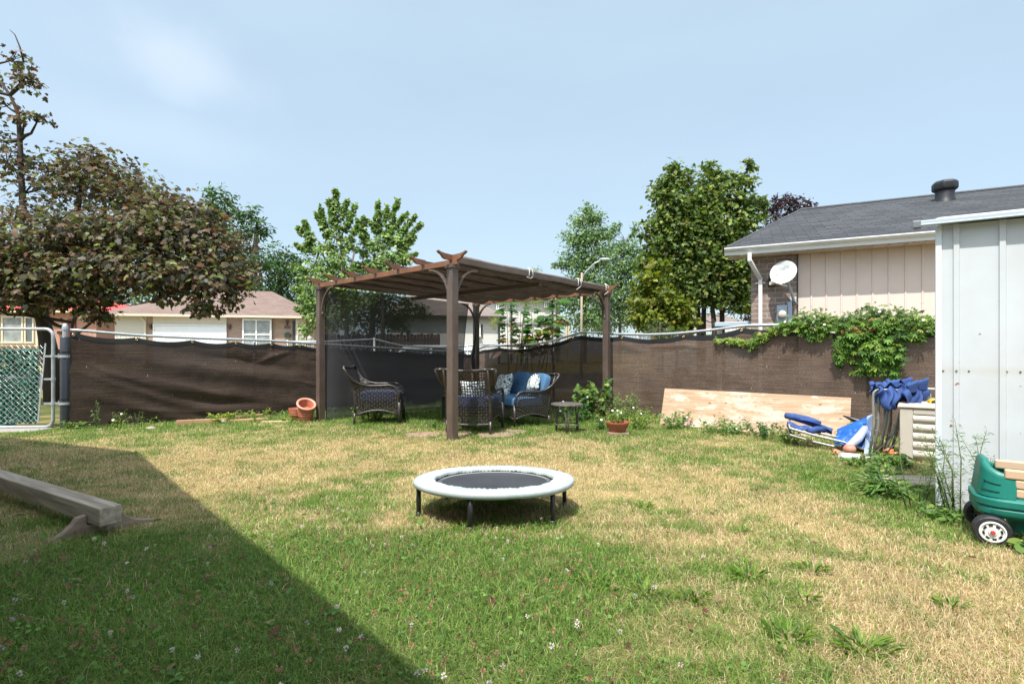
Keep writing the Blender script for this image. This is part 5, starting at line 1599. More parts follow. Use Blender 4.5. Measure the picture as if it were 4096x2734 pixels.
tape = thing('tape_measure', 'yellow and black tool lying on the lid of the beige deck box', 'tool', db(.28, .18, Hh + .05), -.3)
MB().prism([(-.075, -.018), (.06, -.018), (.075, .0), (.06, .025), (-.03, .032), (-.07, .02)], .05).build('body', M('yellow_plastic', (.70, .42, .015), .4, .08), tape, bevel=.006)
mb = MB().prism([(-.06, -.012), (-.01, -.012), (.0, .012), (-.03, .022), (-.058, .012)], .056); mb.tube([(.07, 0, 0), (.14, .01, -.005), (.20, -.02, -.01)], .012, 6)
mb.build('grip', BLACKP, tape, bevel=.003)

def folded_chair(label, foot, rz, leanx, hgt, wdt, seed, lie=False):
    """folded camp chair: two bent tube frames side by side with bunched canvas at the top"""
    t = thing('folded_chair', label, 'folded chair', foot, R(rz), 'folded navy camp chairs')
    r_ = random.Random(seed)
    fr = MB(); rv = MB()
    for k in range(4):
        y = -.07 + .045 * k
        h = hgt * (1, .93, .98, .72)[k]
        w_ = wdt * (1, .9, .95, .85)[k]
        x0 = (.0, .04, .09, .15)[k]
        sx = (.03, .05, .10, .14)[k]
        pts = [(x0 - .02, y, 0), (x0 + sx * .5, y, h * .5)]
        pts += [(x0 + sx - .02 + .05 * (1 - math.cos(R(a))), y, h - .06 + .06 * math.sin(R(a))) for a in (0, 30, 60, 90)]
        pts += [(x0 + sx + w_ - .05 + .05 * math.sin(R(a)), y + .01, h - .06 + .06 * math.cos(R(a))) for a in (0, 30, 60, 90)]
        pts += [(x0 + w_ * .8 - sx * .4, y, h * .5), (x0 + w_ * .75 - sx * .5, y, .0)]
        fr.tube(pts, .0125, 8)
        for q in (.25, .42, .62): rv.ball((x0 - .02 + sx * q * 1.0, y - .013, h * q), .005, 5)
    f_ = fr.build('frame', TUBE, t, smooth=True)
    rv.build('rivet', M('zinc_rivet', (.6, .6, .6), .3, .1, metal=.6), f_)
    def cloth(u, v, dy=0):
        x = .03 + wdt * 1.05 * u
        fold = math.sin(u * 16 + seed) * .035 * v + .02 * math.sin(u * 31 + 2 * seed)
        dr = (.06 + .11 * abs(math.sin(u * 5.3 + seed))) 
        return Vector((x + .02 * math.sin(v * 6), dy - .085 - .05 * math.sin(v * math.pi * .8) - fold, hgt * 1.03 - dr * v * 1.3 + .02 * math.sin(u * 23)))
    cl = MB().grid(cloth, 48, 14); cl.grid(lambda u, v: cloth(u, v * .85, .17 + .03 * v) + Vector((0, 0, .012)), 48, 14)
    cl.grid(lambda u, v: Vector((.03 + wdt * 1.05 * u, -.085 + .255 * v, hgt * 1.03 + .02 * math.sin(u * 23) + .035 * math.sin(v * 9 + u * 4))), 48, 10)
    cl.build('canvas', NAVY, t, smooth=True, solid=.004)
    for k in range(3):
        x = .09 + .11 * k
        pf = [(x - .035, hgt * .98), (x + .03, hgt * 1.0), (x + .045, hgt * 1.12 + .02 * k), (x - .05, hgt * 1.10)]
        MB().prism(pf, .05, Matrix.Rotation(.2 * k - .2, 3, 'X'), (0, .02 * k - .02, 0)).build('arm_sleeve', NAVY, t, bevel=.012)
    return t
folded_chair('folded navy camp chair standing upright against the deck box', on(3.55, 4.98), -20, 0, .66, .33, 3)
fc2 = folded_chair('folded navy camp chair leaning behind the upright one by the fence', on(3.78, 5.12), -34, 0, .68, .30, 8)
fc3 = thing('folded_chair', 'folded navy camp chair lying flat in the grass before the plywood', 'folded chair', on(3.15, 5.42, .02), R(-26), 'folded navy camp chairs')
mb = MB()
for k, (y0, z0, ln) in enumerate(((-.02, .13, .68), (.13, .15, .62), (.06, .05, .72), (.22, .10, .5))):
    mb.tube([(-.12, y0 + .10, z0 + .10), (-.14, y0 + .03, z0 + .085), (-.13, y0, z0 + .06), (.10, y0 - .02, z0), (.35, y0 - .05, z0 - .045), (ln - .12, y0 - .10, .015)], .013, 8)
mb.build('frame', TUBE, fc3, smooth=True)
mb = MB()
mb.grid(lambda u, v: Vector((-.15 + .26 * v, .0 + .22 * u, .205 - .05 * v + .035 * math.sin(u * 4) + .010 * math.sin(v * 11))), 16, 16)
mb.grid(lambda u, v: Vector((-.02 + .30 * v + .03 * u, .20 + .18 * u, .26 - .11 * v - .02 * u + .03 * math.sin(u * 6 + v * 3))), 16, 16)
mb.tube([(-.16, .22, .30), (-.08, .25, .285), (.06, .27, .25), (.18, .28, .215)], [.03, .038, .045, .03], 8)
mb.tube([(.05, -.02, .17), (.13, .08, .18), (.2, .17, .17)], .034, 8)
mb.build('canvas', NAVY, fc3, smooth=True, solid=.006)
MB().box((-.0, .045, .197), (.045, .014, .002), Matrix.Rotation(.2, 3, 'Y')).build('care_tag', WHITE, fc3)

def tarp(name, label, mat, P_, nu=30, nv=24, seed=0, amp=.02, th=.004):
    """crumpled sheet spanning four corner points"""
    a, b, c, d = [Vector(q) for q in P_]
    def f(u, v):
        p = (a * (1 - u) + b * u) * (1 - v) + (d * (1 - u) + c * u) * v
        bulge = math.sin(math.pi * u) * math.sin(math.pi * v)
        n_ = abs(fbm(u * 3 + seed, v * 3, 1.6, 50 + seed) - .5) * 2.4
        return p + Vector((0, -.05, .06)) * bulge + Vector((-.3, -1, .5)) * (amp * float(n_) + amp * .6 * math.sin(7 * u + 9 * v + seed) * bulge)
    o = MB().grid(f, nu, nv).build(name, mat, None, smooth=True, solid=th)
    return tag(o, label, 'tarp')
Yt = 5.2
tarp('tarp', 'bright blue crumpled tarp heaped between the lying chair and the upright chairs', M('bright_blue_tarp', (.008, .10, .40), .55, .15, 7),
     [at(3335, 1775, 5.25) , at(3470, 1800, 5.1), at(3485, 1660, 5.45), at(3350, 1715, 5.5)], seed=1, amp=.035)
tarp('tarp', 'pale blue plastic sheet hanging down beside the upright folded chairs', M('pale_blue_sheet', (.36, .47, .66), .5, .12, 7),
     [at(3455, 1815, 5.02), at(3490, 1830, 4.95), at(3492, 1655, 5.25), at(3468, 1665, 5.35)], seed=5, amp=.015)
mb = MB().tube([at(3395, 1785, 5.05), at(3430, 1755, 5.1), at(3462, 1712, 5.2)], [.035, .042, .036], 10)
o = mb.build('pool_float', M('lilac_vinyl', (.42, .47, .70), .35, .1, 6, .1, 30), None, smooth=True); tag(o, 'lilac inflatable tube lying across the blue tarp', 'inflatable tube')
mb = MB().ball((0, 0, 0), .058, 12, (1, 1, .85))
o = mb.build('ball', M('faded_red_ball', (.50, .20, .15), .6, .15, 14, .1, 40, col2=(.42, .24, .18)), None, smooth=True); o.location = at(3398, 1795, 5.03)
tag(o, 'faded reddish ball lying under the pale blue sheet', 'ball')
# umbrella tip behind, bottle, torch, fishing rods, wrapper
mb = MB().tube([at(3372, 1662, 5.75), at(3398, 1671, 5.72), at(3440, 1685, 5.65), at(3480, 1700, 5.6)], [.006, .020, .032, .035], 8)
o = mb.build('umbrella', M('black_nylon', (.012, .012, .014), .4, .15, 10), None, smooth=True); tag(o, 'closed black umbrella resting on the plywood end', 'umbrella')
def lying(px, py, Y, dz=.03): return Vector(((px - 2048) / FPX * Y, Y, gz(Y) + dz))
bt = thing('bottle', 'white plastic bottle lying in the grass in front of the folded chairs', 'bottle', lying(3415, 1842, 4.74))
MB().lathe([(.0, -.13), (.03, -.13), (.035, -.12), (.034, .05), (.014, .10), (.013, .13), (.0, .13)], 14, (0, 0, 0), Matrix.Rotation(R(95), 3, 'Y')).build('body', M('white_hdpe', (.70, .72, .71), .35, .05), bt, auto=40)
MB().lathe([(.017, .125), (.017, .155), (.0, .155)], 12, (0, 0, 0), Matrix.Rotation(R(95), 3, 'Y')).build('cap', WHITE, bt)
tc_ = thing('torch', 'black torch with a yellow head lying in the grass by the white bottle', 'torch', lying(3452, 1860, 4.55))
MB().tube([(.03, .05, .03), (.0, 0, 0)], .02, 10).build('handle', BLACKP, tc_, smooth=True)
MB().tube([(.0, 0, 0), (-.035, -.05, -.01)], [.024, .034], 12).build('head', M('yellow_lamp_head', (.75, .50, .05), .35, .1), tc_, auto=40)
for lab, p0_, p1_ in (('thin black fishing rod leaning from the grass up to the deck box corner', at(3448, 1865, 4.6), at(3606, 1705, 4.75)), ('dark fishing rod with pale blue grip leaning by the shed', at(3512, 1848, 4.65), at(3602, 1752, 4.6))):
    t = thing('fishing_rod', lab, 'fishing rod', p0_)
    MB().tube([Vector((0, 0, 0)), (p1_ - p0_) * .5, p1_ - p0_], [.010, .006, .003], 6).build('rod', BLACKP, t, smooth=True)
    MB().tube([Vector((0, 0, 0)), (p1_ - p0_) * .2], .013, 8).build('grip', M('pale_blue_grip', (.15, .5, .62), .5, .1) if 'blue' in lab else M('black_foam', (.02, .02, .02), .8, .1), t, smooth=True)
mb = MB().grid(lambda u, v: Vector((.11 * u, .07 * v, .02 * math.sin(9 * u + 3 * v) + .015 * math.sin(13 * v))), 12, 10)
o = mb.build('wrapper', M('orange_wrapper', (.70, .20, .04), .35, .2, 14, col2=(.72, .66, .6)), None, smooth=True, solid=.002); o.location = lying(3555, 1822, 4.72, .05); o.rotation_euler = (R(40), 0, .3)
tag(o, 'crumpled orange wrapper in the weeds before the deck box', 'wrapper')
mb = MB().grid(lambda u, v: Vector((.09 * u, .05 * v, .014 * math.sin(9 * u + 3 * v))), 10, 8)
o = mb.build('wrapper', M('brown_wrapper', (.42, .16, .06), .4, .2, 14, col2=(.6, .5, .42)), None, smooth=True, solid=.002); o.location = lying(3335, 1812, 4.98, .03); o.rotation_euler = (R(20), 0, .1)
tag(o, 'brown and white wrapper lying in front of the flat folded chair', 'wrapper')
o = MB().box((0, 0, 0), (.56, .30, .03)).build('wooden_step', GREYW, None, bevel=.008)
o.location = on(3.04, 3.84, .008); o.rotation_euler[2] = R(-5)
tag(o, 'grey weathered board lying in the grass beside the shed corner', 'board')

# bowl planter at the right pergola post
pb_ = thing('bowl_planter', 'broad terracotta bowl planter full of weeds by the right pergola post', 'planter', on((2470 - 2048) / FPX * 6.5, 6.5, .0))
MB().lathe([(.0, .035), (.09, .035), (.10, .045), (.135, .11), (.148, .145), (.155, .145), (.158, .165), (.145, .165), (.13, .13), (.0, .125)], 32).build('bowl', M('brick_red_clay', (.34, .105, .06), .6, .18, 7, .1, 40), pb_, auto=40)
MB().box((0, 0, .015), (.26, .2, .04)).build('saucer_brick', PAV, pb_, bevel=.005)

# ================================================================== SMALL PLANTS
LEAFG = LEAF
def plant(name, label, base, n_stems, h, spread, nleaf, lsize, tmpl, pal, seed, flowers=0, cat='plant', group=None, fcol=(.80, .80, .78), droop=.2, upn=.5, kind=None, ftop=.5, parent=None):
    r_ = np.random.default_rng(seed)
    root = thing(name, label, cat, base, 0, group) if parent is None else parent
    mb = MB(); Ps, Dn = [], []
    for k in range(n_stems):
        a = r_.random() * 6.283; q = r_.random() ** .6
        hh = h * (.55 + .5 * r_.random())
        e = Vector((math.cos(a) * spread * q, math.sin(a) * spread * q, hh))
        b = Vector((math.cos(a) * spread * q * .35, math.sin(a) * spread * q * .35, 0))
        md = b.lerp(e, .5) + Vector((r_.normal(0, .08) * hh, r_.normal(0, .08) * hh, .08 * hh))
        mb.tube([b, md, e], [.002 + .003 * h, .0016 + .002 * h, .0012], 5)
        nl = max(2, int(nleaf / n_stems))
        for j in range(nl):
            t = .12 + .88 * r_.random()
            p = (b.lerp(md, t * 2) if t < .5 else md.lerp(e, t * 2 - 1))
            d = r_.normal(0, 1, 3); d[2] = abs(d[2]) * .3 - droop; d /= np.linalg.norm(d)
            Ps.append(np.array(p) + d * lsize * .25); Dn.append(d)
    mb.build('stem', M('green_stem', (.10, .14, .04), .7, .2), root, smooth=True)
    Ps, Dn = np.array(Ps), np.array(Dn)
    n_ = len(Ps)
    Nn = np.stack([r_.normal(0, .45, n_), r_.normal(-.25, .45, n_), np.full(n_, upn) + .3 * r_.random(n_)], -1)
    V0 = Ps + np.array(wloc(root))
    leaves('foliage', V0, Nn, Dn, lsize * (.55 + .8 * r_.random(n_)), tmpl, pick(r_, n_, pal, .3), LEAF, root)
    if flowers:
        mb = MB()
        for k in range(flowers):
            i = int(r_.integers(n_)); p = Vector(Ps[i]) + Vector((0, -.02, .02))
            f = .012 + .007 * r_.random()
            q = Vector((r_.normal(0, .3), -1, .6)).normalized().to_track_quat('Z', 'Y').to_matrix()
            mb.lathe([(.001, 0), (f * .5, .004), (f, .014), (f * 1.05, .015)], 10, p, q)
        mb.build('flower', M('white_petal', fcol, .6, .05), root, smooth=True)
    return root
GREENS = [(.075, .16, .03, 2), (.12, .22, .045, 2), (.20, .28, .06, 1), (.045, .105, .022, .8)]
YGREEN = [(.17, .25, .03, 2), (.10, .19, .03, 2), (.30, .28, .05, .6)]
DGREEN = [(.02, .07, .015, 2), (.04, .11, .02, 2), (.07, .15, .03, .6)]
plant('planter_weeds', 'yellow-green weeds and grass growing out of the terracotta bowl planter', Vector(pb_.location) + Vector((0, 0, .13)), 22, .20, .15, 240, .035, OVAL, YGREEN, 3, 5, ftop=.8)
plant('garden_shrub', 'broad-leaved green shrub between the side table and the right pergola post', on((2370 - 2048) / FPX * 8.3, 8.3), 16, .62, .36, 300, .085, MAPLE, GREENS, 4, 4, cat='shrub')
for i, (px, Y, h, sp, n_, ls_, tm_, pal, fl, lab) in enumerate((
        (2545, 7.0, .34, .22, 420, .036, OVAL, YGREEN, 4, 'bushy yellow-green weed with white blooms right of the bowl planter'),
        (2500, 7.9, .50, .22, 420, .035, OVAL, GREENS, 0, 'taller leafy green weed directly behind the bowl planter'),
        (2420, 6.95, .26, .22, 320, .036, OVAL, GREENS, 3, 'low leafy weed left of the bowl planter'),
        (2300, 7.9, .30, .30, 300, .06, OVAL, DGREEN, 3, 'dark green bindweed growing beneath the round side table'),
        (2400, 8.1, .34, .22, 220, .05, OVAL, [(.10, .12, .03, 1), (.16, .12, .05, 1), (.05, .09, .02, 1)], 0, 'brownish half-dry plant at the foot of the right pergola post'),
        (2690, 7.05, .26, .30, 420, .04, OVAL, GREENS, 1, 'leafy weed in front of the left part of the plywood panel'),
        (2900, 6.55, .22, .34, 520, .04, OVAL, GREENS, 1, 'leafy weeds in front of the middle of the plywood panel'),
        (3060, 6.15, .22, .26, 380, .034, OVAL, DGREEN, 0, 'reddish-stemmed dark weed in front of the plywood panel'),
        (3150, 5.75, .22, .18, 260, .036, OVAL, GREENS, 0, 'bushy weed left of the flat folded chair'),
        (3440, 5.75, .24, .12, 90, .06, OVAL, GREENS, 0, 'glossy leafed sprig growing behind the bright blue tarp'),
        (1740, 7.1, .16, .16, 160, .035, OVAL, GREENS, 0, 'leafy weed left of the armchair seen from behind'),
        (1490, 8.15, .22, .36, 480, .042, OVAL, YGREEN, 2, 'yellow-green weeds beneath the armchair seen side-on'),
        (1620, 8.4, .20, .26, 240, .04, OVAL, GREENS, 0, 'green weed tuft by the mesh curtain right of the armchair seen side-on'),
        (1870, 7.2, .17, .26, 360, .036, OVAL, GREENS, 0, 'low leafy plants under the armchair seen from behind'),
        (1240, 8.25, .24, .14, 140, .04, OVAL, DGREEN, 0, 'dark weed between the pots and the left pergola post'),
        (890, 7.8, .17, .26, 380, .038, OVAL, [(.26, .30, .03, 1), (.16, .25, .03, 1)], 0, 'bright yellow-green vine creeping over the planks'),
        (1020, 8.1, .22, .30, 260, .034, OVAL, YGREEN, 0, 'straggly vine behind the overgrown plank'),
        (1140, 7.9, .14, .16, 160, .034, OVAL, YGREEN, 0, 'straggly weeds left of the pot cluster'),
        (470, 7.05, .30, .16, 90, .034, OVAL, YGREEN, 2, 'thin flowering weed near the left end of the dark screen'),
        (380, 7.05, .40, .10, 60, .032, OVAL, GREENS, 0, 'tall thin weed standing right of the gate post'),
        (560, 7.3, .26, .12, 60, .03, LANCE, GREENS, 0, 'sparse weed before the creased middle of the dark screen'),
        (262, 6.9, .14, .12, 120, .03, OVAL, YGREEN, 0, 'low weeds between the gate and the gate post'))):
    b = on((px - 2048) / FPX * Y, Y, -.01)
    plant('weed', lab, b, max(6, int(n_ / 26)), h, sp, n_, ls_, tm_, pal, 60 + i, fl, group='weeds along the fences')
# tall feathery weed in front of the shed
plant('horseweed', 'tall feathery weed with thin stems in front of the shed corner', on(2.50, 2.78), 13, .60, .20, 900, .030, LANCE, [(.09, .17, .04, 2), (.15, .22, .06, 1), (.05, .11, .03, 1)], 9, 0, droop=-.35, cat='weed')
plant('horseweed', 'shorter feathery weed leaning left from the shed corner', on(2.42, 2.98), 6, .42, .18, 320, .028, LANCE, [(.10, .18, .05, 2), (.16, .22, .07, 1)], 10, 0, droop=-.3, cat='weed')
for i, (x, y, h, sp, n_, ls_, tm_, lab) in enumerate((
        (2.50, 3.36, .15, .13, 260, .10, LANCE, 'clump of long green grass at the left wall of the shed'),
        (3.42, 4.46, .12, .20, 220, .055, OVAL, 'broad-leaved dock plant at the foot of the deck box'),
        (3.12, 4.50, .10, .16, 200, .04, OVAL, 'leafy green weeds left of the deck box corner'),
        (3.08, 4.15, .10, .16, 200, .038, OVAL, 'leafy weeds just behind the grey weathered board'),
        (2.40, 2.78, .09, .16, 220, .032, OVAL, 'low leafy weeds at the base of the shed front'),
        (2.34, 2.22, .10, .09, 60, .05, ROUND, 'round-leaved weed pushed against the wagon wheel'),
        (2.55, 2.2, .10, .14, 90, .05, ROUND, 'round-leaved weeds beneath the toy wagon'))):
    plant('weed', lab, on(x, y, -.01), max(8, n_ // 12), h, sp, n_, ls_, tm_, GREENS if i else [(.10, .20, .04, 1), (.06, .14, .03, 1), (.2, .26, .07, .4)], 90 + i, 0, group='weeds by the shed')
# rosettes in the dry lawn
for i, (px, py, sc_, lab) in enumerate((
        (3155, 2555, .72, 'bright green rosette clump in the dry lawn, nearest the bottom edge'), (3455, 2600, .85, 'largest green weed clump in the dry lawn, right of the bright rosette'),
        (2990, 2310, .7, 'green tuft with upright blades in the dry lawn, left of a second tuft'), (3250, 2285, .6, 'small dark green tuft in the dry lawn toward the wagon'),
        (2590, 2375, .6, 'flat green tuft at the border between green and dry lawn'), (2365, 2340, .65, 'grassy green tuft on the lawn below the trampoline'),
        (3220, 2400, .55, 'flat greyish weed in the dry lawn behind the bright rosette'), (3800, 2430, .5, 'small leaning rosette in the dry lawn below the wagon'),
        (2570, 2030, .7, 'green tuft on the lawn right of the trampoline'), (2775, 2395, .55, 'small green sprig in the dry lawn left of the tufts'),
        (3230, 1905, .7, 'low green tuft on the lawn in front of the flat folded chair'), (2960, 2130, .5, 'faint green tuft on the dry lawn between trampoline and shed'))):
    Y = 2.0
    for _ in range(6): Y = (H0 - gz(Y)) * FPX / (py - HZ)
    r_ = np.random.default_rng(200 + i)
    n_ = int(95 * sc_)
    az = r_.random(n_) * 6.283; el = .12 + .85 * r_.random(n_)
    Dn = np.stack([np.cos(az) * np.cos(el), np.sin(az) * np.cos(el), np.sin(el)], -1)
    Nn = np.stack([-np.cos(az) * np.sin(el), -np.sin(az) * np.sin(el), np.cos(el)], -1) + r_.normal(0, .15, (n_, 3))
    b = on((px - 2048) / FPX * Y, Y, 0)
    P_ = np.array(b) + Dn * .01 + np.stack([np.cos(az), np.sin(az), 0 * az], -1) * (.055 * r_.random(n_))[:, None] * sc_
    o = leaves('weed_clump', P_ - np.array(b), Nn, Dn, (.028 + .055 * r_.random(n_)) * sc_ ** .6, LANCE, pick(r_, n_, [(.10, .20, .02, 2), (.17, .26, .035, 1), (.055, .12, .02, 1)], .3), LEAF)
    o.location = b
    tag(o, lab, 'weed', 'green clumps in the dry lawn')
# clover in the green part of the lawn
r_ = np.random.default_rng(77)
n_ = 15000
Y = 1.0 + 2.3 * r_.random(n_) ** 1.1; X = (r_.random(n_) * 2 - 1) * (Y * 1.06 + 1.2)
ok = (dryness(X, Y) + .25 * (fbm(X, Y, 3.3, 14) - .5) < .30); X, Y = X[ok], Y[ok]; n_ = len(X)
P_ = np.stack([X, Y, np.interp(Y, GY, GZ) + .012 + .028 * r_.random(n_)], -1)
o = leaves('clover_leaves', P_, np.stack([r_.normal(0, .4, n_), r_.normal(0, .4, n_), np.ones(n_)], -1), r_.normal(0, 1, (n_, 3)) * [1, 1, .1], .006 + .008 * r_.random(n_), ROUND,
           pick(r_, n_, [(.09, .18, .028, 3), (.13, .23, .045, 2), (.045, .11, .02, 1)], .3), LEAF)
tag(o, 'small round clover leaves spread through the green part of the lawn', 'clover', kind='stuff')
n_ = 2600
Y = 1.05 + 2.0 * r_.random(n_); X = (r_.random(n_) * 2 - 1) * (Y * 1.05 + .8)
ok = (dryness(X, Y) + .5 * (fbm(X, Y, 2.2, 18) - .5) < .30) & (r_.random(n_) < .62); X, Y = X[ok], Y[ok]; n_ = len(X)
Pf, Nf, Df, Sf_, Cf = [], [], [], [], []
for x, y in zip(X, Y):
    c = np.array([x, y, np.interp(y, GY, GZ) + .035 + .03 * r_.random()])
    br = r_.random() < .86
    base = np.array([.36, .20, .13]) if br else np.array([.66, .58, .55])
    base = base * (.6 + .6 * r_.random())
    k = 24
    d = nrmz(r_.normal(0, 1, (k, 3)) + [0, 0, -.5 if br else .35])
    Pf.append(c + d * .0025); Df.append(d); Nf.append(nrmz(np.cross(d, r_.normal(0, 1, (k, 3))))); Sf_.append(np.full(k, .0048 + .0025 * r_.random())); Cf.append(base * (.75 + .5 * r_.random((k, 1))))
o = leaves('clover_flowers', np.concatenate(Pf), np.concatenate(Nf), np.concatenate(Df), np.concatenate(Sf_), OVAL, np.concatenate(Cf), LEAF)
tag(o, 'many white and browned clover blossoms dotted over the green lawn', 'clover blossom', kind='stuff')
n_ = 90
Y = 1.1 + 6 * r_.random(n_) ** 1.3; X = (r_.random(n_) * 2 - 1) * Y * .95
ok = ((X - 2.6) * .74 - (Y - 3.07) * .673 < 0) | (Y < 2.2); X, Y = X[ok], Y[ok]; n_ = len(X)
o = leaves('fallen_leaves', np.stack([X, Y, np.interp(Y, GY, GZ) + .022], -1), np.stack([r_.normal(0, .4, n_), r_.normal(0, .4, n_), np.ones(n_)], -1), r_.normal(0, 1, (n_, 3)) * [1, 1, .2], .016 + .018 * r_.random(n_), MAPLE, pick(r_, n_, [(.16, .06, .035, 1), (.25, .14, .08, 1), (.10, .04, .03, 1), (.30, .22, .12, 1)], .3), LEAF)
tag(o, 'a few small brown fallen leaves scattered over the lawn', 'fallen leaves', kind='stuff')
# broad leaves scattered in the shade
n_ = 150
Y = 1.05 + 2.2 * r_.random(n_); X = -.4 - (r_.random(n_)) * (Y * 1.0 + .2)
P_ = np.stack([X, Y, np.interp(Y, GY, GZ) + .02], -1)
o = leaves('plantain_leaves', P_, np.stack([r_.normal(0, .5, n_), r_.normal(-.2, .5, n_), np.ones(n_)], -1), r_.normal(0, 1, (n_, 3)) * [1, 1, .2], .025 + .03 * r_.random(n_), OVAL, pick(r_, n_, [(.08, .17, .03, 1), (.12, .21, .05, 1)], .3), LEAF)
tag(o, 'broad flat leaves scattered through the shaded lawn', 'ground leaves', kind='stuff')
# ground cover along the foot of the fences
n_ = 9000
s = r_.random(n_)
left_ = r_.random(n_) < .5
Pl = np.where(left_[:, None], np.array(P0)[None, :2] + s[:, None] * LL * np.array(uL)[None, :2] + np.abs(r_.normal(0, .16, n_))[:, None] * np.array(nL)[None, :2],
              np.array(CN)[None, :2] + s[:, None] * 7.6 * np.array(uR)[None, :2] + (np.abs(r_.normal(0, .45, n_)) + .02)[:, None] * np.array(nR)[None, :2])
ok = fbm(Pl[:, 0], Pl[:, 1], 1.8, 91) > .42
Pl = Pl[ok]; n_ = len(Pl)
P_ = np.stack([Pl[:, 0], Pl[:, 1], np.interp(Pl[:, 1], GY, GZ) + .09 * r_.random(n_) ** 1.5 + .01], -1)
o = leaves('ground_cover', P_, np.stack([r_.normal(0, .5, n_), r_.normal(-.3, .5, n_), np.ones(n_)], -1), r_.normal(0, 1, (n_, 3)), .022 + .03 * r_.random(n_), OVAL, pick(r_, n_, GREENS + [(.2, .26, .04, 1)], .3), LEAF)
tag(o, 'low green weeds along the foot of both privacy fences', 'ground cover', kind='stuff')

# ------------------------------------------------------------------ creeper on the right fence
cr = thing('creeper', 'five-leaved green creeper hanging over the sunlit fence near the shed', 'creeper', tuple(CN + uR * 7.2 + nR * .05))
r_ = np.random.default_rng(15)
Ps, Cs, Sz = [], [], []
def s_of(px):
    rr = (px - 2048) / FPX
    return (rr * CN.y - CN.x) / (uR.x - rr * uR.y)
mbv = MB()
def scatter(pts, n, sx, sz, out, size, pal):
    """leaves around a polyline of photo readings lying on the fence plane"""
    ww = []
    for px, py in pts:
        s = s_of(px); b = CN + uR * s
        ww.append((s, H0 - (py - HZ) / FPX * b.y))
    t = r_.random(n) * (len(ww) - 1)
    i = t.astype(int); f = t - i
    A = np.array(ww)
    q = A[i] * (1 - f)[:, None] + A[i + 1] * f[:, None]
    s = q[:, 0] + r_.normal(0, sx, n); z = q[:, 1] + r_.normal(0, sz, n)
    b = np.array(CN)[None] + s[:, None] * np.array(uR)[None] + np.array(nR)[None] * (.045 + out * r_.random(n))[:, None]
    b[:, 2] = z
    Ps.append(b); Cs.append(pick(r_, n, pal, .28)); Sz.append(size * (.6 + .7 * r_.random(n)))
    mbv.tube([CN + uR * a + nR * .05 + Vector((0, 0, c)) for a, c in ww], .006, 5)
CG = [(.075, .175, .025, 2), (.12, .235, .035, 2), (.20, .29, .045, 1.2), (.045, .115, .018, .5)]
CY = [(.22, .31, .05, 2), (.12, .22, .035, 1), (.30, .28, .08, .6)]
scatter([(2870, 1358), (2960, 1366), (3020, 1372), (3060, 1345), (3110, 1318), (3170, 1312)], 330, .03, .026, .06, .055, CY)
scatter([(3010, 1388), (3035, 1365), (3060, 1340)], 70, .03, .03, .06, .06, CG)
scatter([(3130, 1305), (3250, 1296), (3350, 1300), (3450, 1300), (3560, 1290), (3650, 1290), (3740, 1300)], 820, .04, .05, .12, .055, CG + CY)
scatter([(3230, 1315), (3265, 1345), (3290, 1330)], 130, .05, .03, .06, .06, CG)
scatter([(3430, 1300), (3470, 1360), (3520, 1400), (3540, 1430)], 430, .10, .05, .16, .075, CG)
scatter([(3400, 1330), (3390, 1400), (3360, 1445)], 150, .05, .04, .1, .07, CG)
scatter([(3480, 1400), (3500, 1470), (3480, 1480)], 160, .08, .03, .1, .075, CG)
scatter([(3560, 1380), (3575, 1450), (3580, 1500), (3572, 1545)], 120, .03, .03, .06, .065, CG)
scatter([(3560, 1300), (3620, 1330), (3660, 1340)], 90, .07, .04, .1, .07, CG)
scatter([(3410, 1300), (3440, 1330), (3480, 1310), (3530, 1290)], 34, .08, .03, .16, .05, [(.30, .05, .03, 1), (.32, .12, .05, 1), (.2, .2, .05, 1)])
scatter([(3180, 1290), (3260, 1255), (3330, 1285), (3450, 1265), (3510, 1240), (3560, 1270), (3630, 1262), (3700, 1290)], 520, .07, .05, .12, .04, [(.14, .22, .06, 1), (.09, .17, .05, 1), (.2, .24, .09, .6)])
mbv.build('stem', M('brown_stem', (.16, .09, .05), .8, .2), cr, world=True, smooth=True)
P_ = np.concatenate(Ps); n_ = len(P_)
leaves('foliage', P_, np.array(nR) * .75 + np.array([0, 0, .55]) + r_.normal(0, .35, (n_, 3)), np.array([0, 0, -.55]) + np.array(nR) * .35 + r_.normal(0, .55, (n_, 3)), np.concatenate(Sz), FIVE, np.concatenate(Cs), LEAF, cr)
mb = MB()
for px, py in ((3155, 1290), (3268, 1290), (3310, 1300), (3275, 1320), (3528, 1250), (3700, 1283)):
    b = CN + uR * s_of(px); p = Vector((b.x, b.y, H0 - (py - HZ) / FPX * b.y)) + nR * .16
    mb.lathe([(.002, 0), (.008, .004), (.014, .012), (.015, .012)], 10, p, (nR + Vector((0, 0, .5))).normalized().to_track_quat('Z', 'Y').to_matrix())
mb.build('flower', M('white_petal', (.80, .80, .78), .6, .05), cr, smooth=True, world=True)
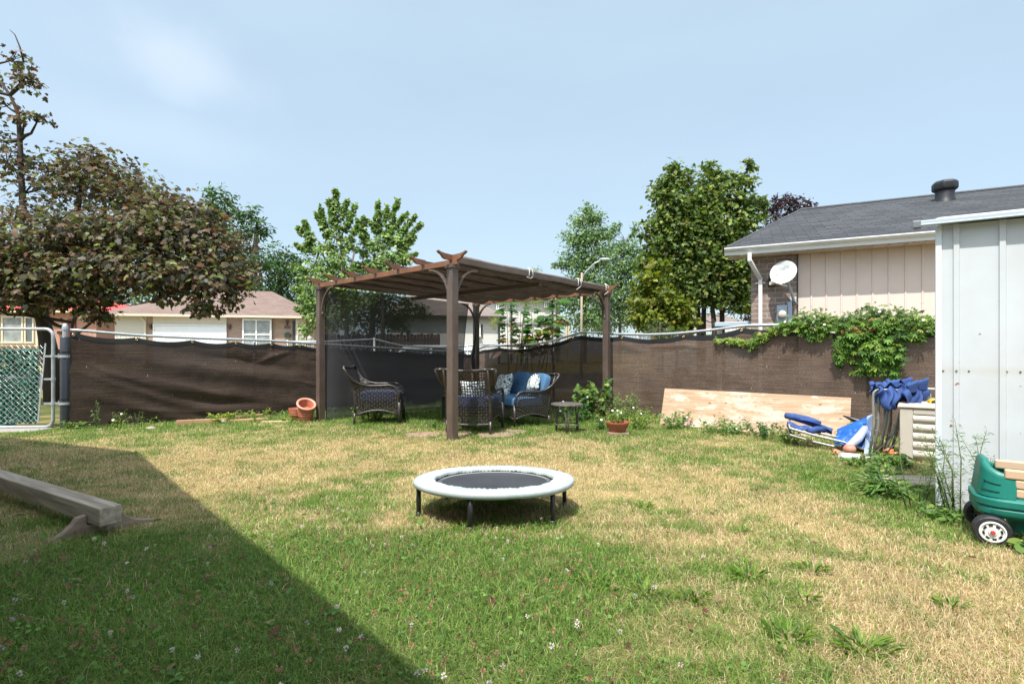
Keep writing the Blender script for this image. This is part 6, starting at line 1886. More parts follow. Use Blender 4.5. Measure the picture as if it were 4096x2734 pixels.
# maple seedlings behind the corner of the fence
sp = thing('maple_seedling', 'young maple shoots with yellowing leaves rising behind the fence under the pergola canopy', 'sapling', (at(2100, 1400, 10.9).x, 10.9, 0))
mb = MB(); Ps, Dn, Cs = [], [], []
for (x0, y0), (x1, y1), Ys, k in (((2035, 1400), (2028, 1200), 10.8, 15), ((2060, 1395), (2085, 1235), 10.9, 7), ((2085, 1380), (2125, 1205), 11.0, 9), ((2130, 1380), (2140, 1265), 10.7, 12), ((2165, 1350), (2235, 1195), 10.8, 14), ((2150, 1370), (2190, 1260), 10.9, 11), ((2105, 1390), (2080, 1310), 10.7, 12), ((2180, 1380), (2215, 1310), 10.7, 8)):
    a, b = at(x0, y0 + 130, Ys), at(x1, y1, Ys)
    md = a.lerp(b, .5) + Vector((r_.normal(0, .06), r_.normal(0, .06), 0))
    mb.tube([a, md, b], [.012, .009, .004], 6)
    for j in range(k):
        t = .45 + .55 * (j + r_.random()) / k
        p = md.lerp(b, max(0, t * 2 - 1))
        for sg in (-1, 1):
            d = np.array([sg * (.7 + .3 * r_.random()), r_.normal(0, .5), .05])
            Ps.append(np.array(p) + d * .06); Dn.append(d + [0, 0, -.35])
            old = t < .72
            Cs.append(np.array([.26, .17, .025]) * (.7 + .6 * r_.random()) if old and r_.random() < .6 else np.array([.05, .125, .02]) * (.7 + .8 * r_.random()))
mb.build('stem', BARK, sp, world=True, smooth=True)
n_ = len(Ps)
leaves('foliage', Ps, np.stack([r_.normal(0, .3, n_), r_.normal(-.35, .3, n_), np.ones(n_)], -1), Dn, .15 + .12 * r_.random(n_), MAPLE, Cs, LEAF, sp)

# ================================================================== BEYOND THE FENCE: HOUSES
GLASS = glass_mat('window_glass', (.10, .12, .12))
GLASSG = glass_mat('curtained_glass', (.24, .26, .25))
def text_part(name, body, size, loc, mat, parent, depth=.01):
    c = bpy.data.curves.new(name, 'FONT'); c.body = body; c.size = size; c.align_x = 'CENTER'; c.align_y = 'CENTER'; c.extrude = depth
    o = bpy.data.objects.new(name, c); COL.objects.link(o)
    me = bpy.data.meshes.new_from_object(o.evaluated_get(bpy.context.evaluated_depsgraph_get()))
    bpy.data.objects.remove(o)
    me.materials.clear(); me.materials.append(mat)
    o = bpy.data.objects.new(name, me); COL.objects.link(o); o.parent = parent
    o.location = loc; o.rotation_euler = (R(90), 0, 0)
    return o
def window(parent, x0, x1, z0, z1, mull=(), trans=(), frame=.06, glass=None, fm=None, name='window'):
    """frame proud of the facade (local y = 0 plane), pane set into it"""
    mb = MB()
    y = -.03
    mb.box(((x0 + x1) / 2, y, z1 - frame / 2), (x1 - x0, .07, frame)); mb.box(((x0 + x1) / 2, y - .01, z0 + frame / 2), (x1 - x0 + .04, .09, frame))
    for x in (x0 + frame / 2, x1 - frame / 2): mb.box((x, y, (z0 + z1) / 2), (frame, .07, z1 - z0 - 2 * frame))
    for m_ in mull: mb.box((m_, y, (z0 + z1) / 2), (frame * .8, .066, z1 - z0 - 2 * frame))
    for t_ in trans: mb.box(((x0 + x1) / 2, y, t_), (x1 - x0 - 2 * frame, .062, frame * .7))
    f = mb.build(name, fm or WHITE, parent)
    MB().box(((x0 + x1) / 2, -.012, (z0 + z1) / 2), (x1 - x0 - frame, .02, z1 - z0 - frame)).build('pane', glass or GLASS, f)
    return f
def hip_roof(parent, x0, x1, y0, y1, z, h, r0, r1, mat, fascia, ov=.4, name='roof', hip=True):
    mb = MB()
    yc = (y0 + y1) / 2
    x0, x1, y0, y1 = x0 - ov, x1 + ov, y0 - ov, y1 + ov
    mb.add([(x0, y0, z), (x1, y0, z), (x1, y1, z), (x0, y1, z), (r0, yc, z + h), (r1, yc, z + h)], [(0, 1, 5, 4), (1, 2, 5), (2, 3, 4, 5), (3, 0, 4)])
    rf = mb.build(name, mat, parent)
    mb = MB()
    mb.box(((x0 + x1) / 2, y0, z - .07), (x1 - x0, .06, .13)); mb.box(((x0 + x1) / 2, y1, z - .07), (x1 - x0, .06, .13))
    for x in (x0, x1): mb.box((x, (y0 + y1) / 2, z - .07), (.06, y1 - y0 - .06, .13))
    mb.add([(x0, y0, z - .1), (x1, y0, z - .1), (x1, y1, z - .1), (x0, y1, z - .1)], [(0, 1, 2, 3)])
    mb.build('fascia', fascia, rf)
    return rf
def wall_block(parent, x0, x1, y0, y1, z0, z1, mat, name='wall'):
    return MB().box(((x0 + x1) / 2, (y0 + y1) / 2, (z0 + z1) / 2), (x1 - x0, y1 - y0, z1 - z0)).build(name, mat, parent)

# tan bungalow across the street
A_ = at(455, 1500, 27.5); B_ = at(1255, 1500, 29.6)
ub = (B_ - A_); ub.z = 0; wid = ub.length; ub.normalize()
bh = thing('bungalow', 'tan brick bungalow with white garage door and brown shingle roof across the street', 'house', (A_.x, A_.y, .45), math.atan2(ub.y, ub.x))
def lx(px):
    r_ = (px - 2048) / FPX
    return (r_ * A_.y - A_.x) / (ub.x - r_ * ub.y)
def lz(px, py):
    y = A_.y + ub.y * lx(px)
    return H0 - (py - HZ) / FPX * y - .45
ez_ = lz(800, 1266)
BSH = course_mat('brown_shingles', (.175, .125, .108), (.225, .165, .142), (.13, .095, .085), .5, .075, .006, .92, 1.0, .4)
TBR = course_mat('tan_brick', (.33, .235, .18), (.38, .28, .215), (.36, .29, .23), .3, .10, .008, .9, 1.0, .4, 'xyz')
wall_block(bh, lx(582), wid, .12, 8.5, -.6, ez_, TBR)
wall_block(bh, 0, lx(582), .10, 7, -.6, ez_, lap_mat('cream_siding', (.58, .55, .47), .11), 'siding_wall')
MB().box(((lx(610) + lx(905)) / 2, .09, (ez_ - .9) / 2), (lx(905) - lx(610), .1, ez_ + .9)).build('garage_surround', M('cream_panel', (.60, .55, .46), .6, .05, 3), bh)
gd = MB()
gx0, gx1, gz1 = lx(618), lx(900), lz(750, 1303)
for k in range(4):
    gd.box(((gx0 + gx1) / 2, .02, gz1 - .28 - .55 * k), (gx1 - gx0, .05, .535))
gdo = gd.build('garage_door', M('white_door_paint', (.74, .76, .78), .5, .04, 3), bh, bevel=.01)
mb = MB().box(((gx0 + gx1) / 2, .02, gz1 + .04), (gx1 - gx0 + .16, .08, .07))
for x in (gx0 - .04, gx1 + .04): mb.box((x, .02, (gz1 - 1.0) / 2), (.07, .08, gz1 + 1.0))
mb.build('door_frame', WHITE, gdo)
hip_roof(bh, lx(442), wid, 0.0, 9, ez_ + .10, 1.95, lx(720), lx(1005), BSH, CREAM, .35)
window(bh, lx(970), lx(1087), lz(1030, 1410), lz(1030, 1275), [lx(1026)], [lz(1030, 1338)], .09, GLASSG)
sh = MB().box(((lx(1169) + lx(1179)) / 2, .09, (lz(1175, 1282) - .3) / 2), (lx(1179) - lx(1169), .08, lz(1175, 1282) + .3)).build('shutter', M('dark_blue_shutter', (.025, .04, .06), .5, .1), bh)
dr = MB().box(((lx(1182) + lx(1222)) / 2, .09, (lz(1200, 1275) - .4) / 2), (lx(1222) - lx(1182), .1, lz(1200, 1275) + .4)).build('door', M('cream_door', (.62, .58, .44), .5, .06), bh)
window(dr, lx(1190), lx(1214), lz(1200, 1330), lz(1200, 1287), [], [], .05, GLASSG, CREAM, 'door_window')
window(dr, lx(1190), lx(1214), lz(1200, 1390), lz(1200, 1332), [], [], .05, GLASSG, CREAM, 'door_window')
text_part('house_number', '450', .24, (lx(1147), .105, lz(1147, 1309)), DARKM, bh)
mbx = MB().box((lx(1149), .06, lz(1149, 1342)), (.30, .12, .16)); mbx.prism([(-.17, 0), (.17, 0), (.08, .09), (-.08, .09)], .13, None, (lx(1149), .06, lz(1149, 1336)))
mbx.build('mailbox', M('dark_green_metal', (.02, .045, .035), .4, .1), bh)
for px, py in ((600, 1306), (917, 1308), (1147, 1292)):
    mb = MB().box((lx(px), .05, lz(px, py)), (.10, .12, .22)); mb.box((lx(px), .05, lz(px, py) + .13), (.16, .16, .04))
    mb.build('wall_lamp', M('bronze_lamp', (.08, .045, .03), .4, .1), bh)
mb = MB().bar((lx(560), .06, ez_ - .05), (lx(578), .06, ez_ - .3), .09, .09); mb.bar((lx(579), .06, ez_ - .3), (lx(579), .06, -.5), .09, .08, (1, 0, 0))
mb.build('downspout', CREAM, bh)

# pink house with the red roof behind the maple
A2 = at(-420, 1440, 31.0); B2 = at(455, 1440, 31.6)
ub2 = (B2 - A2); ub2.z = 0; w2 = ub2.length; ub2.normalize()
ph = thing('cottage', 'pinkish brick cottage with bright red roof behind the big bronze maple', 'house', (A2.x, A2.y, .45), math.atan2(ub2.y, ub2.x))
def l2(px):
    r_ = (px - 2048) / FPX
    return (r_ * A2.y - A2.x) / (ub2.x - r_ * ub2.y)
def z2(px, py): return H0 - (py - HZ) / FPX * (A2.y + ub2.y * l2(px)) - .45
e2 = z2(200, 1250)
wall_block(ph, 0, l2(380), .1, 8, -.4, e2, course_mat('pink_brick', (.42, .22, .165), (.46, .26, .20), (.42, .28, .22), .3, .1, .008, .9, 1.0, .4, 'xyz'))
hip_roof(ph, 0, l2(380), 0.05, 8.5, e2 + .12, 1.5, l2(-260), l2(120), course_mat('red_shingles', (.72, .10, .095), (.78, .14, .13), (.4, .05, .05), .5, .09, .008, .85, 1.0, .4), CREAM, .4)
MB().box(((l2(-60) + l2(150)) / 2, .06, (z2(80, 1258) + z2(80, 1385)) / 2), (l2(150) - l2(-60), .09, z2(80, 1258) - z2(80, 1385))).build('window_panel', CREAM, ph)
f_ = window(ph, l2(8), l2(95), z2(50, 1372), z2(50, 1264), [], [], .10, GLASSG, CREAM)
window(ph, l2(100), l2(138), z2(120, 1372), z2(120, 1266), [], [], .09, GLASS, CREAM)
window(ph, l2(-60), l2(2), z2(0, 1372), z2(0, 1266), [], [], .09, GLASSG, CREAM)
MB().box(((l2(268) + l2(300)) / 2, .08, (z2(280, 1275) - .2) / 2), (l2(300) - l2(268), .1, z2(280, 1275) + .2)).build('door', M('maroon_door', (.11, .02, .03), .5, .1), ph)
pq = MB().lathe([(.0, -.02), (.17, -.02), (.17, .02), (.15, .03), (.0, .03)], 24, (l2(240), .08, z2(240, 1301)), Matrix.Rotation(R(90), 3, 'X') @ Matrix.Diagonal(Vector((1.25, .8, 1)))).build('number_plaque', M('ivory_enamel', (.62, .58, .45), .4, .05), ph)
text_part('number', '454', .16, (l2(240), .045, z2(240, 1301)), DARKM, pq)
MB().box((l2(241), .06, z2(241, 1279)), (.10, .12, .22)).build('wall_lamp', DARKM, ph, bevel=.01)
MB().box((l2(238), .05, z2(238, 1329)), (.30, .14, .17)).build('mailbox', DARKM, ph, bevel=.01)
mb = MB()
for k in range(3): mb.box((l2(285), -.25 - .3 * k, .1 - .16 * k), (2.2, .3 + .3 * 0, .16))
mb.build('porch_step', M('grey_step', (.30, .25, .22), .9, .15, 4), ph)

# grey-sided house with two-storey block
A3 = at(1560, 1400, 27.0); B3 = at(2001, 1400, 28.4)
ub3 = (B3 - A3); ub3.z = 0; w3 = ub3.length; ub3.normalize()
gh = thing('sided_house', 'pale grey lap-sided one-storey house with brown roof seen past the mesh curtain', 'house', (A3.x, A3.y, .3), math.atan2(ub3.y, ub3.x))
def l3(px):
    r_ = (px - 2048) / FPX
    return (r_ * A3.y - A3.x) / (ub3.x - r_ * ub3.y)
def z3(px, py): return H0 - (py - HZ) / FPX * (A3.y + ub3.y * l3(px)) - .3
e3 = z3(1950, 1272)
SID = lap_mat('grey_siding', (.55, .545, .53), .12)
GRF = course_mat('grey_brown_shingles', (.18, .145, .13), (.23, .19, .17), (.12, .10, .09), .5, .08, .006, .92, 1.0, .4)
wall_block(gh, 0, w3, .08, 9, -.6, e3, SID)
hip_roof(gh, 0, w3, .05, 9, e3 + .1, 1.7, l3(1650), l3(1900), GRF, M('dark_fascia', (.035, .03, .032), .5, .1), .3)
window(gh, l3(1902), l3(1922), z3(1910, 1347), z3(1910, 1296), [], [], .09, glass_mat('green_glass', (.03, .09, .07)))
MB().box((l3(1926.5), .05, (z3(1926, 1347) + z3(1926, 1296)) / 2), (l3(1931.5) - l3(1922), .05, z3(1926, 1296) - z3(1926, 1347))).build('shutter', M('charcoal_shutter', (.05, .05, .06), .5, .1), gh)
MB().box((l3(1997), .05, e3 / 2 - .3), (.12, .10, e3 + .6)).build('downspout', M('charcoal_downspout', (.04, .04, .045), .5, .1), gh)

A4 = at(1930, 1400, 35.0); B4 = at(2225, 1400, 36.4)
ub4 = (B4 - A4); ub4.z = 0; w4 = ub4.length; ub4.normalize()
th = thing('two_storey_house', 'pale two-storey lap-sided house behind the maple shoots', 'house', (A4.x, A4.y, .3), math.atan2(ub4.y, ub4.x))
def l4(px):
    r_ = (px - 2048) / FPX
    return (r_ * A4.y - A4.x) / (ub4.x - r_ * ub4.y)
def z4(px, py): return H0 - (py - HZ) / FPX * (A4.y + ub4.y * l4(px)) - .3
e4 = z4(2130, 1192)
SID2 = lap_mat('white_siding', (.64, .635, .61), .14)
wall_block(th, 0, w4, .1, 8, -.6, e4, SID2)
wall_block(th, l4(2224), l4(2264), 1.2, 8, -.6, e4 - .1, SID2, 'rear_wall')
DF = M('dark_fascia', (.035, .03, .032), .5, .1)
hip_roof(th, 0, l4(2264), .1, 8, e4 + .05, 1.3, l4(2030), l4(2150), GRF, DF, .35)
MB().box((w4 / 2, .05, z4(2130, 1293)), (w4, .06, .16)).build('belt_course', M('grey_belt', (.30, .29, .29), .6, .08), th)
window(th, l4(2176), l4(2196), z4(2186, 1231), z4(2186, 1202), [l4(2186)], [], .08)
window(th, l4(1984), l4(2004), z4(1994, 1239), z4(1994, 1209), [l4(1994)], [], .08)
window(th, l4(2086), l4(2112), z4(2100, 1341), z4(2100, 1304), [l4(2099)], [], .08)
mb = MB().prism([(l4(2224), z4(2224, 1300)), (l4(2224), z4(2224, 1262)), (l4(2276), z4(2276, 1296)), (l4(2276), z4(2276, 1301))], 1.6, None, (0, .4, 0))
pr_ = mb.build('porch_roof', DF, th)
MB().bar((l4(2222), -.42, z4(2222, 1259)), (l4(2280), -.42, z4(2280, 1296)), .1, .12).build('verge', M('pale_verge', (.5, .47, .43), .6, .08), pr_)
for px in (2258, 2268): MB().box((l4(px), -.3, z4(px, 1300) / 2 - .3), (.14, .14, z4(px, 1300) + .6)).build('porch_post', CREAM, th)
for px in (2210, 2045): MB().box((l4(px), .04, e4 / 2), (.1, .08, e4)).build('downspout', M('charcoal_downspout', (.04, .04, .045), .5, .1), th)

# pink house far right behind the maples, and a pergola-like lean-to beside the brick house
A5 = at(2660, 1400, 42); 
fh = thing('far_house', 'pinkish brick house glimpsed behind the large green maple', 'house', (A5.x, A5.y, .4), R(-6))
wall_block(fh, 0, 7.5, .1, 7, -.5, 2.7, course_mat('rose_brick', (.36, .17, .13), (.40, .20, .16), (.4, .28, .23), .3, .1, .008, .9, 1.0, .4, 'xyz'))
hip_roof(fh, 0, 7.5, .1, 7, 2.8, 1.5, 2.2, 5.3, GRF, CREAM, .4)
window(fh, 1.0, 2.4, .8, 2.1, [1.7], [], .1); window(fh, 4.6, 6.2, .8, 2.1, [5.4], [], .1)
lt = thing('lean_to', 'low lean-to roof with pale gutter beyond the corner of the brick house', 'lean-to', (at(2900, 1300, 10.2).x, 10.2, gz(10)), R(-18))
zl = at(2900, 1302, 10.2).z - gz(10)
mb = MB().box((.55, .35, zl + .03), (1.5, .9, .05), Matrix.Rotation(R(6), 3, 'X'))
mb.build('roof', M('dark_roof_sheet', (.03, .032, .035), .6, .1), lt)
MB().box((.55, -.12, zl + .02), (1.5, .07, .09)).build('gutter', M('blue_grey_gutter', (.42, .52, .60), .4, .06), lt, bevel=.01)
for x in (-.1, 1.2): MB().box((x, .0, zl / 2), (.09, .09, zl)).build('post', CREAM, lt)

# parked cars
def car(label, base, rot, L_, W_, H_, body_c, glass_c, nm):
    t = thing('parked_car', label, 'car', base, rot)
    pm = M(nm, body_c, .25, .04, 3, spec=.6)
    h = H_
    prof = [(0, .28 * h), (0, .5 * h), (.05 * L_, .58 * h), (.26 * L_, .64 * h), (.36 * L_, .95 * h), (.44 * L_, h), (.78 * L_, h), (.88 * L_, .95 * h), (.98 * L_, .62 * h), (L_, .5 * h), (L_, .28 * h), (.92 * L_, .18 * h), (.08 * L_, .18 * h)]
    MB().prism(prof, W_, None, (-L_ / 2, 0, 0)).build('body', pm, t, bevel=.06)
    gm = glass_mat(nm + '_glass', glass_c)
    for sg in (-1, 1):
        MB().prism([(.33 * L_, .67 * h), (.39 * L_, .90 * h), (.56 * L_, .93 * h), (.56 * L_, .67 * h)], .02, None, (-L_ / 2, sg * (W_ / 2 + .004), 0)).build('side_window', gm, t)
        MB().prism([(.58 * L_, .67 * h), (.58 * L_, .93 * h), (.80 * L_, .91 * h), (.88 * L_, .67 * h)], .02, None, (-L_ / 2, sg * (W_ / 2 + .004), 0)).build('side_window', gm, t)
        for x in (.2, .8):
            w_ = MB().lathe([(.2, -.1), (.31, -.1), (.33, -.06), (.33, .06), (.31, .1), (.2, .1)], 24, ((x - .5) * L_, sg * (W_ / 2 - .06), .33), Matrix.Rotation(R(90), 3, 'X')).build('wheel', BLKT, t, auto=35)
            MB().lathe([(.0, -.08), (.21, -.085), (.21, .085), (.0, .08)], 20, ((x - .5) * L_, sg * (W_ / 2 - .06), .33), Matrix.Rotation(R(90), 3, 'X')).build('rim', M('alloy', (.4, .41, .42), .3, .1, metal=.6), w_, auto=35)
    return t
c_ = at(1690, 1400, 17.6)
car('pale blue-white car parked on the street behind the mesh curtain', (c_.x, 17.6, gz(17.6)), R(8), 4.4, 1.75, 1.42, (.60, .66, .70), (.04, .05, .06), 'pale_car_paint')
c_ = at(2860, 1400, 18.5)
car('white van parked behind the multi-stemmed maple', (c_.x, 18.5, gz(18.5)), R(-12), 4.3, 1.8, 2.0, (.62, .66, .66), (.02, .13, .07), 'white_van_paint')

# fences and street things beyond
ck = thing('chain_link_fence', 'sagging galvanised chain-link fence beyond the corner of the privacy fence', 'fence', (at(1300, 1400, 12.6).x, 12.6, gz(12.6)))
cpts = [at(px, py, Y) for px, py, Y in ((1150, 1366, 11.6), (1300, 1366, 12.0), (1400, 1361, 12.4), (1497, 1356, 12.7), (1545, 1368, 12.8), (1610, 1383, 13.0), (1760, 1389, 13.4), (1870, 1384, 13.7), (1960, 1376, 14.0), (2100, 1390, 14.2))]
MB().tube(cpts, .024, 8).build('top_rail', GALV, ck, world=True, smooth=True)
for i in (0, 3, 7, 9):
    MB().tube([Vector((cpts[i].x, cpts[i].y, gz(cpts[i].y) - .1)), cpts[i] + Vector((0, 0, .04))], .03, 8).build('fence_post', GALV, ck, world=True, smooth=True)
mb = MB()
for i in range(len(cpts) - 1):
    a, b = cpts[i], cpts[i + 1]
    n_ = max(2, int((b - a).length / .075))
    for k in range(n_):
        p, q = a.lerp(b, k / n_), a.lerp(b, (k + 1) / n_)
        for s in range(6):
            z = .06 + .11 * s
            if k % 2 == s % 2: mb.bar(p + Vector((0, 0, -z)), q + Vector((0, 0, -z - .11)), .004, .004, (0, 1, 0))
            else: mb.bar(p + Vector((0, 0, -z - .11)), q + Vector((0, 0, -z)), .004, .004, (0, 1, 0))
mb.build('chain_link', GALV, ck, world=True)
fp = thing('fence_finial', 'weathered acorn finial post of the neighbour fence near the left pergola post', 'post', at(1238, 1405, 12.0))
MB().lathe([(.035, -1.1), (.035, .16), (.05, .17), (.05, .20), (.03, .21), (.05, .24), (.055, .30), (.04, .35), (.0, .385)], 14).build('post', M('pale_post', (.42, .42, .40), .7, .15, 10), fp, auto=40)
wf = thing('board_fence', 'dark wooden board fence seen through the mesh curtain', 'fence', at(1300, 1430, 23.5))
mb = MB()
a, b = at(1290, 1400, 23.0), at(1760, 1400, 24.0)
n_ = int((b - a).length / .155)
for k in range(n_):
    p = a.lerp(b, (k + .5) / n_)
    h_ = 1.75 + .03 * math.sin(k * 2.1)
    mb.box((p.x, p.y, gz(p.y) + h_ / 2 - .05), (.145, .022, h_))
for z in (.4, 1.4): mb.bar(Vector((a.x, a.y + .04, gz(a.y) + z)), Vector((b.x, b.y + .04, gz(b.y) + z)), .04, .09)
mb.build('boards', wood_mat('dark_board', (.05, .035, .028), (.10, .07, .055), .9, 'z', scale=.4), wf, world=True)
sl_ = thing('street_lamp', 'tall tan street lamp with curved arm and flat head beside the tall poplars', 'street lamp', (at(2325, 1400, 21).x, 21, gz(21)))
bx = sl_.location.x
mb = MB().tube([(0, 0, 0), at(2327, 1090, 21) - Vector((bx, 21, gz(21)))], [.060, .042], 10)
mb.build('pole', M('tan_concrete_pole', (.33, .27, .21), .8, .12, 6), sl_, smooth=True)
o3 = Vector((bx, 21, gz(21)))
mb = MB().tube([at(2328, 1110, 21) - o3, at(2345, 1085, 21) - o3, at(2375, 1055, 20.9) - o3, at(2402, 1040, 20.8) - o3], .026, 8)
mb.build('arm', GALV, sl_, smooth=True)
hd = at(2420, 1036, 20.8) - o3
mb = MB().ball(hd, .19, 10, (1.25, .5, .24))
mb.build('lamp_head', M('lamp_grey', (.55, .58, .60), .4, .06), sl_, smooth=True)
sn = thing('sign_post', 'thin white marker post rising above the fence rail right of the pergola', 'post', (at(2552, 1400, 15.5).x, 15.5, gz(15.5)))
MB().box((0, 0, .95), (.05, .05, at(2552, 1302, 15.5).z - gz(15.5) + .0)).build('post', WHITE, sn, bevel=.005)
MB().box((.035, -.03, at(2552, 1335, 15.5).z - gz(15.5)), (.09, .01, .5)).build('plate', M('pale_plate', (.6, .62, .62), .5, .05), sn)

# ================================================================== TREES
def cl(px, py, Y, rx, ry=None, rz=None, w=1.0):
    return (at(px, py, Y), (rx, ry or rx, rz or rx * .8), w)
BRONZE = [(.085, .068, .036, 3), (.120, .078, .042, 2), (.085, .100, .032, 2.4), (.155, .130, .050, 1), (.135, .058, .030, .8), (.15, .18, .05, 1.1), (.05, .055, .042, 1.6)]
by = 11.6
tree('maple_tree', 'large bronze-red leaved maple with a bare tall leader behind the chain-link gate', on(at(215, 1400, by).x, by, -.05),
     [[on(at(222, 1400, by).x, by, -.1), at(200, 1420, by), at(170, 1270, by), at(150, 1150, by), at(120, 1000, by)],
      [at(130, 1050, by), at(92, 850, by), at(85, 700, by), at(80, 560, by), at(72, 450, by), at(40, 380, by), at(-40, 270, by)],
      
      [at(150, 1120, by), at(300, 900, by), at(330, 720, by + .2)],
      [at(160, 1180, by), at(420, 1010, by - .4), at(640, 950, by - .6), at(860, 960, by - .6)]],
     [cl(390, 670, 11.9, .62, 1, .50), cl(470, 740, 11.8, .75, 1, .45), cl(300, 760, 11.9, .75, .8, .45, .7), cl(580, 800, 11.6, .75, 1, .42), cl(690, 850, 11.3, .75, 1, .45), cl(740, 815, 11.3, .25, .3, .22, .8),
      cl(800, 905, 11.2, .65, .9, .45), cl(830, 850, 11.2, .22, .3, .25, .8), cl(860, 1000, 11.0, .72, .9, .52), cl(700, 970, 10.9, 1.0, 1, .55), cl(540, 930, 10.9, 1.1, 1.1, .55), cl(380, 930, 11.0, 1.0, 1.1, .55),
      cl(230, 1000, 10.8, 1.0, 1.1, .6), cl(80, 1030, 10.8, 1.1, 1.1, .6), cl(-90, 1000, 11.2, 1.0, 1.1, .6, .8), cl(30, 880, 11.6, .8, .7, .45, .35), cl(170, 860, 11.6, .6, .7, .4, .5), cl(60, 1120, 10.5, 1.0, 1, .5), cl(230, 1130, 10.5, 1.0, 1, .5),
      cl(400, 1090, 10.5, 1.0, 1, .48), cl(560, 1080, 10.5, 1.0, 1, .45), cl(720, 1100, 10.5, .95, .9, .42), cl(860, 1120, 10.6, .80, .8, .40), cl(925, 1190, 10.7, .30, .4, .26), cl(790, 1215, 10.4, .42, .4, .24), cl(640, 1180, 10.4, .4, .4, .16, .7),
      cl(120, 1205, 10.6, .75, .7, .24), cl(330, 1200, 10.6, .65, .7, .20), cl(400, 1262, 10.5, .40, .4, .17), cl(300, 1245, 10.5, .3, .3, .1, .7), cl(-90, 1190, 10.7, .8, .8, .32), cl(925, 1080, 10.9, .36, .5, .34), cl(830, 1250, 10.4, .16, .2, .14),
      cl(120, 640, 11.6, .55, .5, .40, .35), cl(200, 680, 11.6, .45, .5, .28, .4), cl(20, 640, 11.6, .5, .4, .5, .3), cl(-40, 540, 11.6, .4, .4, .5, .4), cl(155, 475, 11.5, .34, .4, .12), cl(100, 480, 11.5, .2, .3, .15, .6), cl(95, 330, 11.5, .26, .4, .26, .7), cl(55, 240, 11.5, .28, .3, .22, .7), cl(-60, 330, 11.5, .3, .3, .5, .6), cl(20, 420, 11.5, .2, .2, .2, .6), cl(120, 290, 11.5, .16, .2, .3, .6), cl(100, 760, 11.7, .6, .5, .4, .3)],
     21000, .105, MAPLE, BRONZE, 101, bark=BARKD, r0=.21, up=.55, twig=7, cluster=.34, droop=.45, bare_r=.085, stem_k=(1, .36, .6, .7),
     bare=[[at(85, 640, by), at(40, 600, by), at(-40, 570, by)], [at(95, 250, 11.5), at(80, 190, 11.5), at(60, 140, 11.5), at(40, 120, 11.5)], [at(100, 700, 11.5), at(40, 640, 11.5), at(-30, 620, 11.5)], [at(300, 830, 11.4), at(360, 770, 11.3), at(420, 730, 11.3)]])
GTREE = [(.048, .110, .030, 3), (.075, .150, .038, 2), (.115, .200, .055, 1.2), (.028, .070, .020, 1.2)]
LTREE = [(.18, .28, .075, 3), (.25, .35, .11, 2), (.11, .20, .05, 1), (.33, .40, .17, .8)]
Yt = 36
tree('broadleaf_tree', 'tall dark green tree with bare pale twigs right of the bronze maple', on(at(985, 1300, Yt).x, Yt),
     [[on(at(985, 1300, Yt).x, Yt), at(985, 1150, Yt), at(960, 980, Yt)], [at(985, 1150, Yt), at(1020, 1000, Yt), at(1030, 880, Yt)]],
     [cl(880, 790, Yt, 1.1), cl(920, 850, Yt, .9, 1, .6), cl(850, 870, Yt, 1.1), cl(1000, 860, Yt, .9), cl(1040, 920, Yt, .95), cl(960, 930, Yt, .9), cl(900, 960, Yt, 1.1), cl(1000, 1010, Yt, .8), cl(1050, 1050, Yt, .8), cl(930, 1080, Yt, 1.2), cl(860, 1050, Yt, 1.2), cl(980, 1150, Yt, 1.3)],
     5200, .27, OVAL, GTREE, 102, r0=.3, cat='tree',
     bare=[[at(985, 1150, Yt), at(1000, 1050, Yt), at(1040, 960, Yt)], [at(960, 1150, Yt), at(975, 1040, Yt - .5), at(990, 940, Yt - .5)], [at(1000, 1120, Yt), at(1050, 1040, Yt), at(1070, 1000, Yt)], [at(960, 1190, Yt - 1), at(955, 1120, Yt - 1), at(965, 1060, Yt - 1)]])
Yt = 40
tree('broadleaf_tree', 'wide dark green tree mass above the right end of the bungalow roof', on(at(1120, 1330, Yt).x, Yt),
     [[on(at(1120, 1330, Yt).x, Yt), at(1120, 1150, Yt), at(1110, 1050, Yt)]],
     [cl(1110, 1020, Yt, 1.3), cl(1160, 1060, Yt, 1.2), cl(1060, 1090, Yt, 1.4), cl(1130, 1130, Yt, 1.6), cl(1210, 1120, Yt, 1.3), cl(1060, 1180, Yt, 1.5), cl(1170, 1200, Yt, 1.6), cl(1250, 1200, Yt, 1.3), cl(1210, 1040, Yt, .8), cl(1240, 1270, Yt, 1.2)],
     5600, .26, OVAL, GTREE, 103, r0=.3,
     bare=[[at(1190, 1220, Yt - 2), at(1150, 1120, Yt - 2), at(1100, 1090, Yt - 2)], [at(1230, 1150, Yt - 2), at(1180, 1080, Yt - 2), at(1140, 1050, Yt - 2)]])
Yt = 44
tree('broadleaf_tree', 'dark green backdrop tree behind the bungalow roof and bronze maple', on(at(700, 1330, Yt).x, Yt), [[on(at(700, 1330, Yt).x, Yt), at(700, 1180, Yt), at(700, 1080, Yt)]],
     [cl(560, 1150, Yt, 2.2), cl(680, 1110, Yt, 2.4), cl(800, 1120, Yt, 2.2), cl(480, 1200, Yt, 2.0), cl(900, 1140, Yt, 1.8), cl(620, 1060, Yt, 1.8), cl(300, 1180, Yt, 2.4), cl(400, 1150, Yt, 2.2)], 4200, .32, OVAL, GTREE, 104, r0=.35)
Yt = 22
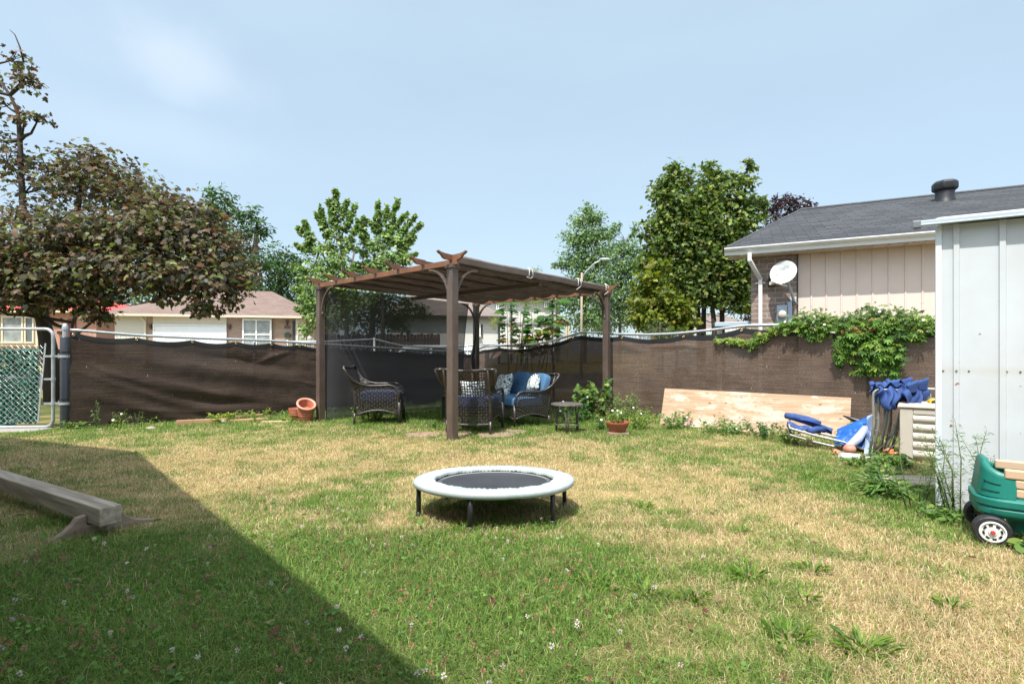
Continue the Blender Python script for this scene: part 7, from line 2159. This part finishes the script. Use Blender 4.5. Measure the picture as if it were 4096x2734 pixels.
tree('young_maple', 'light green young maple with spiky upright shoots left of the pergola', on(at(1380, 1330, Yt).x, Yt),
     [[on(at(1385, 1330, Yt).x, Yt), at(1385, 1150, Yt), at(1360, 960, Yt), at(1345, 860, Yt)], [at(1385, 1150, Yt), at(1420, 1000, Yt)], [at(1385, 1180, Yt), at(1280, 1000, Yt)]],
     [cl(1330, 985, Yt, .40), cl(1280, 1000, Yt, .42), cl(1235, 975, Yt, .26), cl(1385, 990, Yt, .42), cl(1350, 1050, Yt, .6), cl(1280, 1075, Yt, .6), cl(1390, 1100, Yt, .6),
      cl(1225, 1130, Yt, .45), cl(1320, 1150, Yt, .75), cl(1235, 1210, Yt, .5), cl(1400, 1190, Yt, .75), cl(1260, 1275, Yt, .45), cl(1330, 1265, Yt, .8), cl(1225, 1320, Yt, .3)],
     5200, .125, MAPLE, LTREE, 105, r0=.09, cluster=.3, up=.4, shoot_n=430,
     shoots=[(at(a, b, Yt), at(c, d, Yt), q) for a, b, c, d, q in ((1345, 960, 1342, 758, .36), (1335, 900, 1318, 800, .22), (1372, 930, 1425, 818, .24), (1360, 880, 1392, 800, .18), (1305, 960, 1280, 822, .24), (1260, 985, 1188, 905, .24), (1250, 960, 1215, 880, .2),
         (1240, 1010, 1180, 975, .22), (1300, 920, 1262, 850, .18), (1240, 1090, 1172, 1060, .24), (1230, 1180, 1172, 1150, .24), (1390, 980, 1432, 900, .22), (1230, 1250, 1185, 1235, .2))])
tree('young_maple', 'light green young maple with two fanned tops right behind the left beam of the pergola', on(at(1530, 1330, Yt + 1).x, Yt + 1),
     [[on(at(1530, 1330, Yt + 1).x, Yt + 1), at(1530, 1130, Yt + 1), at(1555, 960, Yt + 1)], [at(1530, 1130, Yt + 1), at(1490, 980, Yt + 1)], [at(1530, 1130, Yt + 1), at(1600, 1000, Yt + 1)]],
     [cl(1545, 960, Yt + 1, .42), cl(1600, 975, Yt + 1, .36), cl(1500, 985, Yt + 1, .45), cl(1450, 1000, Yt + 1, .38), cl(1560, 1030, Yt + 1, .6), cl(1620, 1035, Yt + 1, .42), cl(1480, 1060, Yt + 1, .6), cl(1570, 1090, Yt + 1, .6), cl(1430, 1080, Yt + 1, .45), cl(1500, 1130, Yt + 1, .65)],
     3700, .125, MAPLE, LTREE, 106, r0=.09, cluster=.3, up=.4, shoot_n=430,
     shoots=[(at(a, b, Yt + 1), at(c, d, Yt + 1), q) for a, b, c, d, q in ((1548, 950, 1592, 798, .28), (1510, 930, 1512, 806, .26), (1470, 980, 1428, 880, .24), (1575, 965, 1662, 862, .28), (1595, 985, 1688, 892, .24), (1590, 1020, 1660, 945, .24), (1545, 900, 1548, 822, .2), (1570, 920, 1630, 850, .2), (1450, 950, 1455, 862, .2), (1600, 1050, 1668, 1010, .22), (1530, 930, 1470, 880, .2))])
Yt = 25
tree('spreading_tree', 'dark spreading tree seen through the mesh curtain', on(at(1475, 1380, Yt).x, Yt), [[on(at(1480, 1380, Yt).x, Yt), at(1490, 1280, Yt), at(1500, 1180, Yt)]],
     [cl(1400, 1230, Yt, .9), cl(1480, 1190, Yt, 1.0), cl(1560, 1200, Yt, 1.0), cl(1640, 1230, Yt, .8), cl(1520, 1260, Yt, 1.0), cl(1350, 1280, Yt, .7), cl(1440, 1300, Yt, .8), cl(1600, 1285, Yt, .7), cl(1690, 1255, Yt, .5)], 4200, .17, OVAL, GTREE, 107, r0=.22)
Yt = 30
tree('poplar_tree', 'tall pale green poplar directly left of the street lamp', on(at(2340, 1340, Yt).x, Yt),
     [[on(at(2340, 1340, Yt).x, Yt), at(2340, 1150, Yt), at(2340, 960, Yt), at(2345, 830, Yt)]],
     [cl(2345, 835, Yt, .35, .4, .35), cl(2330, 880, Yt, .75, .7, .5), cl(2390, 870, Yt, .5), cl(2300, 950, Yt, .75), cl(2370, 950, Yt, .9), cl(2260, 1050, Yt, .5, .5, .3), cl(2310, 1030, Yt, .9), cl(2390, 1040, Yt, .9), cl(2340, 1120, Yt, 1.1), cl(2225, 1055, Yt, .3, .3, .15), cl(2300, 1190, Yt, 1.0), cl(2390, 1180, Yt, 1.0), cl(2350, 1270, Yt, 1.1), cl(2420, 930, Yt, .4)],
     10500, .19, OVAL, [(.125, .215, .07, 3), (.18, .27, .10, 2), (.075, .15, .05, 1.2), (.26, .34, .16, .8)], 108, r0=.12, cluster=.36)
Yt = 33
tree('poplar_tree', 'pale green poplar with loose drooping crown right of the street lamp', on(at(2480, 1340, Yt).x, Yt),
     [[on(at(2480, 1340, Yt).x, Yt), at(2480, 1150, Yt), at(2500, 960, Yt)]],
     [cl(2540, 920, Yt, .35, .4, .4), cl(2450, 920, Yt, .4, .4, .5), cl(2520, 990, Yt, .8), cl(2450, 1000, Yt, .8), cl(2490, 1070, Yt, 1.1), cl(2560, 1060, Yt, .8), cl(2430, 1130, Yt, 1.0), cl(2520, 1170, Yt, 1.2), cl(2460, 1240, Yt, 1.2), cl(2560, 1260, Yt, 1.2), cl(2420, 1300, Yt, .8), cl(2470, 900, Yt, .25, .25, .4)],
     9500, .20, OVAL, [(.12, .21, .075, 3), (.17, .26, .10, 2), (.07, .145, .052, 1.2), (.25, .33, .16, .8)], 109, r0=.12, cluster=.36)
Yt = 14.5
MGR = [(.085, .145, .028, 3), (.145, .205, .036, 2), (.22, .27, .06, 1.4), (.048, .088, .018, 1.4), (.19, .16, .05, .5)]
tree('maple_clump', 'large multi-stemmed green maple left of the brick house', on(at(2890, 1350, Yt).x, Yt),
     [[on(at(2800, 1350, Yt).x, Yt), at(2795, 1280, Yt), at(2780, 1100, Yt), at(2740, 850, Yt)], [on(at(2820, 1350, Yt).x, Yt + .2), at(2815, 1250, Yt + .2), at(2830, 1000, Yt), at(2860, 800, Yt)], [on(at(2860, 1350, Yt).x, Yt - .2), at(2855, 1280, Yt - .2), at(2845, 1180, Yt - .2), at(2900, 950, Yt)], [on(at(2890, 1350, Yt).x, Yt), at(2888, 1250, Yt), at(2920, 1050, Yt), at(2960, 800, Yt)]],
     [cl(2690, 680, Yt, .22, .3, .28), cl(2660, 750, Yt, .42, .45, .35), cl(2730, 720, Yt, .34, .4, .3), cl(2850, 680, Yt, .22, .3, .28), cl(2830, 740, Yt, .34, .4, .35), cl(2900, 720, Yt, .30, .4, .28), cl(2990, 665, Yt, .16, .2, .22), cl(2970, 730, Yt, .32, .35, .3), cl(2690, 820, Yt, .55, .6, .4), cl(2790, 820, Yt, .6, .6, .45), cl(2890, 800, Yt, .5, .6, .4), cl(2975, 810, Yt, .36, .4, .35),
      cl(2630, 890, Yt, .38, .4, .3), cl(2720, 910, Yt, .7, .7, .45), cl(2840, 900, Yt, .7, .7, .5), cl(2950, 900, Yt, .5, .6, .4), cl(3020, 860, Yt, .30, .3, .22), cl(3040, 810, Yt, .2, .25, .16), cl(2590, 940, Yt, .22, .25, .15, .7), cl(2640, 990, Yt, .5, .6, .4), cl(2760, 1000, Yt, .75, .7, .5), cl(2880, 990, Yt, .75, .7, .5), cl(2980, 980, Yt, .45, .5, .4),
      cl(2690, 1090, Yt, .7, .7, .45), cl(2810, 1090, Yt, .8, .7, .5), cl(2920, 1080, Yt, .7, .7, .45), cl(2600, 1050, Yt, .36, .4, .3), cl(2760, 1170, Yt, .6, .6, .35), cl(2870, 1165, Yt, .6, .6, .35), cl(2960, 1170, Yt, .5, .5, .3), cl(2985, 1090, Yt, .4, .5, .35), cl(2970, 1225, Yt - .3, .30, .3, .14), cl(2880, 1215, Yt - .3, .25, .3, .10), cl(2780, 1222, Yt - .3, .30, .3, .14)],
     20000, .108, MAPLE, MGR, 110, r0=.09, up=.5, cluster=.36, droop=.35, bark=BARKD)
Yt = 13.2
tree('small_maple', 'bright yellow-green low maple in front of the large multi-stemmed maple', on(at(2650, 1350, Yt).x, Yt), [[on(at(2650, 1350, Yt).x, Yt), at(2650, 1250, Yt), at(2640, 1120, Yt)]],
     [cl(2600, 1130, Yt, .45), cl(2570, 1200, Yt, .4), cl(2640, 1190, Yt, .5), cl(2690, 1240, Yt, .5), cl(2600, 1270, Yt, .45), cl(2730, 1280, Yt, .4), cl(2560, 1280, Yt, .3), cl(2650, 1300, Yt, .45), cl(2630, 1060, Yt, .3)],
     3800, .11, MAPLE, [(.13, .18, .02, 3), (.20, .22, .025, 2), (.08, .13, .018, 1.2), (.26, .22, .04, .5)], 111, r0=.05, up=.5)
tree('cedar_shrub', 'fine-leaved pale shrub beneath the bright yellow-green maple', on(at(2640, 1360, 12).x, 12.2), [[on(at(2640, 1360, 12).x, 12.2), at(2640, 1310, 12.2), at(2640, 1290, 12.2)]],
     [cl(2630, 1315, 12.2, .3, .3, .25), cl(2690, 1330, 12.2, .25), cl(2590, 1330, 12.2, .25)], 900, .06, LANCE, [(.16, .22, .10, 1), (.10, .17, .06, 1)], 112, r0=.02, cat='shrub')
Yt = 32
tree('plum_tree', 'dark purple leaved tree above the left end of the grey roof', on(at(3140, 1300, Yt).x, Yt), [[on(at(3140, 1300, Yt).x, Yt), at(3140, 1050, Yt), at(3140, 900, Yt)]],
     [cl(3150, 830, Yt, 1.0), cl(3100, 820, Yt, .7), cl(3200, 830, Yt, .8), cl(3140, 795, Yt, .6), cl(3230, 820, Yt, .45), cl(3100, 900, Yt, 1.1), cl(3190, 900, Yt, 1.1), cl(3080, 1000, Yt, 1.1), cl(3060, 1200, Yt, 1.2), cl(3030, 1270, Yt, .8)],
     4200, .20, OVAL, [(.028, .014, .018, 2), (.045, .018, .022, 1.5), (.06, .03, .035, .8), (.016, .010, .012, 1)], 113, r0=.22, bark=BARKD)
Yt = 38
tree('hedge_tree', 'mid green trees closing the view behind the large maple', on(at(2760, 1330, Yt).x, Yt), [[on(at(2760, 1330, Yt).x, Yt), at(2760, 1250, Yt)] + [at(2760, 1180, Yt)]],
     [cl(2640, 1180, Yt, 1.8), cl(2760, 1160, Yt, 1.9), cl(2880, 1180, Yt, 1.8), cl(3000, 1200, Yt, 1.8), cl(2600, 1260, Yt, 1.3), cl(3060, 1270, Yt, 1.2)], 3600, .26, OVAL, GTREE, 114, r0=.25)
Yt = 48
tree('distant_tree', 'distant green treetops showing above the middle of the canopy edge', on(at(1915, 1300, Yt).x, Yt), [[on(at(1915, 1300, Yt).x, Yt), at(1915, 1150, Yt), at(1915, 1070, Yt)]],
     [cl(1915, 1048, Yt, .35, .4, .5), cl(1910, 1100, Yt, .9), cl(1930, 1160, Yt, 1.2)], 700, .24, OVAL, GTREE, 115, r0=.15)
Yt = 26
tree('honey_locust', 'yellow-green tree with feathery leaves in front of the pale two-storey house', on(at(2090, 1390, Yt).x, Yt), [[on(at(2085, 1390, Yt).x, Yt), at(2090, 1300, Yt), at(2110, 1180, Yt), at(2135, 1090, Yt)], [at(2085, 1330, Yt), at(2040, 1280, Yt), at(1985, 1290, Yt)]],
     [cl(2135, 1075, Yt, .4, .4, .3), cl(2110, 1130, Yt, .6), cl(2090, 1190, Yt, .5), cl(2130, 1200, Yt, .5), cl(2030, 1190, Yt, .4), cl(1985, 1280, Yt, .42, .4, .32), cl(2020, 1215, Yt, .3), cl(1975, 1300, Yt, .25)], 2300, .11, LANCE, [(.20, .26, .04, 2), (.27, .30, .06, 1), (.12, .18, .03, 1)], 116, r0=.06)
